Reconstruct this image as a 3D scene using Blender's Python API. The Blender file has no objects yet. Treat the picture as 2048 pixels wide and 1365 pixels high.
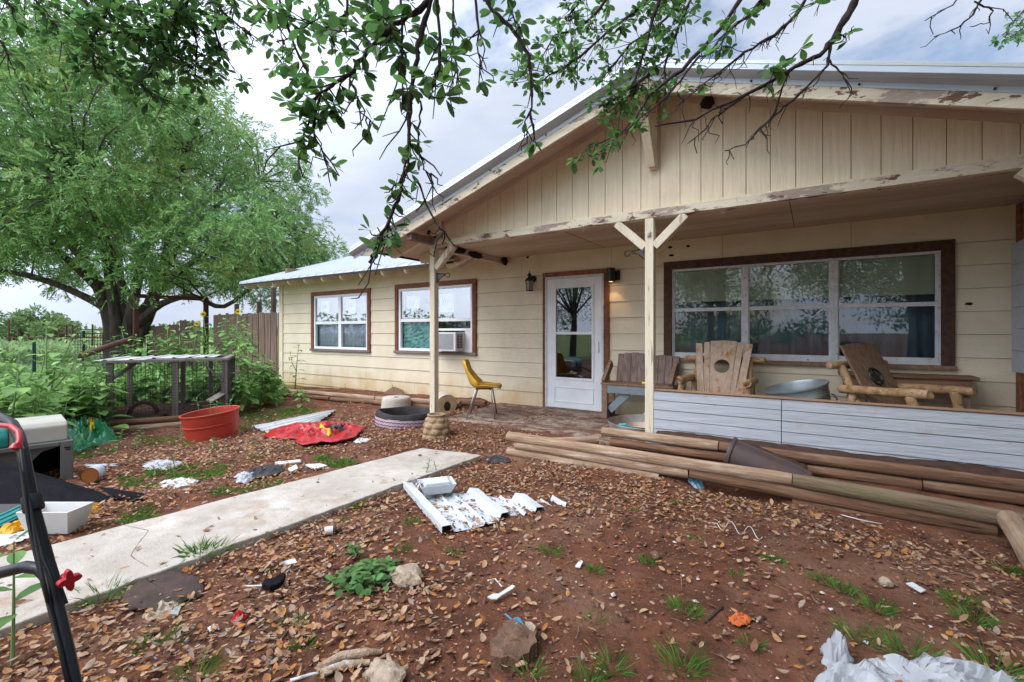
import bpy, math, random
import numpy as np
from mathutils import Vector, Matrix, noise as mnoise
R = random.Random(11)
NR = np.random.default_rng(5)
V = Vector
sc = bpy.context.scene
COL = sc.collection
rad = math.radians
# ---------------------------------------------------------------- site frame
# X runs along the house front, Y goes from the yard to the house, Z up; the photographer stands at the origin
FOC, TH, CZ, HOR = 930.0, rad(33.04), 1.30, 665.0
CT, ST = math.cos(TH), math.sin(TH)
def ray(px, py):
    xr = (px - 1024) / FOC
    return V((xr * CT - ST, xr * ST + CT, (HOR - py) / FOC))
def D(px, py, d):                      # point at a distance along the view axis
    return V((0, 0, CZ)) + ray(px, py) * d
def W(px, py, y):                      # point on the plane Y = y
    r = ray(px, py)
    return V((0, 0, CZ)) + r * (y / r.y)
def sstep(a, b, x):
    t = min(1, max(0, (x - a) / (b - a)))
    return t * t * (3 - 2 * t)
def tz(x, y):                          # lie of the land
    z = -0.018 * min(12, max(0, -5 - x))
    k = sstep(-5.2, -4.2, x) * sstep(4.0, 5.0, y) * (1 - sstep(8, 9, y))
    z += 0.085 * k
    b = sstep(-2.6, -1.9, x) * sstep(4.2, 4.7, y) * (1 - sstep(4.8, 5.0, y)) * (1 - sstep(1.5, 1.8, x))
    z += 0.02 * b
    b2 = sstep(-11.6, -11, x) * sstep(5.80, 5.98, y) * (1 - sstep(7.0, 8.0, y)) * (1 - sstep(-5.0, -4.4, x))
    z += 0.13 * b2
    z -= .065 * sstep(-.6, .9, x) * sstep(3.3, 4.1, y) * (1 - sstep(4.3, 4.6, y))
    z -= .10 * max(0, 1 - ((x+.55)/.42)**2 - ((y-4.22)/.2)**2)
    return z
def G(px, py, dz=0.0):                 # point on the ground
    z = 0
    for _ in range(6):
        r = ray(px, py)
        t = (z + dz - CZ) / r.z
        p = V((0, 0, CZ)) + r * t
        z = tz(p.x, p.y)
    return p
# ---------------------------------------------------------------- mesh builder
OFF = {}
class MB:
    def __init__(s): s.v = []; s.f = []
    def add(s, vs, fs):
        k = len(s.v); s.v += [tuple(p) for p in vs]; s.f += [tuple(i + k for i in f) for f in fs]
    def box(s, x0, x1, y0, y1, z0, z1):
        s.add([(x0,y0,z0),(x1,y0,z0),(x1,y1,z0),(x0,y1,z0),(x0,y0,z1),(x1,y0,z1),(x1,y1,z1),(x0,y1,z1)],
              [(0,3,2,1),(4,5,6,7),(0,1,5,4),(1,2,6,5),(2,3,7,6),(3,0,4,7)])
        return s
    def bar(s, p, q, w, h, up=(0,0,1), taper=1):
        p, q = V(p), V(q); d = (q - p).normalized(); up = V(up)
        sd = d.cross(up)
        if sd.length < 1e-4: sd = d.cross(V((1,0,0)))
        sd.normalize(); u = sd.cross(d)
        vs = []
        for c, k in ((p,1),(q,taper)):
            for a, b in ((-1,-1),(1,-1),(1,1),(-1,1)): vs.append(c + sd*(a*w/2*k) + u*(b*h/2*k))
        s.add(vs, [(0,1,2,3),(7,6,5,4),(0,4,5,1),(1,5,6,2),(2,6,7,3),(3,7,4,0)])
        return s
    def tube(s, pts, r, n=8, cap=True, closed=False):
        pts = [V(p) for p in pts]; m = len(pts)
        rs = r if isinstance(r, (list, tuple)) else [r]*m
        nrm = None; vs = []
        for i, p in enumerate(pts):
            if closed: d = pts[(i+1) % m] - pts[i-1]
            else: d = pts[min(i+1, m-1)] - pts[max(i-1, 0)]
            d.normalize()
            if nrm is None:
                nrm = d.cross(V((0,0,1)))
                if nrm.length < .1: nrm = d.cross(V((1,0,0)))
            nrm = (nrm - d * nrm.dot(d)).normalized(); b = d.cross(nrm)
            for k in range(n):
                a = 2*math.pi*k/n
                vs.append(p + (nrm*math.cos(a) + b*math.sin(a))*rs[i])
        fs = []
        for i in range(m if closed else m-1):
            j = (i+1) % m
            for k in range(n):
                fs.append((i*n+k, i*n+(k+1)%n, j*n+(k+1)%n, j*n+k))
        if cap and not closed: fs += [tuple(range(n))[::-1], tuple(range((m-1)*n, m*n))]
        s.add(vs, fs); return s
    def lathe(s, prof, n=24, M=None, wob=0, seed=0):
        M = M or Matrix(); vs = []; m = len(prof)
        for i, (r, z) in enumerate(prof):
            for k in range(n):
                a = 2*math.pi*k/n
                rr = r*(1 + wob*mnoise.noise(V((math.cos(a)*2+seed, math.sin(a)*2, z*4))))
                vs.append(M @ V((rr*math.cos(a), rr*math.sin(a), z)))
        fs = [(i*n+k, i*n+(k+1)%n, (i+1)*n+(k+1)%n, (i+1)*n+k) for i in range(m-1) for k in range(n)]
        s.add(vs, fs); return s
    def prism(s, pts, vec):
        pts = [V(p) for p in pts]; vec = V(vec); n = len(pts)
        s.add(pts + [p + vec for p in pts], [tuple(range(n))[::-1], tuple(range(n, 2*n))] + [(i, (i+1)%n, n+(i+1)%n, n+i) for i in range(n)])
        return s
    def grid(s, P):                    # P[i][j] points
        a, b = len(P), len(P[0])
        s.add([p for row in P for p in row], [(i*b+j, (i+1)*b+j, (i+1)*b+j+1, i*b+j+1) for i in range(a-1) for j in range(b-1)])
        return s
    def leaf(s, base, d, up, L, wd, droop=.3, prof=(.12,.8,1,.72,0.02), fold=.25):
        d = V(d).normalized(); sd = d.cross(V(up))
        if sd.length < 1e-3: sd = d.cross(V((1,0,.3)))
        sd.normalize(); u = sd.cross(d); n = len(prof); vs = []
        p = V(base); st = L/(n-1); dd = d.copy()
        for i in range(n):
            w = wd*prof[i]/2
            vs += [p - sd*w + u*(fold*w), p.copy(), p + sd*w + u*(fold*w)]
            dd = (dd - V((0,0,1))*(droop/(n-1))).normalized(); p = p + dd*st
        fs = []
        for i in range(n-1):
            k = i*3; fs += [(k,k+1,k+4,k+3),(k+1,k+2,k+5,k+4)]
        s.add(vs, fs); return s
    def build(s, name, mat, parent=None, loc=None, smooth=False, bev=0, solid=0, M=None, sub=0):
        me = bpy.data.meshes.new(name)
        off = V(OFF[parent.name]) if parent else V((0,0,0))
        if loc is not None: off = off if parent else V(loc)
        if M is not None: off = V((0,0,0))
        me.from_pydata([(a-off.x, b-off.y, c-off.z) for a, b, c in s.v], [], s.f)
        me.materials.append(mat)
        o = bpy.data.objects.new(name, me); COL.objects.link(o)
        if M is not None:
            if parent: o.parent = parent; o.matrix_local = Matrix.Translation(-V(OFF[parent.name])) @ M
            else: o.matrix_world = M
            OFF[o.name] = V(M.translation)
        elif parent: o.parent = parent; OFF[o.name] = off
        else: o.location = off; OFF[o.name] = off
        if smooth:
            me.polygons.foreach_set('use_smooth', [True]*len(me.polygons))
            if smooth is not True: me.set_sharp_from_angle(angle=rad(smooth))
        if solid: m = o.modifiers.new('thickness', 'SOLIDIFY'); m.thickness = solid; m.offset = 0
        if bev: m = o.modifiers.new('edge', 'BEVEL'); m.width = bev; m.segments = 2; m.limit_method = 'ANGLE'
        if sub: m = o.modifiers.new('round', 'SUBSURF'); m.levels = sub; m.render_levels = sub
        return o
def tag(o, label=None, cat=None, group=None, kind=None):
    if label: o['label'] = label
    if cat: o['category'] = cat
    if group: o['group'] = group
    if kind: o['kind'] = kind
    return o
def thing(name, label, cat, loc, group=None):
    o = bpy.data.objects.new(name, None); o.empty_display_size = .1; COL.objects.link(o)
    o.location = loc; OFF[o.name] = V(loc); return tag(o, label, cat, group)
def mass(name, vs, fs, mat, parent=None, smooth=True, loc=None):
    b = MB(); b.v = vs; b.f = fs
    return b.build(name, mat, parent, smooth=smooth, loc=loc)
# ---------------------------------------------------------------- materials
def nd(nt, t, **kw):
    n = nt.nodes.new(t)
    for k, v in kw.items():
        if k in n.inputs: n.inputs[k].default_value = v
        else: setattr(n, k, v)
    return n
def rgba(c): return (c[0], c[1], c[2], 1)
def ramp(nt, src, lo, hi, interp='LINEAR'):
    r = nt.nodes.new('ShaderNodeMapRange'); r.clamp = True
    r.inputs['From Min'].default_value = lo; r.inputs['From Max'].default_value = hi
    nt.links.new(src, r.inputs['Value']); return r.outputs['Result']
def mixc(nt, fac, a, b):
    m = nt.nodes.new('ShaderNodeMix'); m.data_type = 'RGBA'
    for s_, i in ((fac, 0), (a, 6), (b, 7)):
        if hasattr(s_, 'links'): nt.links.new(s_, m.inputs[i])
        else: m.inputs[i].default_value = s_ if i == 0 else rgba(s_)
    return m.outputs[2]
def noise_out(nt, co, scale, stretch=(1,1,1), detail=6, rough=.6, off=(0,0,0), dist=0):
    mp = nt.nodes.new('ShaderNodeMapping'); mp.inputs['Scale'].default_value = stretch; mp.inputs['Location'].default_value = off
    nt.links.new(co, mp.inputs['Vector'])
    n = nd(nt, 'ShaderNodeTexNoise', Scale=scale, Detail=detail, Roughness=rough, Distortion=dist)
    nt.links.new(mp.outputs[0], n.inputs['Vector']); return n.outputs['Fac']
def mat(name, c1, c2=None, sc_=4, stretch=(1,1,1), rough=.8, bump=0, bsc=None, spots=(), metal=0, spec=.3, con=(.35,.65), island=0, trans=0, rvar=0, coat=0):
    m = bpy.data.materials.new(name); m.use_nodes = True; nt = m.node_tree
    bs = nt.nodes['Principled BSDF']; out = nt.nodes['Material Output']
    co = nt.nodes.new('ShaderNodeTexCoord').outputs['Object']
    bs.inputs['Roughness'].default_value = rough; bs.inputs['Metallic'].default_value = metal
    bs.inputs['Specular IOR Level'].default_value = spec
    if coat: bs.inputs['Coat Weight'].default_value = coat
    n1 = noise_out(nt, co, sc_, stretch)
    col = mixc(nt, ramp(nt, n1, *con), c1, c2 if c2 else tuple(x*.8 for x in c1))
    if island:
        g = nt.nodes.new('ShaderNodeNewGeometry').outputs['Random Per Island']
        hs = nt.nodes.new('ShaderNodeHueSaturation'); nt.links.new(col, hs.inputs['Color'])
        nt.links.new(ramp(nt, g, 0, 1), hs.inputs['Value'])
        mr = hs.inputs['Value'].links[0].from_node; mr.inputs['To Min'].default_value = 1-island; mr.inputs['To Max'].default_value = 1+island
        mu = nd(nt, 'ShaderNodeMath', operation='FRACT'); m3 = nd(nt, 'ShaderNodeMath', operation='MULTIPLY'); m3.inputs[1].default_value = 17.3
        nt.links.new(g, m3.inputs[0]); nt.links.new(m3.outputs[0], mu.inputs[0])
        h = ramp(nt, mu.outputs[0], 0, 1); hn = h.node; hn.inputs['To Min'].default_value = .5-.04*island; hn.inputs['To Max'].default_value = .5+.03*island
        nt.links.new(h, hs.inputs['Hue']); col = hs.outputs['Color']
    for i, sp in enumerate(spots):
        c, s2, lo, hi = sp[:4]; st = sp[4] if len(sp) > 4 else (1,1,1)
        f = ramp(nt, noise_out(nt, co, s2, st, 8, .7, (i*7.3+3, i*3.1, 1.7)), lo, hi)
        col = mixc(nt, f, col, c)
    nt.links.new(col, bs.inputs['Base Color'])
    if rvar:
        r = ramp(nt, n1, .3, .7); r.node.inputs['To Min'].default_value = max(0, rough-rvar); r.node.inputs['To Max'].default_value = min(1, rough+rvar)
        nt.links.new(r, bs.inputs['Roughness'])
    if bump:
        b = nd(nt, 'ShaderNodeBump', Strength=bump, Distance=.02)
        nt.links.new(noise_out(nt, co, bsc or sc_*3, stretch, 8, .65), b.inputs['Height']); nt.links.new(b.outputs[0], bs.inputs['Normal'])
    if trans:
        t = nt.nodes.new('ShaderNodeBsdfTranslucent'); nt.links.new(col, t.inputs['Color'])
        mx = nd(nt, 'ShaderNodeMixShader', Fac=trans); nt.links.new(bs.outputs[0], mx.inputs[1]); nt.links.new(t.outputs[0], mx.inputs[2])
        nt.links.new(mx.outputs[0], out.inputs['Surface'])
    return m
GX, GY, GZ = (.12,1,1), (1,.12,1), (1,1,.12)     # grain directions
mSiding = mat('cream_siding', (.725,.64,.485), (.655,.57,.42), 2.2, rough=.6, bump=.25, bsc=40, spots=[((.55,.42,.22), 1.4, .60, .82), ((.11,.08,.05), 19, .715, .745)])
mGable = mat('cream_gable_boards', (.76,.665,.505), (.685,.59,.435), 30, (1,1,.05), rough=.75, bump=.45, bsc=34, spots=[((.55,.48,.36), 1.2, .5, .75), ((.17,.10,.05), 9, .72, .745)])
mGroove = mat('groove_shadow_wood', (.2,.15,.09), rough=.9)
mPaintPeel = mat('peeling_cream_paint', (.72,.66,.53), (.62,.55,.42), 14, GX, rough=.8, bump=.6, spots=[((.36,.29,.25), 6, .52, .57, (.35,1,1)), ((.17,.10,.075), 11, .57, .60, (.45,1,1)), ((.12,.07,.05), 26, .64, .67)])
mPaintWorn = mat('worn_cream_paint', (.72,.65,.52), (.61,.53,.40), 9, GZ, rough=.75, bump=.5, spots=[((.40,.33,.27), 24, .56, .62, (1,1,.12)), ((.17,.11,.08), 30, .62, .66, (1,1,.15))])
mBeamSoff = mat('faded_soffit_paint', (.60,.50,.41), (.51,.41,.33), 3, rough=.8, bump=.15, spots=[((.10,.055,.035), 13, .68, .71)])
mCeil = mat('stained_plywood_ceiling', (.62,.51,.385), (.41,.30,.21), 1.6, (.22,1.6,1), rough=.75, bump=.2, spots=[((.2,.12,.08), 3, .6, .8, (.3,2,1))])
mTail = mat('cream_rafter_paint', (.74,.65,.49), (.64,.55,.4), 4, rough=.7, bump=.1)
mRoof = mat('galvalume_roof', (.68,.71,.75), (.62,.66,.71), 2, rough=.42, metal=.35, spec=.5)
mTrimMetal = mat('metal_rake_trim', (.47,.52,.59), (.42,.47,.54), 3, rough=.42, metal=.15, spec=.5)
mBrownDark = mat('dark_brown_window_trim', (.105,.05,.036), (.055,.027,.02), 20, rough=.75, bump=.4, spots=[((.02,.014,.012), 9, .6, .68)])
mBrown = mat('brown_window_trim', (.29,.12,.06), (.16,.062,.034), 18, rough=.7, bump=.4, bsc=30, spots=[((.04,.022,.015), 7, .62, .68)])
mBrownWorn = mat('flaking_brown_trim', (.22,.085,.045), (.13,.05,.03), 9, rough=.75, bump=.5, bsc=40, spots=[((.42,.32,.25), 28, .60, .66)])
mVinyl = mat('white_vinyl', (.82,.83,.85), (.78,.79,.81), 3, rough=.4)
mAlu = mat('chalky_white_aluminium', (.62,.63,.65), (.52,.52,.52), 9, rough=.6, spots=[((.09,.055,.04), 30, .61, .65)])
mDoor = mat('white_storm_door', (.74,.765,.80), (.66,.68,.70), 4, rough=.45, spots=[((.42,.3,.2), 26, .70, .76)])
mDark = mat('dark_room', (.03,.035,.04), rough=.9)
mBlind = mat('olive_blind', (.42,.41,.28), (.36,.35,.24), 5, (1,1,.1), rough=.8)
mCurt = mat('teal_sheer_curtain', (.11,.155,.18), (.07,.105,.13), 6, GZ, rough=.9)
mLace = mat('lace_curtain', (.50,.48,.55), (.36,.35,.42), 12, rough=.9)
mFoil = mat('crumpled_green_film', (.24,.42,.38), (.10,.24,.22), 9, rough=.3, bump=.8)
mBlack = mat('black_metal', (.015,.014,.014), rough=.45, spec=.4)
mNest = mat('mud_nest', (.035,.022,.02), (.018,.012,.012), 20, rough=.95, bump=.8)
mWhitewash = mat('whitewashed_planks', (.46,.485,.53), (.41,.43,.475), 22, (.1,1,1), rough=.85, bump=.5, bsc=40, spots=[((.22,.17,.14), 26, .67, .70, (.5,1,1)), ((.34,.36,.40), 14, .58, .72, (.06,1,1)), ((.40,.34,.32), 5, .58, .75)])
mRawEdge = mat('raw_wood_edge', (.36,.22,.14), (.26,.15,.09), 9, GX, rough=.85, bump=.3)
GL = (.07,1,1)
mLog = mat('weathered_timber', (.45,.315,.215), (.24,.145,.09), 26, GL, rough=.9, bump=1, bsc=40, spots=[((.54,.43,.34), 12, .55, .68, (.12,1,1)), ((.20,.11,.07), 9, .56, .70, (.2,1,1)), ((.07,.04,.025), 38, .62, .68, (.05,1,1))])
mLogDark = mat('dark_timber', (.25,.14,.085), (.12,.06,.036), 26, GL, rough=.95, bump=1, bsc=40, spots=[((.36,.26,.19), 11, .55, .7, (.12,1,1)), ((.05,.028,.02), 34, .60, .67, (.05,1,1))])
mLogMoss = mat('mossy_timber', (.27,.195,.13), (.14,.095,.06), 26, GL, rough=.95, bump=1, bsc=40, spots=[((.15,.15,.06), 5, .57, .74, (.25,1,1)), ((.06,.04,.025), 34, .60, .67, (.05,1,1))])
mEndGrain = mat('cut_wood_end', (.46,.32,.19), (.34,.22,.12), 14, rough=.9)
mSlat = mat('bench_grey_wood', (.28,.21,.185), (.15,.105,.09), 36, (1,1,.07), rough=.85, bump=.5, bsc=25, spots=[((.05,.035,.03), 16, .66, .7)])
mBenchBrown = mat('bench_brown_wood', (.29,.185,.13), (.17,.10,.065), 26, rough=.85, bump=.4, spots=[((.08,.05,.035), 16, .66, .7)])
mBenchBlue = mat('blue_grey_painted_board', (.17,.22,.26), (.25,.27,.26), 4, rough=.75, bump=.2)
mPine = mat('orange_pine', (.52,.29,.14), (.42,.22,.1), 7, rough=.75, bump=.2)
mChairWood = mat('stained_chair_slats', (.55,.41,.32), (.40,.28,.205), 34, (1,1,.08), rough=.85, bump=.6, spots=[((.36,.15,.04), 7, .55, .62, (1,1,.5)), ((.05,.03,.02), 26, .665, .69)])
mChairDark = mat('brown_chair_slats', (.25,.155,.10), (.15,.09,.055), 34, (1,1,.08), rough=.75, bump=.5, spots=[((.05,.03,.02), 22, .65, .69)])
mPoleWood = mat('varnished_pole_wood', (.44,.29,.165), (.27,.145,.06), 14, rough=.6, bump=.6, spots=[((.12,.055,.022), 16, .57, .63), ((.55,.42,.30), 9, .58, .7)])
mBoxWood = mat('brown_grained_board', (.27,.145,.09), (.13,.065,.038), 30, (.06,1,1), rough=.75, bump=.4)
mGalv = mat('galvanised_steel', (.50,.54,.56), (.40,.44,.46), 5, rough=.38, metal=.75, spec=.5, bump=.1, spots=[((.30,.26,.22), 6, .62, .72)])
mGalvDirty = mat('dirty_galvanised', (.40,.42,.42), (.26,.18,.13), 4, rough=.6, metal=.3)
mTeal = mat('teal_enamel', (.10,.44,.46), rough=.25, spec=.5)
mCreamEnamel = mat('cream_enamel', (.62,.50,.42), rough=.3)
mYellowChair = mat('yellow_plastic', (.66,.38,.05), (.56,.30,.04), 3, rough=.4, spec=.4)
mTweed = mat('tan_seat_dirt', (.36,.24,.10), (.25,.15,.06), 22, rough=.9, bump=.4)
mChrome = mat('dull_chrome', (.5,.5,.51), rough=.3, metal=.9)
mTyre = mat('black_rubber', (.028,.027,.03), (.05,.045,.045), 9, rough=.85, bump=.3)
mTyreP = mat('lilac_painted_rubber', (.42,.27,.35), (.50,.37,.43), 7, rough=.75, bump=.4, spots=[((.08,.06,.07), 10, .62, .68)])
mStonePot = mat('tan_cast_stone', (.40,.285,.175), (.24,.155,.09), 13, rough=.9, bump=.7)
mConc = mat('pale_concrete', (.52,.47,.42), (.42,.37,.32), 4, rough=.9, bump=.4, spots=[((.28,.2,.15), 9, .64, .72)])
mPath = mat('path_concrete', (.475,.43,.38), (.375,.33,.28), 5, rough=.92, bump=.4, bsc=60, spots=[((.60,.56,.51), 2.2, .5, .7), ((.33,.22,.15), 1.9, .55, .74), ((.34,.26,.195), 5.1, .57, .7), ((.22,.135,.09), 11, .655, .69, (1,2,1)), ((.30,.25,.21), 60, .62, .7)])
mSlab = mat('dirt_covered_slab', (.36,.295,.245), (.26,.195,.15), 7, rough=.95, bump=.5, bsc=40, spots=[((.15,.078,.052), 3.2, .44, .56, (1,1.7,1)), ((.10,.05,.034), 14, .52, .6), ((.06,.035,.026), 5, .58, .68)])
mRed = mat('red_clay_plastic', (.47,.052,.03), (.40,.045,.026), 3, rough=.45, spec=.4, spots=[((.36,.10,.06), 7, .62, .75)])
mRedBag = mat('red_plastic_sack', (.42,.010,.014), (.34,.008,.012), 4, rough=.3, spec=.4, bump=.3, bsc=8)
mYelPrint = mat('yellow_print', (.8,.52,.03), rough=.3)
mOrgPrint = mat('orange_print', (.75,.22,.03), rough=.3)
mGreenBag = mat('green_plastic_sack', (.010,.15,.055), (.013,.19,.075), 5, rough=.25, spec=.6, bump=.3, bsc=8)
mTealPl = mat('teal_crate_plastic', (.018,.20,.18), (.022,.23,.21), 3, rough=.5)
mBeigePl = mat('beige_crate_plastic', (.44,.42,.365), (.38,.36,.31), 4, rough=.6, spots=[((.3,.27,.23), 9, .65, .75)])
mGreyPl = mat('grey_crate_plastic', (.15,.145,.14), (.12,.117,.113), 4, rough=.6)
mBlackPl = mat('black_corrugated_plastic', (.007,.007,.009), (.012,.012,.015), 8, rough=.75, spec=.05, bump=.3)
mFoam = mat('white_foam', (.62,.62,.61), (.55,.55,.54), 6, rough=.6)
mFoamG = mat('grey_white_foam_tray', (.60,.62,.65), (.53,.55,.58), 6, rough=.5, spots=[((.3,.24,.2), 12, .66, .75)])
mPaper = mat('pale_paper', (.66,.66,.68), (.55,.55,.56), 8, rough=.8)
mYelBag = mat('yellow_plastic_bag', (.72,.36,.01), (.62,.28,.01), 6, rough=.35)
mWhitePanel = mat('white_ribbed_metal', (.58,.62,.67), (.51,.55,.60), 4, rough=.45, spots=[((.26,.17,.12), 9, .63, .68), ((.44,.41,.39), 3, .55, .8)])
mPanelGrey = mat('weathered_sheet_metal', (.62,.64,.66), (.50,.50,.49), 3, rough=.5, metal=.3, spots=[((.3,.22,.16), 5, .6, .72)])
mRock = mat('pale_limestone', (.50,.40,.31), (.34,.25,.18), 14, rough=.95, bump=1, bsc=30, spots=[((.22,.13,.09), 9, .56, .7), ((.58,.50,.43), 40, .58, .66)])
mBark = mat('tree_bark', (.14,.112,.10), (.055,.042,.036), 9, (1,1,.2), rough=.95, bump=1, bsc=14)
mTwigM = mat('oak_twig_bark', (.075,.055,.05), (.035,.025,.024), 14, rough=.95, bump=.6)
mFelt = mat('brown_roof_felt', (.085,.055,.045), (.05,.035,.03), 9, rough=.95, bump=.5)
mClod = mat('dried_mud_crust', (.23,.135,.09), (.14,.078,.052), 18, rough=.95, bump=.9)
mFence = mat('grey_fence_pickets', (.26,.18,.14), (.13,.088,.066), 24, (1,1,.06), rough=.9, bump=.6, bsc=20, spots=[((.04,.025,.02), 12, .64, .7, (1,1,.3))])
mRust = mat('rusty_pipe', (.12,.05,.04), (.075,.032,.028), 6, rough=.8, bump=.3)
mPenWood = mat('grey_pen_wood', (.23,.205,.19), (.14,.115,.10), 10, GZ, rough=.9, bump=.5)
mWire = mat('dark_wire_mesh', (.045,.045,.05), rough=.6, metal=.4)
mTPost = mat('dark_steel_post', (.03,.035,.035), rough=.7)
mLeafSun = mat('sunflower_leaf', (.27,.46,.125), (.18,.36,.11), 4, rough=.55, island=.35, trans=.35)
mStem = mat('green_stem', (.15,.26,.09), rough=.7)
mPetal = mat('sunflower_petal', (.8,.5,.01), rough=.6, trans=.3)
mOakLeaf = mat('live_oak_leaf', (.135,.29,.075), (.08,.20,.065), 5, rough=.4, spec=.5, island=.5, trans=.55)
mElmLeaf = mat('feathery_tree_leaf', (.25,.43,.13), (.16,.32,.11), .5, rough=.5, island=.45, trans=.4, spots=[((.33,.38,.10), .35, .52, .66)])
mFarLeaf = mat('distant_bush_leaf', (.20,.30,.11), (.16,.25,.10), .4, rough=.7, island=.35, trans=.3)
mGrass = mat('green_grass_blade', (.13,.27,.05), (.09,.2,.04), 6, rough=.6, island=.4, trans=.35)
mWeedLeaf = mat('weed_leaf', (.12,.25,.07), (.085,.19,.055), 6, rough=.6, island=.4, trans=.35)
mLitter = mat('dry_oak_leaf', (.45,.255,.135), (.31,.155,.075), 9, rough=.8, island=.8, trans=.12)
def litter_mat():
    m = mat('dry_oak_leaf', (.4,.24,.15), (.3,.16,.09), 40, rough=.85, trans=.12); nt = m.node_tree; bs = nt.nodes['Principled BSDF']
    g = nt.nodes.new('ShaderNodeNewGeometry').outputs['Random Per Island']; cr = nt.nodes.new('ShaderNodeValToRGB'); el = cr.color_ramp.elements
    cols = [(.10,.055,.035),(.25,.125,.068),(.40,.25,.155),(.52,.37,.25),(.34,.16,.065),(.45,.20,.055),(.50,.31,.19),(.37,.29,.23),(.21,.13,.09)]
    el[0].position = 0; el[0].color = rgba(cols[0]); el[1].position = 1; el[1].color = rgba(cols[-1])
    for i, c in enumerate(cols[1:-1]): q = el.new((i+1)/8); q.color = rgba(c)
    nt.links.new(g, cr.inputs['Fac'])
    co = nt.nodes.new('ShaderNodeTexCoord').outputs['Object']; f = ramp(nt, noise_out(nt, co, 55), .4, .7)
    mu = nt.nodes.new('ShaderNodeMix'); mu.data_type = 'RGBA'; mu.blend_type = 'MULTIPLY'; nt.links.new(f, mu.inputs[0]); nt.links.new(cr.outputs[0], mu.inputs[6]); mu.inputs[7].default_value = (.7,.6,.55,1)
    for l in list(bs.inputs['Base Color'].links): nt.links.remove(l)
    nt.links.new(mu.outputs[2], bs.inputs['Base Color'])
    for n in nt.nodes:
        if n.type == 'BSDF_TRANSLUCENT': nt.links.new(mu.outputs[2], n.inputs['Color'])
    return m
mLitter = litter_mat()
mCan = mat('rusty_can', (.42,.17,.05), (.3,.1,.03), 8, rough=.5, metal=.4)
mCanLabel = mat('blue_white_label', (.25,.32,.5), (.7,.7,.7), 9, (1,1,.2), rough=.5)
mGlassBrown = mat('brown_bottle', (.10,.04,.015), rough=.15, spec=.6)
mRedPl = mat('red_moulded_plastic', (.48,.015,.03), rough=.3, spec=.5)
mTubeBlk = mat('black_painted_tube', (.008,.009,.012), (.012,.012,.016), 9, rough=.3, spec=.3)
mCable = mat('black_cable', (.02,.02,.022), rough=.5)
mBlue = mat('blue_plastic', (.06,.28,.45), rough=.4)
mTrough = mat('brown_plastic_trough', (.085,.055,.055), (.065,.045,.045), 4, rough=.45, spots=[((.12,.06,.04), 4, .5, .62)])
mSheet = mat('crumpled_white_plastic', (.52,.535,.57), (.42,.43,.47), 9, rough=.35, trans=.15, spots=[((.3,.2,.15), 7, .66, .75)])
mShingle = mat('black_shingle', (.03,.03,.033), (.055,.055,.06), 12, rough=.9, bump=.6)
def glass(name, ior, tint=(1,1,1), extra=0):
    m = bpy.data.materials.new(name); m.use_nodes = True; nt = m.node_tree
    for n in list(nt.nodes):
        if n.type == 'BSDF_PRINCIPLED': nt.nodes.remove(n)
    lw = nd(nt, 'ShaderNodeLayerWeight', Blend=.5); pw_ = nd(nt, 'ShaderNodeMath', operation='POWER'); pw_.inputs[1].default_value = 4.5; nt.links.new(lw.outputs['Facing'], pw_.inputs[0])
    f0 = ((ior-1)/(ior+1))**2; f = ramp(nt, pw_.outputs[0], 0, 1).node; f.inputs['To Min'].default_value = f0; f.inputs['To Max'].default_value = 1
    g = nd(nt, 'ShaderNodeBsdfGlossy', Roughness=.015); t = nt.nodes.new('ShaderNodeBsdfTransparent')
    t.inputs['Color'].default_value = rgba(tint)
    a = nd(nt, 'ShaderNodeMath', operation='ADD'); a.inputs[1].default_value = extra; a.use_clamp = True
    nt.links.new(f.outputs[0], a.inputs[0])
    mx = nt.nodes.new('ShaderNodeMixShader'); nt.links.new(a.outputs[0], mx.inputs[0]); nt.links.new(t.outputs[0], mx.inputs[1]); nt.links.new(g.outputs[0], mx.inputs[2])
    nt.links.new(mx.outputs[0], nt.nodes['Material Output'].inputs['Surface']); return m
mGlass = glass('window_glass', 1.5, (.9,.95,.97), .01)
mGlassN = glass('new_window_glass', 1.5, (.9,.95,.97), .25)
mClear = glass('clear_plastic', 1.45, (.92,.92,.92), .05)
def emit(name, c, s):
    m = bpy.data.materials.new(name); m.use_nodes = True; b = m.node_tree.nodes['Principled BSDF']
    b.inputs['Emission Color'].default_value = rgba(c); b.inputs['Emission Strength'].default_value = s; b.inputs['Base Color'].default_value = rgba(c); return m
mGlow = emit('warm_bulb', (1,.55,.25), 6)
def splash(m):                            # muddy splash marks along the foot of the wall
    nt = m.node_tree; bs = nt.nodes['Principled BSDF']; src = bs.inputs['Base Color'].links[0].from_socket
    co = nt.nodes.new('ShaderNodeTexCoord').outputs['Object']; sx = nt.nodes.new('ShaderNodeSeparateXYZ'); nt.links.new(co, sx.inputs[0])
    nz = noise_out(nt, co, 3, (1,1,.6)); a = nd(nt, 'ShaderNodeMath', operation='MULTIPLY_ADD'); a.inputs[1].default_value = 1.1; nt.links.new(nz, a.inputs[0])
    ng = nd(nt, 'ShaderNodeMath', operation='MULTIPLY'); ng.inputs[1].default_value = -1; nt.links.new(sx.outputs[2], ng.inputs[0]); nt.links.new(ng.outputs[0], a.inputs[2])
    nt.links.new(mixc(nt, ramp(nt, a.outputs[0], .18, .75), src, (.52,.36,.17)), bs.inputs['Base Color'])
splash(mSiding)
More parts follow.
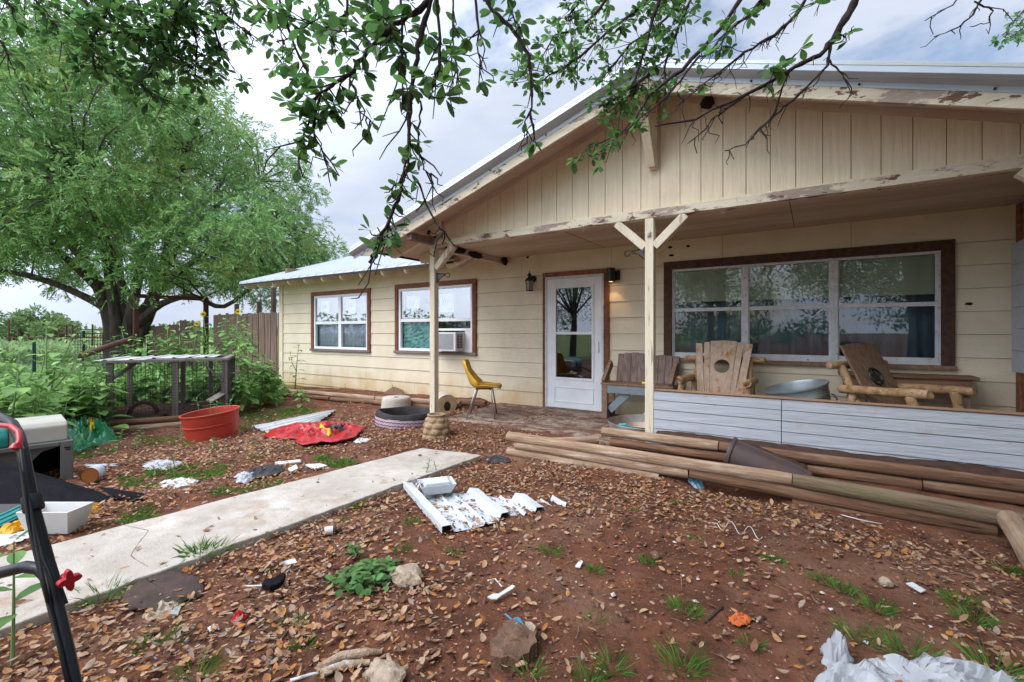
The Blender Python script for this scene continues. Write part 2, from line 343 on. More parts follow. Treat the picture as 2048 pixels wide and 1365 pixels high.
# ground material: bare red earth by the house, green meadow far off
def ground_mat():
    m = mat('red_earth', (.19,.072,.037), (.088,.033,.018), 4, rough=.97, bump=1, bsc=45, spots=[((.225,.12,.076), 1.1, .5, .7), ((.058,.03,.022), 16, .56, .66), ((.30,.20,.15), 70, .62, .68), ((.05,.028,.02), 110, .62, .68)])
    nt = m.node_tree; bs = nt.nodes['Principled BSDF']
    col = bs.inputs['Base Color'].links[0].from_socket
    co = nt.nodes.new('ShaderNodeTexCoord').outputs['Object']
    gcol = mixc(nt, ramp(nt, noise_out(nt, co, 1.2), .35, .65), (.115,.185,.05), (.20,.25,.085))
    sx = nt.nodes.new('ShaderNodeSeparateXYZ'); nt.links.new(co, sx.inputs[0])
    nz = noise_out(nt, co, .8)
    def math_(op, a, b):
        q = nd(nt, 'ShaderNodeMath', operation=op)
        for i, s_ in enumerate((a, b)):
            if hasattr(s_, 'links'): nt.links.new(s_, q.inputs[i])
            else: q.inputs[i].default_value = s_
        return q.outputs[0]
    d = math_('ADD', math_('MULTIPLY', sx.outputs[0], -1), math_('MULTIPLY', nz, 4.0))
    f = ramp(nt, d, 11.2, 13.5)
    nt.links.new(mixc(nt, f, col, gcol), bs.inputs['Base Color'])
    return m
mGround = ground_mat()
# ---------------------------------------------------------------- camera, sky, sun
cam = bpy.data.cameras.new('camera'); cam.sensor_width = 36; cam.lens = FOC/2048*36
cam.shift_y = -(682.5 - HOR)/2048; cam.clip_end = 3000; cam.clip_start = .05
co_ = bpy.data.objects.new('camera', cam); COL.objects.link(co_)
co_.location = (0,0,CZ); co_.rotation_euler = (rad(90),0,TH); sc.camera = co_
SUN_AZ, SUN_EL = rad(-118), rad(52)      # toward the sun, seen from above: behind the photographer, to the left
sdir = V((math.cos(SUN_AZ)*math.cos(SUN_EL), math.sin(SUN_AZ)*math.cos(SUN_EL), math.sin(SUN_EL)))
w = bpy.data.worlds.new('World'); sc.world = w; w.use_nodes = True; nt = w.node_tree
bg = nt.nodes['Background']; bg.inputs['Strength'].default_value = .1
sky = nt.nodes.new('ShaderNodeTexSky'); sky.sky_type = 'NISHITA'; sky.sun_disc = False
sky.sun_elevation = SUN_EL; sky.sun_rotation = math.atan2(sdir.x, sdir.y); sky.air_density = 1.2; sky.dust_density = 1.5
tc = nt.nodes.new('ShaderNodeTexCoord').outputs['Generated']
cn = noise_out(nt, tc, 2.2, (1,1,1.9), 7, .55, (1.3,.4,2.2), .3)
cov = ramp(nt, cn, .355, .47)
shade = ramp(nt, noise_out(nt, tc, 3.4, (1,1,2.2), 8, .6, (4,1,0), .2), .3, .7)
cloud = mixc(nt, shade, (3.45,3.95,5.05), (4.45,4.8,5.6))
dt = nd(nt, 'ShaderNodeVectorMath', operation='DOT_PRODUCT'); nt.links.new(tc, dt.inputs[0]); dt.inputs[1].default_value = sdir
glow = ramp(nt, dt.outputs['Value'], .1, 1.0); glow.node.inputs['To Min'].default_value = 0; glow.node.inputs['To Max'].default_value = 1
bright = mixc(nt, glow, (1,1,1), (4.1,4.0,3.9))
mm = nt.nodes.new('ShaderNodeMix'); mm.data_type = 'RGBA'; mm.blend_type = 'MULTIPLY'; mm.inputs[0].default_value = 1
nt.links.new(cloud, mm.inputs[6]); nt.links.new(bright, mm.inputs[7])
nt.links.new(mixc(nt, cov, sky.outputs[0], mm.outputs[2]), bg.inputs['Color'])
sl = bpy.data.lights.new('sun', 'SUN'); sl.energy = 1.5; sl.angle = rad(40); sl.color = (1,.98,.95)
so = bpy.data.objects.new('sun', sl); COL.objects.link(so); so.rotation_euler = (-sdir).to_track_quat('-Z','Y').to_euler()
vs_ = sc.view_settings; vs_.view_transform = 'Standard'; vs_.look = 'None'; vs_.exposure = .82; vs_.gamma = 1
# ---------------------------------------------------------------- ground
def axis(fine0, fine1, st, far0, far1):
    a = list(np.arange(fine0, fine1+1e-6, st)); s_ = st; x = fine0
    while x > far0: s_ *= 1.25; x -= s_; a.insert(0, x)
    s_ = st; x = fine1
    while x < far1: s_ *= 1.25; x += s_; a.append(x)
    return a
xs, ys = axis(-9.0, 2.6, .045, -1500, 900), axis(0.2, 6.9, .045, -600, 1600)
vs, fs = [], []
PATH = [(-3.93,.2),(-2.90,.2),(-2.86,3.86),(-3.62,3.72)]
def onpath(x, y): return -3.95+.07*y*.9 < x < -2.86 and y < 3.8
for x in xs:
    for y in ys:
        z = tz(x, y); r = math.hypot(x, y)
        if r < 14:
            nzv = mnoise.fractal(V((x*1.1, y*1.1, 0)), 1, 2, 4)*.03 + mnoise.noise(V((x*7, y*7, 3)))*.016 + mnoise.noise(V((x*18, y*18, 9)))*.011
            k = 1
            if -4.1 < x < -2.7 and y < 4.0: k = .12
            if y > 4.9 and x > -4.6: k = .25
            z += nzv*k - (.012 if k == .12 else 0)
        vs.append((x, y, z))
ny = len(ys)
fs = [(i*ny+j, (i+1)*ny+j, (i+1)*ny+j+1, i*ny+j+1) for i in range(len(xs)-1) for j in range(ny-1)]
tag(mass('ground', vs, fs, mGround), kind='structure')
# concrete path and porch slab
def slab(name, outline, z0, z1, m, jag=.022, n=40, bevel=.008):
    pts = []
    for i, a in enumerate(outline):
        b = outline[(i+1) % len(outline)]; a, b = V((*a,0)), V((*b,0)); L = (b-a).length; k = max(2, int(L/.09))
        for t in range(k):
            p = a.lerp(b, t/k); q = mnoise.noise(p*3.1)*jag + mnoise.noise(p*11)*jag*.6
            nrm = V((b-a).orthogonal() if False else ((b-a).y, -(b-a).x, 0)).normalized()
            pts.append((p.x+nrm.x*q, p.y+nrm.y*q, z0))
    b = MB(); b.prism(pts, (0,0,z1-z0)); return b.build(name, m, bev=bevel)
o = tag(slab('path', [(-3.98,-1.2),(-2.93,-1.2),(-2.88,3.84),(-3.25,3.80),(-3.60,3.73)], -.12, .036, mPath), kind='structure')
# crack across the path
def polyG(pts, dz): return [G(x, y, dz) for x, y in pts]
crk = polyG([(225,1052),(252,1063),(285,1070),(297,1073),(290,1083),(284,1090),(278,1098),(272,1107),(266,1116),(262,1124),(270,1132),(284,1140),(296,1147)], 0)
b = MB()
for i in range(len(crk)-1):
    p, q = crk[i], crk[i+1]
    p = V((p.x, p.y, .0372)); q = V((q.x, q.y, .0372)); wv = .001+.0022*R.random()**2
    sd = (q-p).cross(V((0,0,1))).normalized()*wv
    b.add([p-sd, p+sd, q+sd*.8, q-sd*.8], [(0,1,2,3)])
mCrack = mat('crack_dirt', (.11,.08,.06), rough=1)
tag(b.build('path_crack', mCrack), kind='structure')
tag(slab('porch_slab', [(-4.35,4.95),(-2.3,4.95),(-1.9,4.74),(1.7,4.74),(1.7,6.55),(-4.5,6.55)], -.05, .105, mSlab, .03, bevel=.02), kind='structure')
# ---------------------------------------------------------------- house
WY = 6.53; YF = 4.87
GXc = -1.41                              # gable centre line
house = thing('house', 'single storey cream ranch house with porch gable and metal roof', 'house', (-4.7, WY, .1))
def wx(px): return W(px, 665, WY).x
def wz(px, py): return W(px, py, WY).z
win = {'a': (wx(624.4), wx(742.2), .875, 2.222), 'b': (wx(792), wx(954.3), .89, 2.247), 'p': (wx(1328.7), wx(1909), .905, 2.26), 'd': (wx(1087.5), wx(1219.6), -.1, 2.244)}
XL, XR = wx(560), 3.0
holes = [(a, b_, c, d) for a, b_, c, d in win.values()]
# siding boards: each course tilts out at its foot
zs = [-.3] + [1.275 + .238*n for n in range(-6, 0)] + [1.275 + .235*n for n in range(0, 5)] + [2.56]
zs = sorted(zs); b = MB()
seams = {0:[-9.0,-6.2,-3.85,1.0],1:[-8.2,-5.4,-.6],2:[-9.7,-6.5],3:[-7.9],9:[],10:[-4.05,-2.5,-.5,.8],11:[-4.05,-2.5,-1.0,.35]}
for k in range(len(zs)-1):
    z0, z1 = zs[k], zs[k+1]
    bands = sorted({z0, z1} | {h for hh in holes for h in hh[2:] if z0 < h < z1})
    for za, zb in zip(bands, bands[1:]):
        iv = [(XL+.16, XR)]
        for h in holes:
            if h[2] < zb-1e-4 and h[3] > za+1e-4:
                nv = []
                for p, q in iv:
                    if h[0] > p: nv.append((p, min(q, h[0])))
                    if h[1] < q: nv.append((max(p, h[1]), q))
                iv = [t for t in nv if t[1]-t[0] > .01]
        for s_ in seams.get(k, []): iv = [t for p, q in iv for t in (([(p, s_-.002), (s_+.002, q)]) if p < s_ < q else [(p, q)])]
        o0 = .013*(1-(za-z0)/(z1-z0)); o1 = .013*(1-(zb-z0)/(z1-z0))
        for p, q in iv:
            y0, y1 = WY-o0, WY-o1
            za2 = za+.0045 if za == z0 and k else za
            b.add([(p,y0,za2),(q,y0,za2),(q,y1,zb),(p,y1,zb),(p,WY+.02,za2),(q,WY+.02,za2),(q,WY+.02,zb),(p,WY+.02,zb)], [(0,1,2,3),(0,4,5,1),(0,3,7,4),(1,5,6,2),(3,2,6,7)])
b.build('siding', mSiding, house)
b = MB(); b.box(XL, XL+.155, WY-.03, WY+.12, -.3, 2.5); b.build('corner_board', mTail, house, bev=.004)
b = MB()                                  # side and back walls and the sheathing behind the boards
b.box(XL+.02, XL+.12, WY+.12, 13, -.3, 2.9); b.box(XL+.1, XR, 12.9, 13, -.3, 2.9)
cols = sorted({XL+.1, XR} | {c for h in holes for c in h[:2]})
for p, q in zip(cols, cols[1:]):
    hs = [h for h in holes if h[0] <= p+1e-5 and h[1] >= q-1e-5]
    if not hs: b.box(p, q, WY+.021, WY+.12, -.3, 2.56)
    else:
        if hs[0][2] > 0: b.box(p, q, WY+.021, WY+.12, -.3, hs[0][2])
        b.box(p, q, WY+.021, WY+.12, hs[0][3], 2.56)
b.build('wall', mGroove, house)
b = MB()
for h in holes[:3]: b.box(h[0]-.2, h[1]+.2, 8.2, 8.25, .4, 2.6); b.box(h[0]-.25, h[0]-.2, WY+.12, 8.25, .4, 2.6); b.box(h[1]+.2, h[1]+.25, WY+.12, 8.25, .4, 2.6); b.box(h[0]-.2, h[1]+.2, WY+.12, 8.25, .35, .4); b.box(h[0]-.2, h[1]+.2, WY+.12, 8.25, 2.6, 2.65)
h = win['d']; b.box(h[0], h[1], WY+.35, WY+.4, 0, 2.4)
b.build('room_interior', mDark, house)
def frame4(b, x0, x1, z0, z1, wd, y0, y1):   # four butted bars
    b.box(x0, x1, y0, y1, z1-wd, z1); b.box(x0, x1, y0, y1, z0, z0+wd)
    b.box(x0, x0+wd, y0, y1, z0+wd, z1-wd); b.box(x1-wd, x1, y0, y1, z0+wd, z1-wd)
def trim(parent, x0, x1, z0, z1, wd, m, sill=None, msides=None, bottom=True):
    b = MB(); b.box(x0, x1, WY-.04, WY+.018, z1-wd, z1); b.build('trim', m, parent, bev=.004)
    for s_ in (0, 1):
        b = MB(); a = x0 if s_ == 0 else x1-wd
        b.box(a, a+wd, WY-.038, WY+.018, z0+(.05 if bottom else 0), z1-wd-.002); b.build('trim', msides or m, parent, bev=.004)
    if bottom:
        b = MB(); b.box(x0-.02, x1+.01, WY-.06, WY+.018, z0, z0+.048); b.build('sill', sill or m, parent, bev=.004)
def pane(parent, x0, x1, z0, z1, y, m):
    b = MB(); b.box(x0, x1, y, y+.004, z0, z1); return b.build('pane', m, parent)
mSillG = mat('grey_weathered_sill', (.24,.19,.17), (.15,.11,.10), 9, GX, rough=.9, bump=.5)
def leaf_sticker(parent, x0, z0, s_, y, green):
    b = MB(); b.box(x0, x0+s_, y, y+.002, z0, z0+s_*1.05)
    st = b.build('sticker', mat('window_sticker', (.62,.70,.76), rough=.5), parent)
    return st
# window with two pairs of sashes
def vinyl_window(key, msides, lab):
    x0, x1, z0, z1 = win[key]; wd = .085
    b = MB(); ix0, ix1, iz0, iz1 = x0+wd+.004, x1-wd-.004, z0+.05, z1-wd-.004
    frame4(b, ix0, ix1, iz0, iz1, .05, WY-.015, WY+.05)
    xm = (ix0+ix1)/2; zm = iz0 + .485*(iz1-iz0)
    b.box(xm-.045, xm+.045, WY-.012, WY+.05, iz0+.05, iz1-.05)
    for a, c in ((ix0+.05, xm-.045), (xm+.045, ix1-.05)): b.box(a, c, WY-.008, WY+.045, zm-.03, zm+.03)
    f = b.build('window', mVinyl, house, bev=.003); f['label'] = lab
    trim(f, x0, x1, z0, z1, wd, mBrown, mSillG, msides)
    for a, c in ((ix0+.05, xm-.045), (xm+.045, ix1-.05)):
        pane(f, a, c, zm+.03, iz1-.05, WY+.01, mGlassN); pane(f, a, c, iz0+.05, zm-.03, WY+.028, mGlass)
    return f, ix0, ix1, iz0, iz1, xm, zm
mLogoG = mat('green_logo_print', (.01,.33,.16), rough=.5); mStick = mat('white_sticker', (.86,.89,.92), rough=.5); mPrintG = mat('grey_blue_print', (.38,.5,.56), rough=.5)
def sticker(f, x, z, s_, logo):
    y = WY+.0165
    b = MB(); b.box(x, x+s_, y+.002, y+.004, z, z+s_); st = b.build('sticker', mStick, f)
    b = MB(); n = 10                        # leaf-like emblem and a line of small letters
    for k in range(3):
        pts = [(x+s_*(.12+.16*k+.20*math.sin(t*math.pi/n)), z+s_*(.32+.5*t/n)) for t in range(n+1)]
        pts2 = [(x+s_*(.12+.16*k+.09*math.sin(t*math.pi/n)), z+s_*(.32+.5*t/n)) for t in range(n, -1, -1)]
        b.prism([(p[0], y-.0015, p[1]) for p in pts+pts2[1:-1]], (0,.003,0))
    b.build('emblem', logo, f)
    for i, (cx, wl) in enumerate(((.5,.07),(.6,.05),(.7,.07),(.78,.05),(.86,.06))):
        b = MB(); b.box(x+s_*cx, x+s_*(cx+wl*.7), y-.0015, y+.0015, z+s_*.12, z+s_*(.2+.04*(i % 2))); b.build('print', mPrintG, f)
f, ix0, ix1, iz0, iz1, xm, zm = vinyl_window('a', mBrownWorn, 'left window with lace curtains and two green logo stickers')
sticker(f, ix0+.22, zm+.2, .3, mLogoG); sticker(f, xm+.2, zm+.2, .3, mLogoG)
def drape(x0, x1, z0, z1, y, m, parent, amp=.02, freq=40, nm='curtain'):
    n = 60; P = [[(x0+(x1-x0)*i/n, y+amp*math.sin(i*freq/n*2)+amp*.5*math.sin(i*freq/n*5.3+1), z) for z in (z0, (z0+z1)/2, z1)] for i in range(n+1)]
    b = MB(); b.grid(P); return b.build(nm, m, parent, smooth=True, solid=.003)
drape(ix0+.03, ix1-.03, iz0, iz1, WY+.09, mLace, f, .012)
f, ix0, ix1, iz0, iz1, xm, zm = vinyl_window('b', mBrownWorn, 'window beside the porch post with an air conditioner and crumpled green film inside')
sticker(f, ix0+.2, zm+.14, .34, mPrintG); sticker(f, xm+.13, zm+.14, .34, mPrintG)
n = 14; P = [[(ix0+.05+(xm-ix0-.1)*i/n, WY+.075+.035*mnoise.noise(V((i*.9, j*.9, 3))), iz0+.04+(zm-iz0-.06)*j/n) for j in range(n+1)] for i in range(n+1)]
b = MB(); b.grid(P); b.build('film', mFoil, f, solid=.002)
b = MB(); b.box(ix0+.3, xm-.05, WY+.10, WY+.105, zm+.03, zm+.33); b.build('blind', mat('green_blind', (.2,.26,.1), rough=.8), f)
ax1 = -5.263; ax0 = ax1-.56
b = MB(); b.box(xm+.045, ix1-.05, WY-.006, WY+.006, zm-.20, zm-.16); b.box(ax1+.002, ix1-.052, WY+.009, WY+.02, iz0+.05, zm-.2); b.build('accordion_panel', mVinyl, f)
ac = thing('air_conditioner', 'white boxy air conditioner sticking out of the lower right sash beside the porch post', 'air conditioner', (ax0+.28, WY-.12, .97))
b = MB(); b.box(ax0, ax1, WY-.25, WY+.2, .965, 1.30); b.build('case', mat('ac_white', (.70,.69,.67), (.62,.61,.6), 5, rough=.5), ac, bev=.008)
b = MB()
for k in range(18): b.box(ax0+.04, ax1-.05, WY-.256, WY-.252, 1.0+.0155*k, 1.008+.0155*k)
b.build('front_grille', mat('ac_grey_fins', (.30,.32,.35), rough=.5), ac)
b = MB()
for k in range(9):
    for q in (0, 1): b.box(ax1+.001, ax1+.005, WY-.21+.085*q, WY-.145+.085*q, 1.02+.028*k, 1.04+.028*k)
b.build('side_louvres', mat('ac_dark_slots', (.10,.06,.06), rough=.7), ac)
# picture window: three double sashes in one brown surround
x0, x1, z0, z1 = win['p']; wd = .105
ix0, ix1, iz0, iz1 = wx(1343), wx(1881.5), .953, 2.155
b = MB(); frame4(b, ix0, ix1, iz0, iz1, .03, WY-.012, WY+.04)
mull = [(wx(1484.5), wx(1497)), (wx(1660), wx(1676))]
for a, c in mull: b.box(a, c, WY-.014, WY+.04, iz0+.03, iz1-.03)
cells = [(ix0+.03, mull[0][0]), (mull[0][1], mull[1][0]), (mull[1][1], ix1-.03)]; zm = 1.60
pw = b.build('window', mAlu, house, bev=.003); pw['label'] = 'wide three part picture window with blinds and dark curtains under the porch'
for a, c in cells:
    b = MB(); b.box(a, c, WY-.004, WY+.035, zm-.022, zm+.022); b.box(a+.012, c-.012, WY+.006, WY+.03, iz0+.031, iz0+.075)
    b.box(a, a+.012, WY+.004, WY+.03, iz0+.031, iz1-.031); b.box(c-.012, c, WY+.004, WY+.03, iz0+.031, iz1-.031); b.build('sash', mAlu, pw)
    pane(pw, a+.012, c-.012, iz0+.075, zm-.022, WY+.02, mGlass); pane(pw, a+.012, c-.012, zm+.022, iz1-.03, WY+.012, mGlass)
    b = MB()
    for k in range(26): b.bar((a+.01, WY+.07, 1.715+.0168*k), (c-.01, WY+.07, 1.715+.0168*k), .004, .0165, (0,.25,1))
    b.build('blind', mBlind, pw)
trim(pw, x0, x1, z0, z1, wd, mBrownDark, mBenchBrown, mBrownDark)
drape(ix0, ix1, iz0-.1, iz1, WY+.2, mCurt, pw, .03, 90)
# storm door
x0, x1, z0, z1 = win['d']
b = MB(); dx0, dx1 = wx(1096.5), wx(1205); dz0, dz1 = .125, 2.135
gx0, gx1, gz0, gz1 = wx(1114.5), wx(1185.5), .60, 1.985
b.box(dx0, gx0, WY-.035, WY+.0, dz0, dz1); b.box(gx1, dx1, WY-.035, WY+.0, dz0, dz1); b.box(gx0, gx1, WY-.035, WY, gz1, dz1); b.box(gx0, gx1, WY-.035, WY, dz0, gz0)
door = b.build('door', mDoor, house)
b = MB(); frame4(b, gx0-.035, gx1+.035, gz0-.035, gz1+.035, .034, WY-.047, WY-.036); b.box(gx0, gx1, WY-.05, WY-.01, 1.265, 1.305); b.build('glazing_bar', mDoor, door, bev=.003)
px0, px1 = wx(1110), wx(1189); b = MB(); frame4(b, px0, px1, .215, .455, .018, WY-.044, WY-.036); b.build('kick_panel', mDoor, door, bev=.003)
b = MB(); b.box(gx0, gx1, WY-.025, WY-.02, gz0, 1.265); b.box(gx0, gx1, WY-.025, WY-.02, 1.305, gz1); b.build('pane', glass('storm_glass', 1.5, (.5,.55,.62), .09), door)
b = MB(); b.box(wx(1197), wx(1199.5), WY-.055, WY-.036, 1.0, 1.16); b.build('handle', mVinyl, door, bev=.003)
b = MB(); b.box(dx0-.032, dx0-.003, WY-.045, WY+.02, .1, 2.17); b.box(dx1+.004, dx1+.034, WY-.045, WY+.02, .1, 2.17); b.box(dx0-.003, dx1+.004, WY-.045, WY+.02, dz1+.004, 2.17); b.build('door_frame', mAlu, door)
b = MB(); b.box(x0, x1, WY-.042, WY+.018, 2.172, z1); b.build('trim', mBrown, door, bev=.004)
for a, c in ((x0, dx0-.034), (dx1+.036, x1)):
    b = MB(); b.box(a, c, WY-.04, WY+.018, .09, 2.17); b.build('trim', mBrownWorn, door, bev=.004)
b = MB(); b.box(dx0-.03, dx1+.03, WY-.07, WY+.1, .06, .118); b.build('threshold', mGroove, door)
# ---------------------------------------------------------------- porch
SL = .33
def rz(x, top): return top - SL*abs(x-GXc)
XE0, XE1 = -5.50, 2*GXc+5.50
YO = 4.35
# gable boards
b = MB(); XG0, XG1 = -4.47, 2*GXc+4.47; zb = 2.575
x = XG0 - .07
k = 0
while x < XG1:
    a, c = max(x+.0028, XG0), min(x+.2-.0028, XG1)
    if c-a > .02:
        pts = [(a, YF, zb), (c, YF, zb), (c, YF, rz(c, 3.77))]
        if a < GXc < c: pts.append((GXc, YF, 3.77))
        pts.append((a, YF, rz(a, 3.77))); b.prism(pts, (0,.012,0))
    x += .2; k += 1
b.build('gable_siding', mGable, house)
b = MB(); b.prism([(XG0, YF+.014, 2.5), (XG1, YF+.014, 2.5), (XG1, YF+.014, rz(XG1,3.77)), (GXc, YF+.014, 3.77), (XG0, YF+.014, rz(XG0,3.77))], (0,.08,0)); b.build('gable_wall', mGroove, house)
b = MB()
for s_ in (-1, 1):                           # frieze strip under the soffit
    e = GXc + s_*3.06
    b.prism([(e, YF-.022, rz(e,3.768)), (e, YF-.022, rz(e,3.768)-.062), (GXc+s_*.02, YF-.022, 3.768-.062-.006), (GXc+s_*.02, YF-.022, 3.768-.006)][::s_], (0,.021,0))
b.build('frieze_board', mBeamSoff, house)
# rake soffit, roof skins, fascia, metal trim
for s_ in (-1, 1):
    e = GXc + s_*(GXc-XE0); 
    nm = 'left' if s_ < 0 else 'right'
    eo = GXc + s_*3.93
    b = MB(); b.add([(eo,YO,rz(eo,3.77)),(GXc,YO,3.77),(GXc,6.9,3.77),(eo,6.9,rz(eo,3.77)),(eo,YO,rz(eo,3.80)),(GXc,YO,3.80),(GXc,6.9,3.80),(eo,6.9,rz(eo,3.80))],[(0,1,2,3),(4,7,6,5),(0,4,5,1),(1,5,6,2),(2,6,7,3),(3,7,4,0)]); b.build('soffit', mBeamSoff, house)
    b = MB(); b.add([(e,YO-.09,rz(e,3.825)),(GXc,YO-.09,3.825),(GXc,12.4,3.825),(e,12.4,rz(e,3.825)),(e,YO-.09,rz(e,3.85)),(GXc,YO-.09,3.85),(GXc,12.4,3.85),(e,12.4,rz(e,3.85))],[(0,1,2,3),(4,7,6,5),(0,4,5,1),(1,5,6,2),(2,6,7,3),(3,7,4,0)]); b.build('porch_roof', mRoof, house)
    b = MB(); ee = GXc + s_*3.99; e2 = GXc + s_*3.72
    pts = [(ee, YO-.025, rz(ee,3.77)), (ee, YO-.025, rz(ee,3.70)), (e2, YO-.025, rz(e2,3.585)), (GXc, YO-.025, 3.585), (GXc, YO-.025, 3.77)]
    b.prism(pts[::s_], (0,.035,0)); b.build('fascia', mPaintPeel, house, bev=.003)
    b = MB()
    def strip(y0, t0, y1, t1):               # one fold of the pressed metal edge, swept along the rake
        b.add([(e,y0,rz(e,t0)),(GXc,y0,t0),(GXc,y1,t1),(e,y1,rz(e,t1))], [(0,1,2,3)])
    prof = [(YO-.028,3.685),(YO-.032,3.725),(YO-.09,3.742),(YO-.118,3.762),(YO-.06,3.868),(YO+.1,3.872)]
    for (a, t0), (c, t1) in zip(prof, prof[1:]): strip(a, t0, c, t1)
    b.build('rake_trim', mTrimMetal, house, solid=.004)
    b = MB()
    for k in range(6):
        b = MB(); x = GXc + s_*(.25 + .72*k); b.tube([(x, YO-.03, rz(x,3.705)), (x, YO-.04, rz(x,3.705))], .009, 6); b.build('screw', mTPost, house)
b = MB()
ex = -5.36
b.bar((ex, YO, rz(ex,3.80)-.02), (ex, 6.3, rz(ex,3.80)-.02), .02, .06); b.build('eave_edge', mTPost, house)
# rafter tails with rounded ends
def tail(p, dirv, L, hgt, th, m):
    d = V(dirv); h_ = V((d.x, d.y, 0)).normalized(); sl = d.z / max(1e-6, math.hypot(d.x, d.y)); n = 8; pts = [V(p)]
    p = V(p)
    for k in range(n+1):
        a = math.pi/2*k/n; t = hgt*(1-math.cos(a))*1.0; dn = hgt*math.sin(a)
        pts.append(p + h_*t + V((0,0,sl*t - dn)))
    pts.append(p + h_*L + V((0,0,sl*L-hgt))); pts.append(p + h_*L + V((0,0,sl*L)))
    sd = h_.cross(V((0,0,1)))*th
    b = MB(); b.prism([q - sd*.5 for q in pts[1:]], sd); return b.build('rafter_tail', m, house)
for i in range(11):
    x = -11.62 + .607*i
    tail((x, 5.93, 2.445), (0,1,.33), .66, .13, .045, mTail)
for y in (4.78, 5.41, 6.03): tail((-5.27, y, rz(-5.27,3.77)-.003), (1,0,.33), 1.0 if y < 6.2 else .5, .15, .05, mTail)
tail((-4.97, 6.47, rz(-4.97,3.77)-.003), (1,0,.33), .8, .13, .05, mTail)
# main roof
y0, z0 = 5.88, 2.475; yr = 11.6; zr_ = z0+.33*(yr-y0)
b = MB(); XV = -4.95; y6 = 6.62; z6 = z0+.33*(y6-y0)
for xa, xb, ya, za in ((-11.77, XV, y0, z0), (XV, 4, y6, z6)):
    b.add([(xa,ya,za),(xb,ya,za),(xb,yr,zr_),(xa,yr,zr_),(xa,ya,za+.02),(xb,ya,za+.02),(xb,yr,zr_+.02),(xa,yr,zr_+.02)],[(0,3,2,1),(4,5,6,7),(0,1,5,4),(1,2,6,5),(2,3,7,6),(3,0,4,7)])
for i in range(23):
    x = -11.70 + .3*i
    for (xa, xb, hh) in ((x-.03, x+.03, .035),):
        b.add([(xa,y0-.012,z0+.02),(xb,y0-.012,z0+.02),(xb-.015,y0-.012,z0+.02+hh),(xa+.015,y0-.012,z0+.02+hh),(xa,yr,zr_+.02),(xb,yr,zr_+.02),(xb-.015,yr,zr_+.02+hh),(xa+.015,yr,zr_+.02+hh)],[(0,1,2,3),(0,3,7,4),(3,2,6,7),(2,1,5,6)])
b.build('main_roof', mRoof, house)
b = MB(); b.add([(-11.77,yr,zr_+.02),(4,yr,zr_+.02),(4,yr+5.7,z0),(-11.77,yr+5.7,z0)],[(0,1,2,3)]); b.build('main_roof', mRoof, house, solid=.02)
b = MB(); b.add([(-11.7,y0+.03,z0-.025),(-4.9,y0+.03,z0-.025),(-4.9,WY+.1,z0+.19),(-11.7,WY+.1,z0+.19)],[(0,1,2,3)]); b.build('soffit', mTail, house, solid=.02)
b = MB(); b.box(XL, -4.5, WY-.01, WY+.1, 2.40, 2.68); b.build('frieze_board', mSiding, house)
b = MB(); b.box(-11.77, -5.0, y0+.005, y0+.03, z0-.035, z0-.002); b.build('drip_edge', mTPost, house)
b = MB(); b.prism([(XL+.05, WY, 2.5), (XL+.05, 11.6, 4.3), (XL+.05, 13, 3.9), (XL+.05, 13, 2.5)], (.06,0,0)); b.build('wall', mSiding, house)
# porch ceiling, beams, posts, braces
b = MB(); b.box(-4.42, 1.62, YF+.1, WY+.02, 2.552, 2.57); b.build('porch_ceiling', mCeil, house)
b = MB()
for x in (-2.6,-.2): b.box(x-.004, x+.004, YF+.1, WY-.02, 2.549, 2.5515)
b.build('ceiling_joint', mGroove, house)
b = MB(); b.box(-4.53, 1.66, YF-.045, YF+.06, 2.487, 2.572); b.build('porch_beam', mPaintPeel, house, bev=.005)
b = MB(); b.box(-4.51, 1.64, YF-.03, YF-.001, 2.5735, 2.59); b.build('ledge', mGable, house)
b = MB(); b.box(-4.50, -4.41, YO+.02, YF-.05, 2.515, 2.61); b.build('outrigger', mSlat, house, bev=.004)['label'] = 'bare grey wooden outrigger at the gable foot'
b = MB(); b.box(-4.50, -4.41, YF+.065, WY-.02, 2.455, 2.56); b.build('side_beam', mBeamSoff, house, bev=.004)
b = MB(); b.prism([(GXc-.045, YF-.002, 2.98), (GXc-.045, YO+.03, 3.60), (GXc-.045, YO+.03, 3.755), (GXc-.045, YF-.002, 3.755), ], (.09,0,0))
b2 = MB(); b2.bar((GXc, YF-.05, 3.02), (GXc, YO+.07, 3.70), .09, .09, (0,1,1)); b2.bar((GXc, YF-.03, 3.70), (GXc, YO+.03, 3.70), .085, .085); b2.bar((GXc+.01, YF-.022, 2.99), (GXc+.01, YF-.022, 3.66), .085, .04, (0,1,0)); b2.build('apex_brace', mGable, house, bev=.005)
for i, x in enumerate((-4.47, GXc-.03, 1.62)):
    b = MB(); zf = .0 if i == 0 else .1
    b.box(x-.045, x+.045, YF-.044, YF+.046, zf-.05, 2.485); b.build('porch_post', mPaintWorn, house, bev=.006)
    for s_ in ((1,) if i == 0 else (-1, 1) if i == 1 else (-1,)):
        b = MB(); b.bar((x+s_*.05, YF, 2.19), (x+s_*.36, YF, 2.48), .08, .085, (0,0,1)); b.build('brace', mPaintWorn, house, bev=.005)
b = MB(); b.tube([(GXc-.03, YF-.05, 2.30), (GXc-.03, YF-.056, 2.32), (GXc-.03, YF-.05, 2.34)], .02, 8); b.build('hook_plate', mAlu, house)
for px in (1166, 1446):
    p = W(px, 470 if px < 1300 else 440, YF); b = MB(); c = V((p.x, YF+.01, 2.468))
    b.tube([c + V((.012*math.cos(t), 0, .012*math.sin(t)-.006)) for t in np.linspace(1.6, 7.2, 12)], .002, 5); b.build('ceiling_hook', mAlu, house)
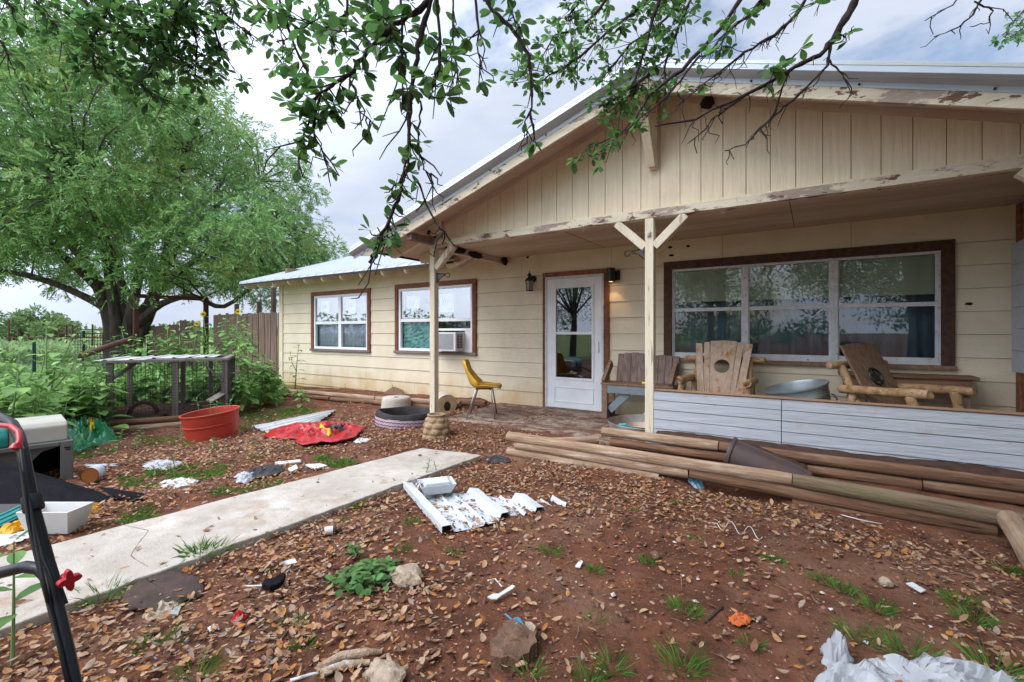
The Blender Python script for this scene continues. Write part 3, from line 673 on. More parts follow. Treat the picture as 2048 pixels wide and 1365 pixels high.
# partition at the right end of the porch
pt = thing('porch_partition', 'whitewashed board partition on brown posts at right end of porch', 'partition', (1.66, 6.0, .1))
b = MB()
for k in range(6): b.box(1.615, 1.64, 5.0, WY-.06, .92+.207*k, .92+.207*k+.203)
b.build('boards', mWhitewash, pt, bev=.003)
b = MB(); b.box(1.645, 1.735, WY-.16, WY-.05, .1, 2.54); b.box(1.645, 1.735, 5.0, 5.09, .1, 2.54); b.build('frame', mBrown, pt, bev=.004)
b = MB(); b.box(1.66, 1.72, 5.1, WY-.17, .1, .90); b.build('lower_boards', mBrown, pt)
b = MB(); b.box(1.66, 1.72, 5.1, WY-.17, 2.17, 2.54); b.build('upper_boards', mGroove, pt)
# low front wall
hw = thing('half_wall', 'low whitewashed plank wall along the porch front behind the timbers', 'wall', (.3, YF, .1))
xj = W(1563, 830, YF-.05).x
b = MB()
for k in range(6):
    zz = .12 + .0965*k; h_ = .0905
    for a, c in ((GXc+.02, xj-.003), (xj+.003, 1.6)): b.box(a, c, YF-.052+.004*(k % 2), YF-.03, zz, zz+h_)
b.build('planks', mWhitewash, hw, bev=.002)
b = MB(); b.box(GXc+.02, 1.6, YF-.058, YF+.03, .70, .712); b.build('top_edge', mRawEdge, hw, bev=.003)
b = MB(); b.box(GXc+.03, 1.6, YF-.029, YF+.02, .1, .699); b.build('backing', mat('grey_brown_joint', (.2,.18,.17), rough=.9), hw)
# ---------------------------------------------------------------- things on the porch
FZ = .107
class Fr:                                 # a small local frame: x forward, y to its left, z up
    def __init__(s, c, f, z=FZ): s.c = V((c[0], c[1], z)); s.f = V((f[0], f[1], 0)).normalized(); s.l = V((-s.f.y, s.f.x, 0))
    def __call__(s, x, y, z): return s.c + s.f*x + s.l*y + V((0,0,z))
# yellow shell chair
fr = Fr((-3.93, 5.31), (.86,.51)); ch = thing('shell_chair', 'yellow moulded plastic chair with chrome legs beside the front door', 'chair', fr(0,0,0))
prof = [(-.30,.80),(-.285,.76),(-.25,.66),(-.215,.56),(-.185,.48),(-.14,.435),(-.07,.42),(.03,.417),(.13,.425),(.2,.425),(.245,.405)]
P = []
for i, (x, z) in enumerate(prof):
    t = i/(len(prof)-1); hw_ = .17 + .055*math.sin(min(1, t*1.5)*math.pi/2) - (.03 if i == len(prof)-1 else 0) - (.03 if i == 0 else 0)
    row = []
    for j in range(13):
        s_ = -1 + 2*j/12; cu = max(0, abs(s_)-.55)/.45
        k = 1 if .25 < t < .75 else .55
        row.append(fr(x + (.10*cu**2*k if t < .55 else .0), s_*hw_, z + (.05*cu**2*k if t > .35 else .0)))
    P.append(row)
b = MB(); b.grid(P); b.build('shell', mYellowChair, ch, smooth=True, solid=.008)
P2 = [[p + V((0,0,.009)) for p in row[2:11]] for row in P[5:]]
b = MB(); b.grid(P2); b.build('seat_pad', mTweed, ch, smooth=True, solid=.006)
for sy in (-1, 1):
    for (x, xf) in ((-.09,-.22),(.10,.17)):
        b = MB(); b.tube([fr(x, sy*.13, .41), fr(x*1.1, sy*.16, .385), fr(xf, sy*.21, .002)], .0105, 8); b.build('leg', mChrome, ch, smooth=True)
b = MB(); b.bar(fr(-.1,0,.402), fr(.12,0,.402), .26, .012); b.build('seat_plate', mBenchBrown, ch)
b = MB(); b.tube([fr(-.1,-.135,.40), fr(.1,-.135,.40)], .0105, 8); b.tube([fr(-.1,.135,.40), fr(.1,.135,.40)], .0105, 8)
# reclaimed bench
BX0, BX1, BY0, BY1 = -2.49, -1.52, 6.12, 6.46
bn = thing('bench', 'reclaimed plank bench with blue grey apron against the wall by the door', 'bench', (-2, 6.3, FZ))
b = MB(); b.box(BX0-.01, BX1+.01, BY0-.02, BY1, .575, .60); b.build('seat', mBenchBrown, bn, bev=.004)
b = MB(); b.box(BX0+.085, BX1-.085, BY0-.006, BY0+.02, .46, .573); b.build('apron', mBenchBlue, bn, bev=.004)
for x in (BX0, BX1-.085):
    for y in (BY0-.008, BY1-.06):
        b = MB(); b.box(x, x+.083, y, y+.035, FZ, .573); b.build('leg', mBenchBrown, bn, bev=.005)
    b = MB(); b.box(x+.025, x+.06, BY0+.03, BY1-.065, .12, .30); b.build('side_board', mSlat, bn)
b = MB(); b.bar((BX0+.1, BY0+.05, .22), (BX0+.36, BY0+.05, .47), .03, .10, (0,0,1)); b.build('brace', mBenchBlue, bn)
def bslat(x, h, wd=.1, m=mSlat):
    b = MB(); b.bar((x, BY1-.09, .602), (x+.006*R.uniform(-1,1), BY1-.005, .602+h), wd-.004, .018, (0,-1,.2)); b.build('back_slat', m, bn, bev=.002)
for k in range(4): bslat(BX0+.17+.1*k, .40+.012*R.uniform(-1,1))
for k in range(4): bslat(BX0+.66+.09*k, .385+.012*R.uniform(-1,1), .09)
for k in range(2):
    b = MB(); b.box(BX0+.515+.02, BX0+.61, BY1-.09+.035*k, BY1-.07+.035*k, .603+.135*k, .735+.135*k); b.build('back_block', mPine, bn, bev=.003)
for x in (BX0+.03, BX1-.03):
    b = MB(); b.bar((x, BY0+.0, .602), (x, BY1-.05, .86), .05, .10, (0,-.3,1)); b.build('arm', mBenchBrown, bn, bev=.004)
yt = thing('toy_bottle', 'small bright yellow bottle lying on the bench seat by the post', 'bottle', (-1.86,6.16,.62))
b = MB(); Mx = Matrix.Translation((-1.93,6.16,.622)) @ Matrix.Rotation(rad(90),4,'Y')
b.lathe([(0,0),(.02,.002),(.021,.1),(.012,.125),(0,.125)], 14, Mx); b.build('body', mat('bright_yellow', (.85,.62,.01), rough=.4), yt, smooth=40)
b = MB(); b.lathe([(0,.126),(.013,.126),(.013,.15),(0,.15)], 12, Mx); b.build('cap', mat('yellow_cap', (.7,.4,.01), rough=.4), yt, smooth=40)
# pole chairs
def pole(b, p, q, r, wob=.12, n=10, seg=6, endr=.75):
    p, q = V(p), V(q); pts, rs = [], []
    L = (q-p).length
    for i in range(seg+1):
        t = i/seg; j = .006
        pts.append(p.lerp(q, t) + V((R.uniform(-j,j), R.uniform(-j,j), R.uniform(-j,j)))); rs.append(r*(1+R.uniform(-wob,wob)*.6))
    d = (q-p).normalized()
    pts = [p - d*.006] + pts + [q + d*.006]; rs = [rs[0]*endr] + rs + [rs[-1]*endr]
    b.tube(pts, rs, n)
def pole_chair(c, f, label, style):
    fr = Fr(c, f); t = thing('pole_chair', label, 'chair', fr(0,0,0), 'pole framed porch chairs')
    for sy in (-1, 1):
        b = MB(); pole(b, fr(-.34, sy*.345, .625), fr(.40, sy*.345, .655), .042); b.build('arm', mPoleWood, t, smooth=50)
        b = MB(); pole(b, fr(.36, sy*.345, .0), fr(.27, sy*.345, .62), .043); b.build('leg', mPoleWood, t, smooth=50)
        b = MB(); pole(b, fr(-.40, sy*.32, .0), fr(-.22, sy*.32, .60), .04); b.build('leg', mPoleWood, t, smooth=50)
        b = MB(); pole(b, fr(-.12, sy*.29, .30), fr(-.36, sy*.29, .86), .037); b.build('back_post', mPoleWood, t, smooth=50)
    b = MB(); pole(b, fr(-.385, -.44, .86), fr(-.385, .44, .86), .037); b.build('crossbar', mPoleWood, t, smooth=50)
    for k in range(5):
        b = MB(); b.bar(fr(.33-.085*k, -.28, .40-.02*k), fr(.33-.085*k, .28, .40-.02*k), .078, .02); b.build('seat_slat', mChairWood if style == 'moon' else mChairDark, t, bev=.003)
    m = mChairWood if style == 'moon' else mChairDark
    # the back lies in a leaning plane: a = across, h = up the back
    o = fr(-.03, 0, .33); up = (fr(-.40,0,1.075) - o); H = up.length; up.normalize(); nrm = fr.l.cross(up)
    def BP(a, h): return o + fr.l*a + up*h
    def slat(a0, a1, w0, w1, h0, h1):
        b = MB(); b.prism([BP(a0-w0/2,h0), BP(a0+w0/2,h0), BP(a1+w1/2,h1), BP(a1-w1/2,h1)], nrm*.02); b.build('back_slat', m, t, bev=.002)
    if style == 'moon':
        for s_ in (-1, 1):
            slat(s_*.19, s_*.285, .082, .075, 0, H-.03); slat(s_*.125, s_*.193, .05, .07, .0, H-.012)
            hc, rr, n = H*.60, .088, 14
            arc = [(s_*rr*math.sin(a), hc + rr*math.cos(a)) for a in np.linspace(math.pi, 0, n)]
            pts = [(0,0),(s_*.098,0),(s_*.152,H),(0,H+.01),(0,hc+rr)] + arc[::-1][1:-1] + [(0,hc-rr)]
            b = MB(); P3 = [BP(*p) for p in pts]; b.prism(P3, nrm*.02); b.build('back_panel', m, t)
    else:
        for k in range(6): slat(-.215+.086*k, -.235+.094*k, .082, .090, 0, H-.006*abs(k-2.5)**1.5)
        b = MB(); c = BP(.0, H*.55) + nrm*.024
        b.tube([c + (fr.l*math.cos(a)+up*math.sin(a))*.085 for a in np.linspace(0, 2*math.pi, 28)[:-1]], .012, 6, closed=True)
        star = []
        for k in range(10): a = math.pi/2 + k*math.pi/5; r_ = .078 if k % 2 == 0 else .034; star.append(c - nrm*.006 + (fr.l*math.cos(a)+up*math.sin(a))*r_)
        b.prism(star, nrm*.012); b.build('star_emblem', mBlack, t)
    return t
pole_chair((-.935, 5.83), (0,-1), 'pale slatted pole chair with round hole in its back', 'moon')
pole_chair((.69, 5.77), (.82,-.57), 'brown slatted pole chair with black star on its back', 'star')
# galvanised tub behind the half wall
Mt = Matrix.Translation((-.06, 5.9, FZ+.07)) @ Matrix.Rotation(rad(-12), 4, 'Y') @ Matrix.Rotation(rad(5), 4, 'X')
n = 72; b = MB(); vs_l = []
tb = thing('metal_tub', 'tilted ribbed galvanised tub between the two pole chairs', 'tub', (-.06, 5.9, FZ))
prof = [(.26,0),(.27,.02),(.275,.12),(.283,.30),(.292,.44),(.298,.455),(.292,.47),(.30,.54),(.312,.55),(.312,.565),(.30,.565),(.29,.54),(.275,.3),(.26,.02),(0,.015)]
vs2 = []
for i, (r, z) in enumerate(prof):
    for k in range(n):
        a = 2*math.pi*k/n; rr = r + (.006*math.sin(a*30) if .05 < z < .43 and i < 6 else 0)
        vs2.append(Mt @ V((rr*math.cos(a), rr*math.sin(a), z)))
b.add(vs2, [(i*n+k, i*n+(k+1)%n, (i+1)*n+(k+1)%n, (i+1)*n+k) for i in range(len(prof)-1) for k in range(n)]); b.build('body', mGalv, tb, smooth=40)
b = MB(); c = Mt @ V((.315,0,.40)); b.tube([Mt @ V((.30,-.06,.42)), Mt @ V((.335,-.05,.40)), Mt @ V((.34,0,.36)), Mt @ V((.335,.05,.40)), Mt @ V((.30,.06,.42))], .007, 6); b.build('handle', mGalvDirty, tb)
sb = thing('wall_shelf', 'brown boxed plank shelf on legs below the picture window', 'shelf', (.75, 6.33, FZ))
b = MB(); b.box(.22, 1.33, 6.17, 6.47, .835, .865); b.build('top_board', mBoxWood, sb, bev=.004)
b = MB(); b.box(.26, 1.28, 6.20, 6.225, .68, .833); b.build('front_board', mBoxWood, sb, bev=.003)
for x in (.3, 1.19):
    b = MB(); b.box(x, x+.08, 6.23, 6.32, FZ, .833); b.build('leg', mSlat, sb)
# round feed pan on the slab, enamel pan in it, galvanised can behind
fp = thing('feed_pan', 'wide round dirty metal pan on porch floor behind the middle post', 'pan', (-1.68,5.62,FZ))
b = MB(); b.lathe([(.43,0),(.475,.10),(.485,.115),(.49,.11),(.485,.10),(.455,.015),(0,.012)], 48, Matrix.Translation((-1.68,5.62,FZ))); b.build('body', mGalvDirty, fp, smooth=40)
b = MB(); b.lathe([(.40,.02),(.3,.032),(0,.036)], 30, Matrix.Translation((-1.68,5.62,FZ)), .05); b.build('dirt', mSlab, fp, smooth=True)
ep = thing('enamel_pan', 'teal enamel cooking pan with loop handle resting in the round metal pan', 'pan', (-1.69,5.38,FZ+.04))
Mp = Matrix.Translation((-1.69,5.36,FZ+.042))
b = MB(); b.lathe([(0,0),(.13,0),(.165,.02),(.175,.07),(.18,.075),(.172,.076)], 32, Mp); b.build('body', mTeal, ep, smooth=40)
b = MB(); b.lathe([(.171,.075),(.162,.022),(.128,.004),(0,.004)], 32, Mp); b.build('inside', mCreamEnamel, ep, smooth=40)
b = MB(); c = Mp @ V((-.21,-.03,.06)); b.tube([c + V((.045*math.cos(a), .04*math.sin(a), 0)) for a in np.linspace(.3, 2*math.pi-.3, 14)], .009, 6); b.build('handle', mTeal, ep, smooth=True)
gc = thing('metal_canister', 'pale grey rounded metal canister lying at the wall under the bench', 'canister', (-1.72,6.24,FZ))
b = MB(); b.box(-1.93, -1.5, 6.18, 6.32, FZ+.002, FZ+.115); b.build('body', mat('pale_steel', (.5,.53,.56), (.42,.45,.48), 7, rough=.4, metal=.4), gc, bev=.025)
b = MB(); b.lathe([(.035,0),(.035,.004),(.028,.004),(.028,0)], 20, Matrix.Translation((-1.80,6.178,FZ+.06)) @ Matrix.Rotation(rad(90),4,'X')); b.build('ring', mGalv, gc, smooth=40)
# lamps
p = W(1068, 566, WY); la = thing('wall_lantern', 'black carriage lantern with ribbed glass on the wall left of the door', 'lantern', (p.x, WY, p.z))
lx = p.x + .0
b = MB(); b.lathe([(0,0),(.055,0),(.055,.015),(.03,.03),(0,.032)], 20, Matrix.Translation((lx, WY-.013, p.z+.06)) @ Matrix.Rotation(rad(90),4,'X')); b.tube([(lx,WY-.04,p.z+.05),(lx,WY-.10,p.z+.075),(lx,WY-.14,p.z+.06)], .011, 8); b.build('bracket', mBlack, la, smooth=40)
Ml = Matrix.Translation((lx, WY-.14, p.z-.145))
b = MB(); b.lathe([(.075,.16),(.08,.165),(.05,.205),(.025,.22),(.02,.235),(.035,.25),(.035,.262),(.018,.28),(.006,.30),(.004,.325),(0,.33)], 12, Ml); b.build('cap', mBlack, la, smooth=40)
b = MB()
for k in range(6):
    a = k*math.pi/3; q0 = Ml @ V((.056*math.cos(a), .056*math.sin(a), 0)); q1 = Ml @ V((.072*math.cos(a), .072*math.sin(a), .165)); b.tube([q0, q1], .005, 5)
b.lathe([(0,0),(.06,0),(.062,.012),(.05,.014),(0,.014)], 6, Ml); b.build('cage', mBlack, la)
b = MB(); b.lathe([(.05,.015),(.064,.16)], 6, Ml); b.build('glass_panel', mat('grey_ribbed_glass', (.34,.30,.29), (.24,.21,.2), 20, rough=.3), la)
p = W(1228, 552, WY); lt = thing('porch_light', 'black cylinder downlight with warm glow right of the door', 'wall light', (p.x, WY, p.z))
b = MB(); b.box(p.x+.0, p.x+.10, WY-.035, WY-.012, p.z-.07, p.z+.07); b.box(p.x+.03, p.x+.07, WY-.075, WY-.035, p.z-.02, p.z+.02); b.build('bracket', mBlack, lt, bev=.003)
Mc = Matrix.Translation((p.x+.0, WY-.125, p.z-.10))
b = MB(); b.lathe([(.048,.0),(.058,-.002),(.058,.2),(0,.2)], 28, Mc); b.lathe([(.048,0),(.048,.03),(0,.03)], 28, Mc); b.build('shade', mBlack, lt, smooth=40)
b = MB(); b.lathe([(0,.006),(.04,.006),(.04,.028),(0,.028)], 20, Mc); b.build('bulb', mGlow, lt)
lamp = bpy.data.lights.new('lamp_glow', 'SPOT'); lamp.energy = 2.2; lamp.color = (1,.62,.3); lamp.spot_size = rad(95); lamp.spot_blend = .6; lamp.shadow_soft_size = .03
lo = bpy.data.objects.new('lamp_glow', lamp); COL.objects.link(lo); lo.location = Mc @ V((0,0,-.004)); lo.parent = lt; lo.location = (Mc @ V((0,0,-.004))) - V(OFF[lt.name])
# plant hanger brackets
def hanger(p, sx, label):
    p = V(p); t = thing('plant_hanger', label, 'bracket', p)
    b = MB(); b.tube([p+V((sx*.003,0,-.12)), p+V((sx*.003,0,.03))], .007, 6); b.tube([p+V((sx*.003,0,-.11)), p+V((sx*.09,0,-.04)), p+V((sx*.16,0,.0))], .006, 6)
    b.tube([p+V((sx*.0,0,.02)), p+V((sx*.15,0,.005)), p+V((sx*.21,0,.012))] + [p+V((sx*(.21+.03*math.sin(a)),0,-.018+.03*math.cos(a))) for a in np.linspace(0, 4.4, 9)], .006, 6)
    b.tube([p+V((sx*(.145+.017*math.sin(a)),0,-.008+.017*math.cos(a))) for a in np.linspace(0, 5.4, 9)], .005, 6); b.build('arm', mBlack, t)
    b = MB(); b.prism([p+V((sx*.01,.003,.015)), p+V((sx*.11,.003,.006)), p+V((sx*.01,.003,-.09))], (0,.006,0)); b.build('plate', mat('dull_grey_plate', (.12,.12,.13), rough=.5, metal=.5), t)
hanger((-4.424, YF, 2.10), 1, 'black scroll plant hanger on the left porch post')
hanger((GXc-.077, YF+.03, 2.17), -1, 'black scroll plant hanger on the middle porch post')
# mud nests
def nest(name, c, r, label, sq=(1,1,1)):
    c = V(c); b = MB(); n = 14; vs3 = []
    for i in range(9):
        th = math.pi*i/8
        for k in range(n):
            a = 2*math.pi*k/n; d = V((math.sin(th)*math.cos(a), math.sin(th)*math.sin(a), math.cos(th))); rr = r*(1+.5*mnoise.noise(d*1.9+c*3)+.2*mnoise.noise(d*5+c))
            vs3.append(c + V((d.x*rr*sq[0], d.y*rr*sq[1], d.z*rr*sq[2])))
    b.add(vs3, [(i*n+k, i*n+(k+1)%n, (i+1)*n+(k+1)%n, (i+1)*n+k) for i in range(8) for k in range(n)])
    return tag(b.build(name, mNest, loc=c, smooth=True), label, 'nest', 'dark nests under the porch roof')
nest('mud_nest', (-4.46, 4.80, 2.665), .07, 'dark nest tucked above the grey outrigger at gable foot', (.7,.9,.8))
nest('mud_nest', (-4.395, 5.25, 2.52), .065, 'long crusty nest on the side beam nearest the brace', (.5,3.6,.9))
nest('mud_nest', (-4.395, 5.72, 2.49), .055, 'shorter crusty nest on the side beam farther back', (.5,3,.9))
nest('mud_nest', (-4.33, 6.44, 2.49), .065, 'round dark nest on the wall where the side beam ends', (.8,.8,1))
nest('mud_nest', (W(1416,208,YF).x, YF-.03, W(1416,208,YF).z), .06, 'shaggy nest on the gable boards under the right rake', (1.1,.6,.9))
for px, py, s_, tx in ((1340,495,.02,'tiny nest on the siding upper left of picture window'), (1343,511,.022,'small flat nest touching the siding just above picture window corner'), (1376,493,.018,'tiny nest on the wall near the porch ceiling right of middle post'), (1938,608,.02,'small dark nest on the siding right of the picture window'), (1055,515,.022,'small round nest high on the wall above the lantern')):
    p = W(px, py, WY-.012); nest('mud_nest', p, s_, tx, (1.3,.5,.7))
# ---------------------------------------------------------------- timbers of the beds
def timber(p, q, r, m, label, group, sag=.004):
    p, q = V(p), V(q); L = (q-p).length; X = (q-p).normalized(); Y = V((0,0,1)).cross(X).normalized(); Z = X.cross(Y)
    Mx = Matrix((X, Y, Z)).transposed().to_4x4(); Mx.translation = p.lerp(q, .5)
    b = MB(); pts, rs = [], []; sd = R.random()*50
    k = max(6, int(L/.12))
    for i in range(k+1):
        x = -L/2 + L*i/k; pts.append((x, mnoise.noise(V((x*.8, sd, 0)))*.012, mnoise.noise(V((x*.8, sd, 9)))*.010)); rs.append(r*(1+.07*mnoise.noise(V((x*2.2, sd, 4)))))
    rs[0] *= .93; rs[-1] *= .93
    b.tube(pts, rs, 14); o = b.build('landscape_timber', m, M=Mx, smooth=50)
    return tag(o, label, 'timber', group)
A_, B_ = V((-2.72,4.10,0)), V((1.02,4.33,0))
def onl(px, z, A=A_, B=B_):
    r = ray(px, 665); d = B-A
    t = (A.x*r.y - A.y*r.x)/(d.y*r.x - d.x*r.y)
    p = A + d*t; return V((p.x, p.y, z - .065*t - .066*max(0,(t-.58)/.42)))
gF = 'timbers edging the porch bed'
timber(onl(1016,.035), onl(1319,.035), .049, mLog, 'bottom left timber of the front bed wall above dry leaves', gF)
timber(onl(1032,.118), onl(1377,.118), .049, mLog, 'middle left timber of the front bed wall', gF)
timber(onl(1380,.118), onl(1990,.118), .052, mLogDark, 'long middle timber of the front bed wall spanning the dark gap', gF)
timber(onl(1584,.03), onl(1990,.03), .050, mLogDark, 'bottom right timber of the front bed wall half sunk in soil', gF)
timber(onl(1016,.200), onl(1583,.204), .052, mLog, 'top left pale timber of the front bed wall', gF)
timber(onl(1585,.204), onl(2110,.204), .055, mLogMoss, 'top right mossy green timber of the front bed wall', gF)
timber((-2.66,4.21,.115), (-1.93,4.66,.15), .042, mLog, 'upper timber of the short slanting return at left end of bed', gF)
timber((-2.64,4.20,.03), (-1.93,4.64,.06), .042, mLogDark, 'lower timber of the short slanting return at left end of bed', gF)
A2, B2 = V((-1.9,4.68,0)), V((1.7,4.70,0))
def onk(px, z): p = onl(px, z, A2, B2); return V((p.x, p.y, z))
timber(onk(1205,.245), onk(1437,.245), .047, mLog, 'pale timber at the foot of the middle post', gF)
timber(onk(1439,.242), onk(2110,.215), .047, mLogDark, 'long upper timber in front of the whitewashed wall', gF)
timber(onk(1222,.15), onk(1610,.145), .043, mLogDark, 'split lower timber under the pale one by the middle post', gF)
timber(onk(1613,.135), onk(1842,.13), .044, mLogDark, 'lower timber between the brown trough and the dark joint', gF)
timber(onk(1845,.13), onk(2110,.12), .044, mLogDark, 'lower timber right of the dark joint under the white wall', gF)
timber((1.05,4.27,.085), (.93,3.05,.10), .062, mLog, 'thick upper timber at right edge running toward the yard', gF)
timber((1.12,4.24,-.025), (1.0,3.0,-.01), .058, mLogDark, 'lower timber under the thick one at right edge', gF)
gH = 'timbers edging the bed along the house'
for i, (a, c) in enumerate(((-11.4,-9.15),(-9.12,-6.75),(-6.72,-4.75))):
    za, zc = tz(a,5.6)+.125, tz(c,5.6)+.12
    timber((a,5.79,za), (c,5.79,zc), .045, mLog, ('upper timber of house bed by the picket fence', 'upper timber of house bed below the lace curtain window', 'upper timber of house bed behind the tyre planter')[i], gH)
for i, (a, c) in enumerate(((-11.2,-8.05),(-8.0,-4.8))):
    timber((a,5.75,tz(a,5.6)+.04), (c,5.75,tz(c,5.6)+.04), .043, mLogDark, ('lower timber of house bed nearer the picket fence', 'lower timber of house bed nearer the porch')[i], gH)
# loose soil along the white wall
nn = 120; P = []
for i in range(nn+1):
    x = -1.35 + 3.0*i/nn; h = .285 + .035*mnoise.noise(V((x*1.6,2,0))) + .012*mnoise.noise(V((x*9,2,0)))
    P.append([(x, 4.66, h-.05), (x, 4.70, h-.005), (x, 4.75, h+.006*mnoise.noise(V((x*30,1,0)))), (x, YF-.04, h+.012)])
b = MB(); b.grid(P); mSoil = mat('dark_loose_soil', (.085,.042,.03), (.045,.025,.018), 12, rough=1, bump=.9, spots=[((.25,.18,.14), 60, .70, .74)])
tag(b.build('bed_soil', mSoil, smooth=True), kind='structure')
# trough: a pot lying on its side in the bed
p0, p1 = V((-.62,4.47,.225)), V((-.02,4.42,.075)); X = (p1-p0).normalized(); Y = V((0,0,1)).cross(X).normalized(); Z = X.cross(Y)
Mx = Matrix((Z, Y, -X)).transposed().to_4x4(); Mx = Matrix((Y, Z, X)).transposed().to_4x4(); Mx.translation = p0
tr = thing('plastic_trough', 'brown plastic planter lying on its side between the bed timbers', 'planter', p0)
b = MB(); b.lathe([(.125,.01),(.15,0),(.155,-.01),(.158,.0),(.155,.022),(.142,.03),(.135,.2),(.118,.5),(.10,.60),(.06,.625),(0,.63)], 28, Mx); b.build('body', mTrough, tr, smooth=40)
P = [[(p0.lerp(p1, .25+.7*i/14).x, p0.lerp(p1,.3).y+.02+.14*j/6-.02*i/14, p0.lerp(p1, .25+.7*i/14).z+.135-.02*(i/14)-.012*(j-2)**2/4*1.2+.008*mnoise.noise(V((i*.7,j*.9,3)))) for j in range(7)] for i in range(15)]
b = MB(); b.grid(P); b.build('soil', mSoil, tr, smooth=True, solid=.02)
# ---------------------------------------------------------------- planters and logs by the porch
hl = thing('hollow_log', 'short pale log with a hollow end behind the left porch post', 'log', (-4.75,5.45,.1))
ax = V((.80,-.6,0)).normalized(); c0 = V((-4.98,5.62,.20)); c1 = c0 + ax*.36
b = MB(); b.tube([c0, c0.lerp(c1,.5), c1], [.155,.165,.15], 18); b.build('bark', mat('pale_peeling_bark', (.62,.55,.46), (.45,.38,.3), 7, rough=.9, bump=.8, spots=[((.1,.08,.07), 9, .64, .68)]), hl, smooth=60)
b = MB(); e1 = c1 + ax*.004; sdv = ax.cross(V((0,0,1)))
outer = [e1 + (sdv*math.cos(a)+V((0,0,1))*math.sin(a))*.150*(1+.05*math.sin(a*3)) for a in np.linspace(0,2*math.pi,25)[:-1]]
inner = [e1 + V((0,0,-.03)) + (sdv*math.cos(a)*.052+V((0,0,1))*math.sin(a)*.075) for a in np.linspace(0,2*math.pi,25)[:-1]]
b.add(outer+inner, [(i,(i+1)%24,24+(i+1)%24,24+i) for i in range(24)]); b.build('cut_face', mEndGrain, hl)
b = MB(); b.add(inner+[e1+V((0,0,-.03))-ax*.001], [(i,(i+1)%24,24) for i in range(24)]); b.build('hollow', mNest, hl)
o = timber((-4.92,5.93,.155), (-4.42,6.02,.15), .055, mLogDark, 'short brown log lying by the wall behind the yellow chair', None)
o.name = 'short_log'; o['category'] = 'log'
cp = thing('concrete_planter', 'upturned pale round concrete planter behind the tyre', 'planter', (-5.9,5.62,0))
b = MB(); b.lathe([(.255,-.03),(.25,.05),(.235,.16),(.228,.20),(.21,.215),(0,.205)], 32, Matrix.Translation((-5.9,5.5,0)), .02); b.build('body', mConc, cp, smooth=45)
b = MB(); b.lathe([(.04,.207),(.04,.212),(0,.212)], 16, Matrix.Translation((-5.9,5.5,0))); b.build('drain_hole', mNest, cp)
ss = thing('stone_scrap', 'flat brown stone scrap leaning behind the concrete planter', 'stone', (-6.9,6.2,.1))
b = MB(); b.prism([(-7.25,6.28,.03),(-6.55,6.30,.05),(-6.75,6.40,.17),(-7.0,6.42,.22)], (.02,.05,.0)); b.build('slab_piece', mClod, ss)
ty = thing('tyre_planter', 'old tyre planter painted lilac outside with a black rim, by the post', 'planter', (-4.80,4.64,0))
Mt = Matrix.Translation((-4.80,4.64,-.03)) @ Matrix.Rotation(rad(3),4,V((-.5,.5,0)))
n = 96; prof = [(.375,0),(.405,.03),(.412,.07),(.412,.12),(.408,.165)]
b = MB(); vs4 = []
for i, (r, z) in enumerate(prof):
    for k in range(n):
        a = 2*math.pi*k/n; rr = r*(1+.02*math.sin(2*a+1)); vs4.append(Mt @ V((rr*math.cos(a), rr*math.sin(a), z)))
b.add(vs4, [(i*n+k, i*n+(k+1)%n, (i+1)*n+(k+1)%n, (i+1)*n+k) for i in range(len(prof)-1) for k in range(n)]); b.build('tread', mTyreP, ty, smooth=40)
b = MB()
for z0_ in (.045,.085,.128):
    b.tube([Mt @ V(((.4135*(1+.02*math.sin(2*a+1)))*math.cos(a), (.4135*(1+.02*math.sin(2*a+1)))*math.sin(a), z0_+.006*(1 if k % 2 else -1))) for k, a in enumerate(np.linspace(0,2*math.pi,97)[:-1])], .0045, 4, closed=True)
b.build('tread_groove', mTyre, ty)
b = MB(); prof = [(.409,.165),(.405,.20),(.385,.232),(.36,.235),(.345,.21),(.34,.15),(.34,.05)]; vs4 = []
for i, (r, z) in enumerate(prof):
    for k in range(n):
        a = 2*math.pi*k/n; rr = r*(1+.02*math.sin(2*a+1)); vs4.append(Mt @ V((rr*math.cos(a), rr*math.sin(a), z+.012*math.sin(a*3+2))))
b.add(vs4, [(i*n+k, i*n+(k+1)%n, (i+1)*n+(k+1)%n, (i+1)*n+k) for i in range(len(prof)-1) for k in range(n)]); b.build('sidewall', mTyre, ty, smooth=40)
b = MB(); b.lathe([(.345,.10),(.2,.12),(0,.13)], 40, Mt, .05); b.build('soil', mSlab, ty, smooth=True)
sp_ = thing('stone_pot', 'tan cast pot shaped like stacked cobbles before the tyre planter', 'pot', (-3.88,4.27,0))
b = MB(); n = 84; mr = 40; vs4 = []
for i in range(mr+1):
    t = i/mr; z = .30*t - .01; r = .165*(1-.15*t) if t < .55 else .151-.045*((t-.55)/.45)**1.2
    for k in range(n):
        a = 2*math.pi*k/n; row = t*4.1; q = int(row); fz = abs(math.sin(math.pi*(row % 1))); fa = abs(math.sin(a*3.5+q*1.9+.4*math.sin(q*5+a)))
        bu = .026*(fz*fa)**.38 if .04 < t < .88 else .006
        vs4.append(V((-3.88+(r+bu-.01)*math.cos(a), 4.27+(r+bu-.01)*math.sin(a), z)))
b.add(vs4, [(i*n+k, i*n+(k+1)%n, (i+1)*n+(k+1)%n, (i+1)*n+k) for i in range(mr) for k in range(n)]); b.build('body', mStonePot, sp_, smooth=True)
b = MB(); b.lathe([(.10,.275),(.112,.283),(.114,.295),(.105,.302),(.088,.30),(.08,.25),(0,.24)], 32, Matrix.Translation((-3.88,4.27,0)), .03); b.build('rim', mStonePot, sp_, smooth=50)
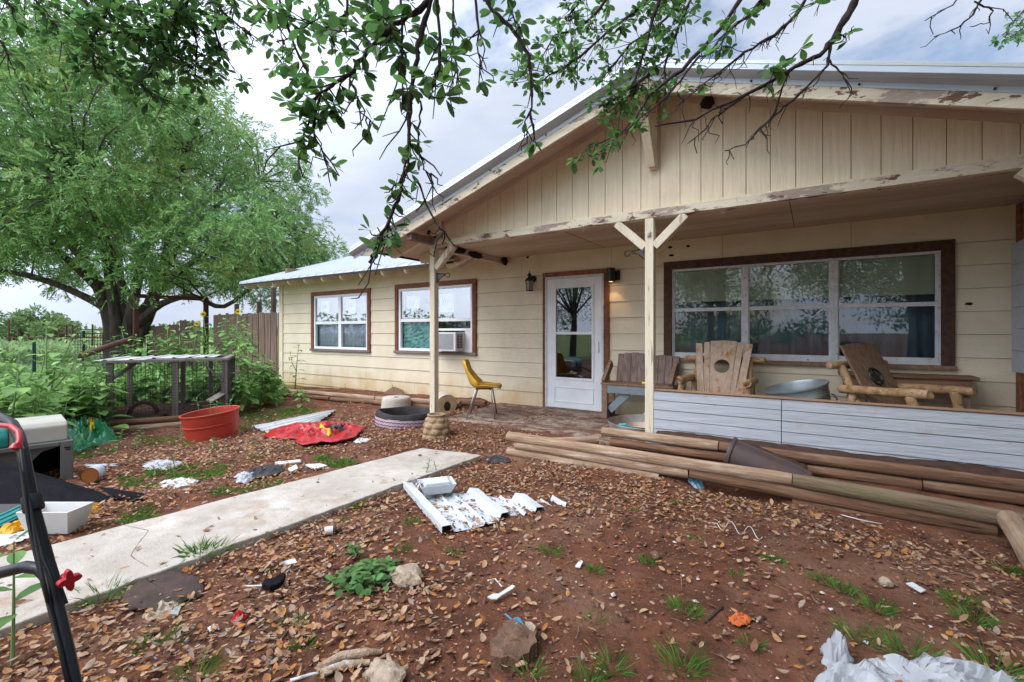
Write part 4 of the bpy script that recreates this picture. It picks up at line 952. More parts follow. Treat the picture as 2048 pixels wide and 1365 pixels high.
b = MB(); b.lathe([(.165,-.01),(.19,.0),(.185,.02),(.15,.025)], 36, Matrix.Translation((-3.88,4.27,0)), .04); b.build('foot', mStonePot, sp_, smooth=50)
# ---------------------------------------------------------------- yard: helpers
def crumple(name, px, h, m, label, cat, seed=0, nr=10, freq=7, edge=.012, thing_=True, parts=(), dz=.004, sharp=.5, solid=.003, group=None, flat=3):
    pts = [G(x, y) for x, y in px]; c = sum(pts, V((0,0,0)))/len(pts)
    ang = sorted([(math.atan2(p.y-c.y, p.x-c.x), (p-c).xy.length) for p in pts])
    def rad_at(a):
        for i in range(len(ang)):
            a0, r0 = ang[i]; a1, r1 = ang[(i+1) % len(ang)]
            if i == len(ang)-1: a1 += 2*math.pi
            aa = a if a >= a0 else a+2*math.pi
            if a0 <= aa <= a1:
                t = (aa-a0)/(a1-a0+1e-9); return 1/((1-t)/r0 + t/r1) if False else r0+(r1-r0)*t
        return ang[0][1]
    def hgt(x, y):
        a = math.atan2(y-c.y, x-c.x); t = min(1, (V((x,y))-c.xy).length/max(1e-4, rad_at(a)))
        q = V((x*freq, y*freq, seed)); w1 = mnoise.noise(q*.7+V((3,1,0)))*.9; q2 = q + V((w1,-w1,0)); nz = 1-abs(mnoise.noise(q2))*2.6*sharp - abs(mnoise.noise(q2*2.1))*1.3*sharp - abs(mnoise.noise(q2*4.3))*.55*sharp
        return tz(x, y) + dz + h*max(.04, nz)*(1-t**flat) + edge*abs(mnoise.noise(q*1.7))
    na = 84; P = []; nr = max(nr, 16)
    for i in range(nr+1):
        row = []
        for k in range(na+1):
            a = -math.pi + 2*math.pi*k/na; r = rad_at(a)*(i/nr)*(1+.16*mnoise.noise(V((math.cos(a)*3, math.sin(a)*3, seed)))+.07*mnoise.noise(V((math.cos(a)*9, math.sin(a)*9, seed)))); x, y = c.x+r*math.cos(a), c.y+r*math.sin(a)
            row.append((x, y, hgt(x, y)))
        P.append(row)
    loc = (c.x, c.y, tz(c.x, c.y)); b = MB(); b.grid(P)
    if parts:
        t = thing(name, label, cat, loc, group); b.build('sheet', m, t, smooth=22, solid=solid)
        for pn, ppx, pm in parts:
            pp = [G(x, y) for x, y in ppx]; pc = sum(pp, V((0,0,0)))/len(pp); Q = []
            for i in range(7):
                row = []
                for j in range(len(pp)+1):
                    for s_ in range(4):
                        if j == len(pp) and s_: break
                        e = pp[j % len(pp)].lerp(pp[(j+1) % len(pp)], s_/4); q = pc.lerp(e, i/6); row.append((q.x, q.y, hgt(q.x, q.y)+.006))
                Q.append(row)
            b = MB(); b.grid(Q); b.build(pn, pm, t, smooth=50, solid=.002)
        return t
    return tag(b.build(name, m, loc=loc, smooth=22, solid=solid), label, cat, group)
def axes_box(c, f):                       # local frame on the ground at c, f = facing direction
    return Fr((c.x, c.y), f, c.z)
TOCAM = V((ST,-CT,0)); RGT = V((CT,ST,0))
# red tub with seedlings
c = V((-6.43,2.90,tz(-6.43,2.9)))
td = V((-.912,.41,0))
Mt = Matrix.Translation(c+V((0,0,.0))) @ Matrix.Rotation(rad(-6.5), 4, td) @ Matrix.Diagonal((.92,.92,.84,1))
rt = thing('plastic_tub', 'large red clay coloured plastic tub tilted on the dirt in front of the pen', 'tub', c)
b = MB(); b.lathe([(.31,-.05),(.315,.0),(.328,.19),(.338,.195),(.340,.212),(.33,.218),(.335,.235),(.345,.36),(.356,.365),(.358,.382),(.348,.386),(.338,.38),(.32,.2),(.31,.16)], 48, Mt); b.build('body', mRed, rt, smooth=35)
b = MB(); b.lathe([(.335,.29),(.2,.30),(0,.31)], 30, Mt, .06); b.build('soil', mSoil, rt, smooth=True)
def sprig(c, h, nl, L, m, label, name='seedling', cat='seedling', group=None, lean=.2, wd=.45, droop=.4):
    c = V(c); t = thing(name, label, cat, c, group); b = MB(); top = c + V((R.uniform(-lean,lean)*h, R.uniform(-lean,lean)*h, h))
    b.tube([c, c.lerp(top,.5)+V((.01,0,0)), top], [.004+h*.006,.003+h*.004,.002], 6); b.build('stem', mStem, t)
    b = MB(); a = R.random()*6
    for i in range(nl):
        u = .3+.7*(i+1)/nl; p = c.lerp(top, u); a += 2.4; l = L*(1.15-.5*u)*R.uniform(.8,1.1)
        d = V((math.cos(a), math.sin(a), .35+.5*(u > .9)))
        b.leaf(p, d, (0,0,1), l, l*wd, droop)
    b.build('foliage', m, t, smooth=True); return t
for i, (dx, dy, hh) in enumerate(((-.16,-.1,.16),(-.05,.05,.12),(.10,-.08,.15),(.2,.1,.13))):
    sprig(c+V((dx,dy,.31)), hh, 5, .12, mWeedLeaf, 'seedling in the red tub, ' + ('nearest its left rim','small one at its middle','at front right','nearest its right rim')[i], group='seedlings in the red tub', wd=.25)
# sheets of metal
def ribbed(name, P00, P10, P01, P11, nribs, h, m, label, cat, nu=6, wob=.01):
    P = []; prof = []
    for k in range(nribs):
        prof += [(k,0),(k+.32,0),(k+.42,1),(k+.58,1),(k+.68,0)]
    prof.append((nribs,0))
    for i in range(nu+1):
        u = i/nu; row = []
        for s_, up in prof:
            v = s_/nribs; p = P00*(1-u)*(1-v)+P10*u*(1-v)+P01*(1-u)*v+P11*u*v
            row.append((p.x, p.y, tz(p.x,p.y)+p.z+up*h+wob*mnoise.noise(V((p.x*3,p.y*3,7)))))
        P.append(row)
    b = MB(); b.grid(P); return tag(b.build(name, m, solid=.003, loc=P00), label, cat)
def gz(x, y, z): p = G(x, y); return V((p.x, p.y, z))
ribbed('roof_sheet', gz(503,857,.03), gz(672,826,.05), gz(558,880,.02), gz(640,850,.05), 5, .018, mPanelGrey, 'weathered ribbed metal sheet lying under the red sack', 'metal sheet')
crumple('plastic_sack', [(568,858),(600,853),(660,849),(692,853),(720,870),(692,888),(650,892),(612,896),(585,885)], .10, mRedBag, 'crumpled empty red plastic sack with yellow and black print on the ground', 'sack', seed=3, freq=4.4, dz=.04, parts=(('yellow_stripe', [(618,858),(625,856),(664,879),(657,882)], mYelPrint), ('black_print', [(660,866),(672,860),(690,861),(693,868),(680,873),(666,873)], mBlack)), sharp=.6)
crumple('green_sack', [(146,900),(140,875),(160,858),(185,868),(205,878),(200,893),(178,902),(160,908)], .34, mGreenBag, 'crumpled green plastic sack with yellow print beside the overturned crate', 'sack', seed=8, freq=6, parts=(('yellow_print', [(172,886),(186,880),(190,886),(178,893)], mYelPrint), ('white_print', [(166,876),(173,872),(180,876),(172,881)], mPaper)), sharp=.5)
# overturned crate
c = G(147,957); fr = Fr((c.x,c.y), V((-c.x,-c.y,0)).normalized() + RGT*.14, c.z-.02); cr = thing('pet_crate', 'overturned pet carrier with grey rim, beige shell and teal top by the weeds', 'pet carrier', fr(0,0,0))
def fbox(b, x0, x1, y0, y1, z0, z1):      # box in the frame
    P = [fr(x,y,z) for z in (z0,z1) for (x,y) in ((x0,y0),(x1,y0),(x1,y1),(x0,y1))]; b.add(P, [(0,3,2,1),(4,5,6,7),(0,1,5,4),(1,2,6,5),(2,3,7,6),(3,0,4,7)])
# frame's y runs to its left = toward image right negative; crate extends to the image left
b = MB(); S_ = 1 if (fr.l.dot(RGT) < 0) else -1
def cb(b, x0, x1, a0, a1, z0, z1): fbox(b, x0, x1, min(S_*a0,S_*a1), max(S_*a0,S_*a1), z0, z1)
cb(b, -.02, .0, 0, .085, 0, .365); cb(b, -.55, -.021, 0, .02, .0, .365); cb(b, -.02, .0, .0851, 1.0, .325, .365); cb(b, -.55, -.021, .021, 1.0, .345, .365); b.build('rim', mGreyPl, cr, bev=.008)
b = MB(); cb(b, -.55, -.53, .021, 1.0, 0, .344); b.build('inside', mBlackPl, cr)
b = MB(); P = [fr(-.03, S_*a, z) for a, z in ((.09,.32),(1.0,.32),(1.0,.19),(.62,.10),(.42,.17),(.30,.17),(.20,.29))]; b.prism(P, fr.f*-.01); b.build('inner_panel', mat('dim_grey_plastic', (.11,.105,.10), rough=.6), cr)
b = MB(); P = [fr(x, 0, z) for x, z in ((-.04,.366),(-.05,.50),(-.09,.535),(-.5,.545),(-.54,.5),(-.55,.366))]; P = [p + fr.l*S_*.035 for p in P]; b.prism(P, fr.l*S_*.36); b.build('shell', mBeigePl, cr, bev=.012)
b = MB(); P = [fr(x, 0, z) + fr.l*S_*.397 for x, z in ((-.015,.36),(-.01,.45),(-.05,.52),(-.12,.56),(-.5,.56),(-.55,.5),(-.55,.366))]; b.prism(P, fr.l*S_*.6); b.build('top', mTealPl, cr, bev=.02)
b = MB(); cb(b, .001, .004, .02, .06, .30, .31); cb(b, .001, .004, .02, .05, .285, .292); b.build('moulded_mark', mBlackPl, cr)
# black folded plastic panels
def DZ(x, y, d): return D(x, y, d)
bp = thing('folded_plastic', 'black folded corrugated plastic panel lying in front of the crate', 'plastic panel', G(150,1015))
def strip2(A, B, nm, m=mBlackPl):
    b = MB(); n = 10; b.grid([[V(A[0]).lerp(V(A[1]), i/n), V(B[0]).lerp(V(B[1]), i/n)] for i in range(n+1)]); return b.build(nm, m, bp, solid=.006)
strip2((D(-60,905,3.75), D(200,985,3.62)), (D(-60,930,3.6), D(228,1000,3.52)), 'top_fold')
strip2((D(-60,930,3.6), D(228,1000,3.52)), (D(-60,1010,3.32), D(200,1004,3.45)), 'front_face')
strip2((D(-60,1010,3.32), D(205,1004,3.46)), (D(-60,1040,3.25), D(150,1016,3.42)), 'lower_fold', mat('black_panel_edge', (.03,.03,.035), rough=.5))
strip2((D(196,974,3.66), D(304,990,3.66)), (D(225,992,3.52), D(281,1009,3.48)), 'end_flap')
strip2((D(281,1009,3.48), D(225,994,3.52)), (G(279,1012,.004), G(224,1004,.01)), 'end_face')
gp = G(20,1048)
ribbed('plastic_strip', gz(-60,1062,.02), gz(40,1026,.06), gz(-60,1085,.0), gz(38,1040,.02), 3, .008, mTealPl, 'dark green plastic strip lying below the black panel', 'plastic strip')
# can, foam boxes, yellow bags
c = G(178,966); ax = (V((-ST,CT,0))*1 - RGT*.25).normalized()
Mx = Matrix.Translation(c+V((0,0,.062))) @ ax.to_track_quat('Z','Y').to_matrix().to_4x4()
cn_ = thing('food_can', 'rusty can with blue and white label lying beside the black panel', 'can', c)
b = MB(); b.lathe([(.068,0),(.07,.003),(.07,.008),(.067,.010)], 28, Mx); b.lathe([(0,.006),(.066,.006)], 28, Mx); b.build('end', mCan, cn_, smooth=40)
b = MB(); b.lathe([(.067,.010),(.067,.11)], 28, Mx); b.build('label', mCanLabel, cn_, smooth=40)
c = G(97,1068); fr = Fr((c.x,c.y), TOCAM, c.z); fb = thing('foam_box', 'open white foam box with sloping sides between panel and path', 'box', c)
def tray(b, fr, w0, d0, w1, d1, h, th=.008, x0=0):
    o = [(-d0/2,-w0/2),(-d0/2,w0/2),(d0/2,w0/2),(d0/2,-w0/2)]; u = [(-d1/2,-w1/2),(-d1/2,w1/2),(d1/2,w1/2),(d1/2,-w1/2)]
    A = [fr(x+x0,y,0) for x, y in o] + [fr(x+x0,y,h) for x, y in u]
    i_ = [fr((x+x0)-math.copysign(th,x),y-math.copysign(th,y),h) for x, y in u] + [fr((x+x0)-math.copysign(th,x),y-math.copysign(th,y),th) for x, y in o]
    b.add(A + i_, [(3,2,1,0)] + [(k,(k+1)%4,4+(k+1)%4,4+k) for k in range(4)] + [(4+k,4+(k+1)%4,8+(k+1)%4,8+k) for k in range(4)] + [(8+k,8+(k+1)%4,12+(k+1)%4,12+k) for k in range(4)] + [(12,13,14,15)])
b = MB(); tray(b, fr, .27, .12, .335, .19, .155, .012, -.05); b.build('box', mFoam, fb, bev=.004)
b = MB(); b.prism([fr(-.05,-.15,.0), fr(-.0,-.155,.09), fr(-.03,-.235,.125), fr(-.09,-.21,.02)], (0,0,.006)); b.build('flap', mFoam, fb)
o = crumple('yellow_bag', [(148,1030),(150,1016),(175,1012),(200,1014),(196,1024),(178,1036),(160,1036)], .07, mYelBag, 'crumpled yellow plastic scrap just right of the white foam box', 'plastic scrap', seed=5, freq=12)
crumple('yellow_bag', [(8,1072),(20,1056),(48,1044),(58,1052),(44,1062),(24,1072)], .06, mYelBag, 'crumpled yellow plastic scrap left of the white foam box', 'plastic scrap', seed=6, freq=12)
crumple('paper_sheet', [(-30,1078),(30,1068),(62,1066),(60,1078),(20,1090),(-30,1098)], .012, mFoam, 'flat white board scrap beside the path at left edge', 'scrap', seed=9, freq=6)
crumple('plastic_scrap', [(295,937),(310,922),(345,925),(358,934),(335,942),(312,942)], .04, mSheet, 'pale crumpled plastic film left of the yellow-green weeds', 'plastic scrap', seed=12, freq=11)
crumple('plastic_scrap', [(322,972),(330,962),(380,960),(396,966),(372,974),(340,978)], .035, mFoam, 'white crumpled plastic scrap near the path below the weeds', 'plastic scrap', seed=13, freq=11)
crumple('shingle_scrap', [(487,955),(498,942),(540,932),(565,938),(560,948),(520,958)], .045, mShingle, 'curled black roof shingle piece beside the path', 'shingle', seed=14, freq=9)
crumple('plastic_scrap', [(476,960),(480,950),(496,948),(503,958),(494,968),(480,968)], .05, mSheet, 'clear crinkled plastic wrapper against the black shingle piece', 'plastic scrap', seed=15, freq=15)
crumple('paper_scrap', [(712,883),(722,878),(734,879),(728,886),(716,888)], .02, mPaper, 'small pale paper scrap right of the red sack', 'paper scrap', seed=16, freq=20)
crumple('plastic_scrap', [(966,920),(985,914),(1020,922),(1012,928),(985,926)], .03, mShingle, 'small black plastic scrap at the end of the path', 'plastic scrap', seed=17, freq=16)
for i, (pxs, tx) in enumerate(((((610,880+50),(640,928),(655,932),(630,938)), 'thin pale board scrap left of the path weeds'), (((550,925),(600,920),(602,924),(553,930)), 'narrow white lath lying near the path behind the shingle'), (((170,930),(235,928),(236,932),(172,934)), 'narrow white strip lying by the rusty can'), (((576,1000-62),(592,930),(596,938),(582,944)), 'small square tile scrap beside the path'))):
    pts = [G(x, y, .012) for x, y in pxs]; b = MB(); b.prism([p-V((0,0,.01)) for p in pts], (0,0,.014)); tag(b.build('board_scrap', mPaper, loc=pts[0]), tx, 'scrap')
# white ribbed panel half buried in leaves
a0 = G(806,978); a1 = G(884,1070); rd = (a1-a0).normalized(); cr_ = V((-rd.y, rd.x, 0)); 
if cr_.dot(G(1140,1018)-a1) < 0: cr_ = -cr_
wp = thing('ribbed_panel', 'white ribbed metal panel half buried in leaves beside the path', 'metal panel', a1)
Wt = (G(1140,1020)-a1).dot(cr_)
prof = [(0,.0),(.0,.045),(.06,.05),(.085,.0),(.20,.0),(.215,.022),(.235,.0),(.30,0),(.315,.022),(.335,0),(.42,.0),(.445,.05),(.50,.05),(.525,0),(.62,0),(.635,.022),(.655,0),(.70,0),(.72,.05),(.775,.05),(.80,0),(.87,0),(.885,.022),(.905,0),(.95,0),(.97,.05),(1.0,.03)]
P = []
for i in range(11):
    row = []
    for s_, z in prof:
        Lr = .98*(1-.74*min(1, s_*1.25)) if s_ < .8 else .26-.4*(s_-.8)
        off = .03*math.sin(s_*9) + .10*max(0, s_-.45)
        p = a1 + cr_*(s_*Wt) - rd*(Lr*(1-i/10)+off*-.4)
        row.append((p.x, p.y, tz(p.x,p.y)+z*1.0+.008+.012*mnoise.noise(V((p.x*4,p.y*4,0)))))
    P.append(row)
b = MB(); b.grid(P); b.build('sheet', mWhitePanel, wp, solid=.002)
# foam tray with inner box, cup, bottle
c = G(876,999); fr = Fr((c.x,c.y), TOCAM+RGT*.35, .045); ft = thing('foam_tray', 'grey white foam takeaway tray lying on the ribbed panel', 'food tray', c)
b = MB(); tray(b, fr, .20, .15, .28, .21, .075, .006, -.06); b.build('tray', mFoamG, ft, bev=.008)
b = MB(); fbox(b, -.15, .0, -.10, .10, .03, .085); b.build('lid', mFoamG, ft, bev=.012)
c = G(834,985); cu = thing('plastic_jar', 'clear plastic jar lying on its side left of the foam tray', 'jar', c)
ax = (RGT*.75 - V((-ST,CT,0))*.8).normalized(); Mx = Matrix.Translation(c+V((0,0,.055)) - ax*.09) @ ax.to_track_quat('Z','Y').to_matrix().to_4x4()
b = MB(); b.lathe([(0,0),(.045,0),(.048,.01),(.048,.12),(.04,.14),(.035,.145),(.035,.165)], 24, Mx); b.build('jar', mClear, cu, smooth=40)
b = MB(); b.lathe([(.037,.15),(.04,.152),(.04,.172),(0,.174)], 24, Mx); b.build('lid', mat('dusty_cream_lid', (.5,.45,.36), rough=.6), cu, smooth=40)
c = G(660,1070); bo = thing('glass_bottle', 'small brown bottle with white label lying on the dirt', 'bottle', c)
ax = (RGT + V((-ST,CT,0))*.35).normalized(); Mx = Matrix.Translation(c+V((0,0,.027)) - ax*.05) @ ax.to_track_quat('Z','Y').to_matrix().to_4x4()
b = MB(); b.lathe([(0,0),(.024,0),(.026,.006),(.026,.075),(.018,.09),(.012,.095),(.012,.105)], 20, Mx); b.build('body', mGlassBrown, bo, smooth=40)
b = MB(); b.lathe([(.0265,.018),(.0265,.068)], 20, Mx); b.build('label', mPaper, bo, smooth=40)
b = MB(); b.lathe([(.014,.10),(.016,.10),(.016,.12),(0,.12)], 16, Mx); b.build('cap', mBlack, bo, smooth=40)
# foreground rubbish
def flatpoly(name, px, z, th, m, label, cat, lift=0):
    pts = [G(x, y) for x, y in px]; pts = [V((p.x, p.y, tz(p.x,p.y)+z+lift*i/len(pts))) for i, p in enumerate(pts)]
    b = MB(); b.prism(pts, (0,0,th)); return tag(b.build(name, m, loc=pts[0]), label, cat)
crumple('felt_piece', [(245,1205),(262,1178),(305,1150),(375,1156),(412,1170),(360,1215),(345,1228),(300,1222)], .02, mFelt, 'torn dark brown felt scrap at the edge of the path', 'felt scrap', seed=21, freq=4, edge=.004, sharp=.2, flat=16)
crumple('leaf_mat', [(300,1225),(318,1210),(345,1205),(352,1225),(330,1242),(308,1245)], .03, mRock, 'pale crumpled paper lump on the brown felt scrap', 'paper scrap', seed=22, freq=14)
o = flatpoly('trowel_blade', [(335,1236),(345,1218),(362,1222),(356,1238)], .012, .008, mGalvDirty, 'small blue grey metal blade beside the brown felt scrap', 'blade')
bk = thing('scrub_brush', 'black plastic brush head with a thin white handle on the leaves', 'brush', G(530,1168))
b = MB(); pts = [G(x,y,.01) for x,y in ((523,1178),(531,1166),(545,1168),(560,1156),(572,1156),(568,1168),(558,1178),(540,1183))]; b.prism(pts, (0,0,.028)); b.build('head', mBlackPl, bk, bev=.006)
b = MB(); b.tube([G(485,1173,.012), G(510,1172,.014), G(535,1171,.03)], [.005,.004,.006], 8); b.build('handle', mFoam, bk, smooth=True)
crumple('red_scrap', [(466,1250),(474,1238),(472,1225),(482,1232),(486,1246),(478,1256)], .03, mRedBag, 'small torn red plastic scrap among leaves', 'plastic scrap', seed=24, freq=25)
def rock(px, r, m, label, name='rock', sq=(1,1,.6), sd=0, cat='rock', dig=.25):
    c = G(*px); b = MB(); n = 20; vs5 = []
    for i in range(13):
        th = math.pi*i/12
        for k in range(n):
            a = 2*math.pi*k/n; d = V((math.sin(th)*math.cos(a), math.sin(th)*math.sin(a), math.cos(th))); f = 1+.45*mnoise.noise(d*1.3+V((sd,0,0)))+.16*mnoise.noise(d*4+V((sd,3,0)))
            f -= .18*max(0, mnoise.noise(d*2.2+V((sd,9,1))))
            vs5.append(c + V((d.x*r*sq[0]*f, d.y*r*sq[1]*f, d.z*r*sq[2]*f + r*sq[2]*(1-dig*2))))
    b.add(vs5, [(i*n+k, i*n+(k+1)%n, (i+1)*n+(k+1)%n, (i+1)*n+k) for i in range(12) for k in range(n)])
    return tag(b.build(name, m, loc=c, smooth=16), label, cat)
rock((812,1163), .085, mRock, 'pale limestone lump behind the leafy ground weed', sd=2, sq=(1.15,.8,.62))
rock((1640,1005-640+690), .02, mRock, 'small pale pebble near the right timbers', sd=5)
rock((1772,1170), .03, mRock, 'cream pebble under the right timbers', sd=6, sq=(1,.8,.8))
rock((770,1364), .07, mRock, 'cream stone cut by bottom edge of the photo', sd=8, sq=(1.3,.8,.6))
ms = [(982,1330),(984,1316),(980,1302),(988,1290),(993,1276),(1004,1268),(1010,1259),(1026,1254),(1040,1262),(1052,1262),(1060,1272),(1074,1277),(1070,1290),(1074,1303),(1062,1310),(1058,1322),(1044,1326),(1036,1333),(1016,1331),(1002,1334)]
c = sum([G(*p) for p in ms], V((0,0,0)))/len(ms); P = []
for i in range(15):
    row = []
    for p in ms + ms[:1]:
        q = c.lerp(G(*p), min(1, i/13)); h_ = .034 + .010*mnoise.noise(V((q.x*16,q.y*16,2))) + .006*mnoise.noise(V((q.x*45,q.y*45,4)))
        h_ -= .012*max(0, 1-abs(mnoise.noise(V((q.x*11,q.y*11,7))))*14)
        row.append((q.x, q.y, tz(q.x,q.y) + (h_ if i < 14 else -.03)))
    P.append(row)
b = MB(); b.grid(P); tag(b.build('mud_slab', mClod, loc=c, smooth=30), 'cracked flat slab of dried mud in the foreground', 'mud slab')
flatpoly('wood_chip', [(1050,1262),(1062,1262),(1072,1272),(1068,1282)], .02, .02, mRock, 'pale chip at the edge of the dried mud slab', 'chip')
zt = thing('zip_tie', 'bright blue coiled plastic strip lying above the mud slab', 'plastic strip', G(1035,1248))
b = MB(); b.tube([G(1010,1228,.02), G(1022,1238,.022), G(1034,1246,.02)], .004, 6); c = G(1038,1250,.014)
for k in range(3): b.tube([c + V((.006*k-.01,.0,0)) + RGT*(.018*math.cos(a)) + V((-ST*.012*math.sin(a), CT*.012*math.sin(a), .010+.008*math.sin(a))) - V((-ST,CT,0))*.012*k for a in np.linspace(0,5.6,9)], .005, 6)
b.build('strip', mBlue, zt, smooth=True)
kn = thing('plastic_knife', 'white plastic knife lying on bare dirt', 'knife', G(1000,1185))
b = MB(); pts = [G(x,y,.03) for x,y in ((975,1196),(985,1190),(998,1189),(1024,1172),(1030,1174),(1026,1179),(1003,1193),(994,1200),(984,1200))]; b.prism(pts, (0,0,.005)); b.build('knife', mFoam, kn)
st_ = thing('straw_bit', 'bent white drinking straw just above the plastic knife', 'straw', G(990,1165))
b = MB(); b.tube([G(975,1162,.01), G(990,1158,.012), G(1004,1174,.01)], .0035, 6); b.tube([G(976,1160,.01), G(984,1168,.008)], .003, 6); b.build('straw', mPaper, st_)
dw = thing('driftwood', 'twisted pale root and bark pieces at the bottom edge', 'driftwood', G(720,1330))
b = MB()
for pts, r in (([(635,1338),(680,1315),(730,1306),(765,1304)], [.014,.02,.018,.008]), ([(640,1345),(690,1330),(740,1325)], [.012,.016,.01]), ([(776,1310),(782,1335),(800,1345),(815,1335)], [.008,.014,.016,.01]), ([(770,1335),(783,1333)], [.01,.014]), ([(650,1335),(652,1348),(665,1344)], [.008,.011,.006])):
    b.tube([G(x,y,.02) for x,y in pts], r, 9)
b.build('root', mat('pale_root', (.50,.38,.27), (.27,.18,.12), 14, rough=.95, bump=.9, spots=[((.55,.55,.56), 9, .6, .66)]), dw, smooth=60)
crumple('orange_leaf', [(1462,1250),(1466,1236),(1484,1232),(1502,1240),(1496,1250),(1484,1256)], .016, mat('orange_foam_scrap', (.60,.16,.05), (.45,.10,.03), 14, rough=.9, bump=.5), 'crumbly orange scrap on the bare dirt', 'scrap', seed=33, freq=26, flat=9)
sh = crumple('plastic_sheet', [(1622,1372),(1632,1350),(1650,1345),(1665,1350),(1700,1352),(1725,1345),(1752,1352),(1800,1338),(1850,1332),(1900,1328),(1950,1340),(2000,1352),(2060,1360),(2060,1420),(1622,1420)], .075, mSheet, 'crumpled translucent white plastic sheeting at the bottom right corner', 'plastic sheeting', seed=35, freq=7, nr=34, sharp=.6, flat=5)
crumple('sheet_flap', [(1655,1345),(1648,1318),(1655,1296),(1672,1290),(1690,1310),(1702,1338),(1690,1350)], .13, mSheet, 'upright torn flap at left end of the white sheeting', 'plastic sheeting', seed=36, freq=11, sharp=.8)
for i, (pxs, tx) in enumerate(((((1812,1172),(1825,1170),(1852,1186),(1842,1190)), 'white wrapper scrap at right among grass'), (((1652,1222),(1664,1222),(1674,1232),(1660,1234)), 'round white disc on the dirt'), (((1290+10,1160-50),(1310,1105),(1322,1118),(1308,1124)), 'small brown wood chip left of a grass tuft'), (((1150,1138),(1160,1124),(1166,1128),(1160,1140)), 'tiny pale blue plastic scrap'), (((905,1016),(914,1014),(918,1022),(908,1024)), 'tiny pale scrap on the ribbed panel'), (((562,1128),(590,1122),(594,1130),(568,1136)), 'white paper scrap left of the leafy weed'), (((415,1000+262),(428,1255),(432,1262),(420,1270)), 'pale chip among leaves lower left'))):
    flatpoly('scrap', pxs, .008, .006, mPaper if i != 2 else mClod, tx, 'scrap')
crumple('blue_wrapper', [(1376,965),(1382,956),(1394,960),(1396,970),(1386,974)], .04, mat('pale_blue_foil', (.2,.42,.55), rough=.3), 'small blue wrapper on leaves below the front timbers', 'wrapper', seed=41, freq=22)
def stick(pts, r, m, label, name='stick'):
    P = [G(x, y, r*.8) for x, y in pts]; b = MB(); b.tube(P, r, 7); tag(b.build(name, m, loc=P[0], smooth=True), label, 'stick')
stick([(1682,1030),(1720,1040),(1766,1049)], .004, mPaper, 'straight pale stick lying below the right timbers')
stick([(700,1190-7),(740,1175),(760,1168)], .006, mTwigM, 'dark twig lying beside the leafy ground weed')
stick([(540,1345),(545,1300),(575,1262),(592,1250)], .0035, mGalvDirty, 'thin bent grey wire among leaves lower left', 'wire')
stick([(560+105,1352-10),(620,1350),(580,1362)], .006, mPaper, 'pale thin rod at the bottom among leaves')
stick([(1410,1245),(1425,1232),(1445,1215)], .007, mTwigM, 'dark broken twig left of the orange scrap')
stick([(325,960-22),(385,920),(404,905)], .005, mRedPl, 'thin red rod lying on the leaves before the pen', 'rod')
P = []
for i in range(60):
    t = i/59; x = 1395+130*t; y = 1040+34*t + 10*math.sin(t*22)*(t > .3); p = G(x, y, .006); p += V((0,0,.012+.012*math.cos(t*22)))*(1 if t > .3 else .3); P.append(p)
b = MB(); b.tube(P, .0025, 5); tag(b.build('curly_ribbon', mFoam, loc=P[0]), 'curly white ribbon lying on the leaves below the timbers', 'ribbon')
# ---------------------------------------------------------------- mower handle close to the camera
mw = thing('lawn_mower', 'black tubular lawn mower handle with red lever and knob at left edge', 'lawn mower', (-.9,.2,0))
T = .0106
up = [D(-90,822,1.15), D(-40,824,1.12), D(0,834,1.08), D(24,848,1.06), D(38,872,1.04), D(46,905,1.02), D(58,965,1.0), D(68,1020,.98), D(83,1075,.965), D(96,1122,.95)]
b = MB(); b.tube(up, T, 14); b.tube([D(96,1122,.95), D(108,1150,.94), D(118,1180,.93), D(129,1210,.925)], [T, T*.8, T*.62, T*.6], 10); b.build('upper_handle', mTubeBlk, mw, smooth=60)
J, B3 = D(107,1187,.925), D(147,1365,.86); E3 = B3 + (B3-J)*1.9
lw = [D(-90,1162,1.02), D(-40,1154,1.0), D(0,1146,.975), D(50,1134,.955), D(80,1138,.945), D(97,1157,.938), J, D(120,1240,.905), D(134,1302,.883), B3, E3]
b = MB(); b.tube(lw, T*1.08, 14); b.build('lower_handle', mTubeBlk, mw, smooth=60)
lo_ = -RGT*.42
b = MB(); b.tube([D(-90,1162,1.02), J+lo_*1.0+V((0,0,.02)), B3+lo_, E3+lo_], T*1.05, 12); b.build('lower_handle', mTubeBlk, mw, smooth=60)
b = MB(); b.tube([D(-90,822,1.15), up[5]+lo_, up[-1]+lo_, J+lo_], T, 12); b.build('upper_handle', mTubeBlk, mw, smooth=60)
b = MB(); d = (D(70,1030,.978)-D(62,985,.99)).normalized(); c0 = D(63,992,.985); b.tube([c0, c0+d*.004, c0+d*.028, c0+d*.032], [.0165,.0175,.0175,.0165], 14); b.build('cable_clip', mCable, mw, smooth=40)
b = MB(); b.tube([D(-60,846,1.06), D(-10,850,1.04), D(22,853,1.03), D(37,864,1.02), D(40,880,1.01), D(35,893,1.0)], [.006]*6, 10); b.tube([D(35,886,1.0), D(33,896,.998), D(30,901,.996)], [.007,.0125,.008], 10); b.build('brake_lever', mRedPl, mw, smooth=60)
for k, q in enumerate(([(38,898,.995),(42,930,.99),(48,980,.97),(56,1040,.95),(66,1090,.935),(78,1140,.92),(94,1200,.905),(112,1270,.88),(138,1370,.845)], [(42,898,.99),(50,960,.985),(60,1010,.965),(70,1080,.94),(84,1150,.915),(97,1205,.90)])):
    b = MB(); b.tube([D(*p) for p in q], .0032, 7); b.build('control_cable', mCable, mw, smooth=True)
c = D(138,1160,.925); axk = (RGT*.85 + TOCAM*.5).normalized(); s1 = axk.cross(V((0,0,1))).normalized(); s2 = V((0,0,1))
pts = []
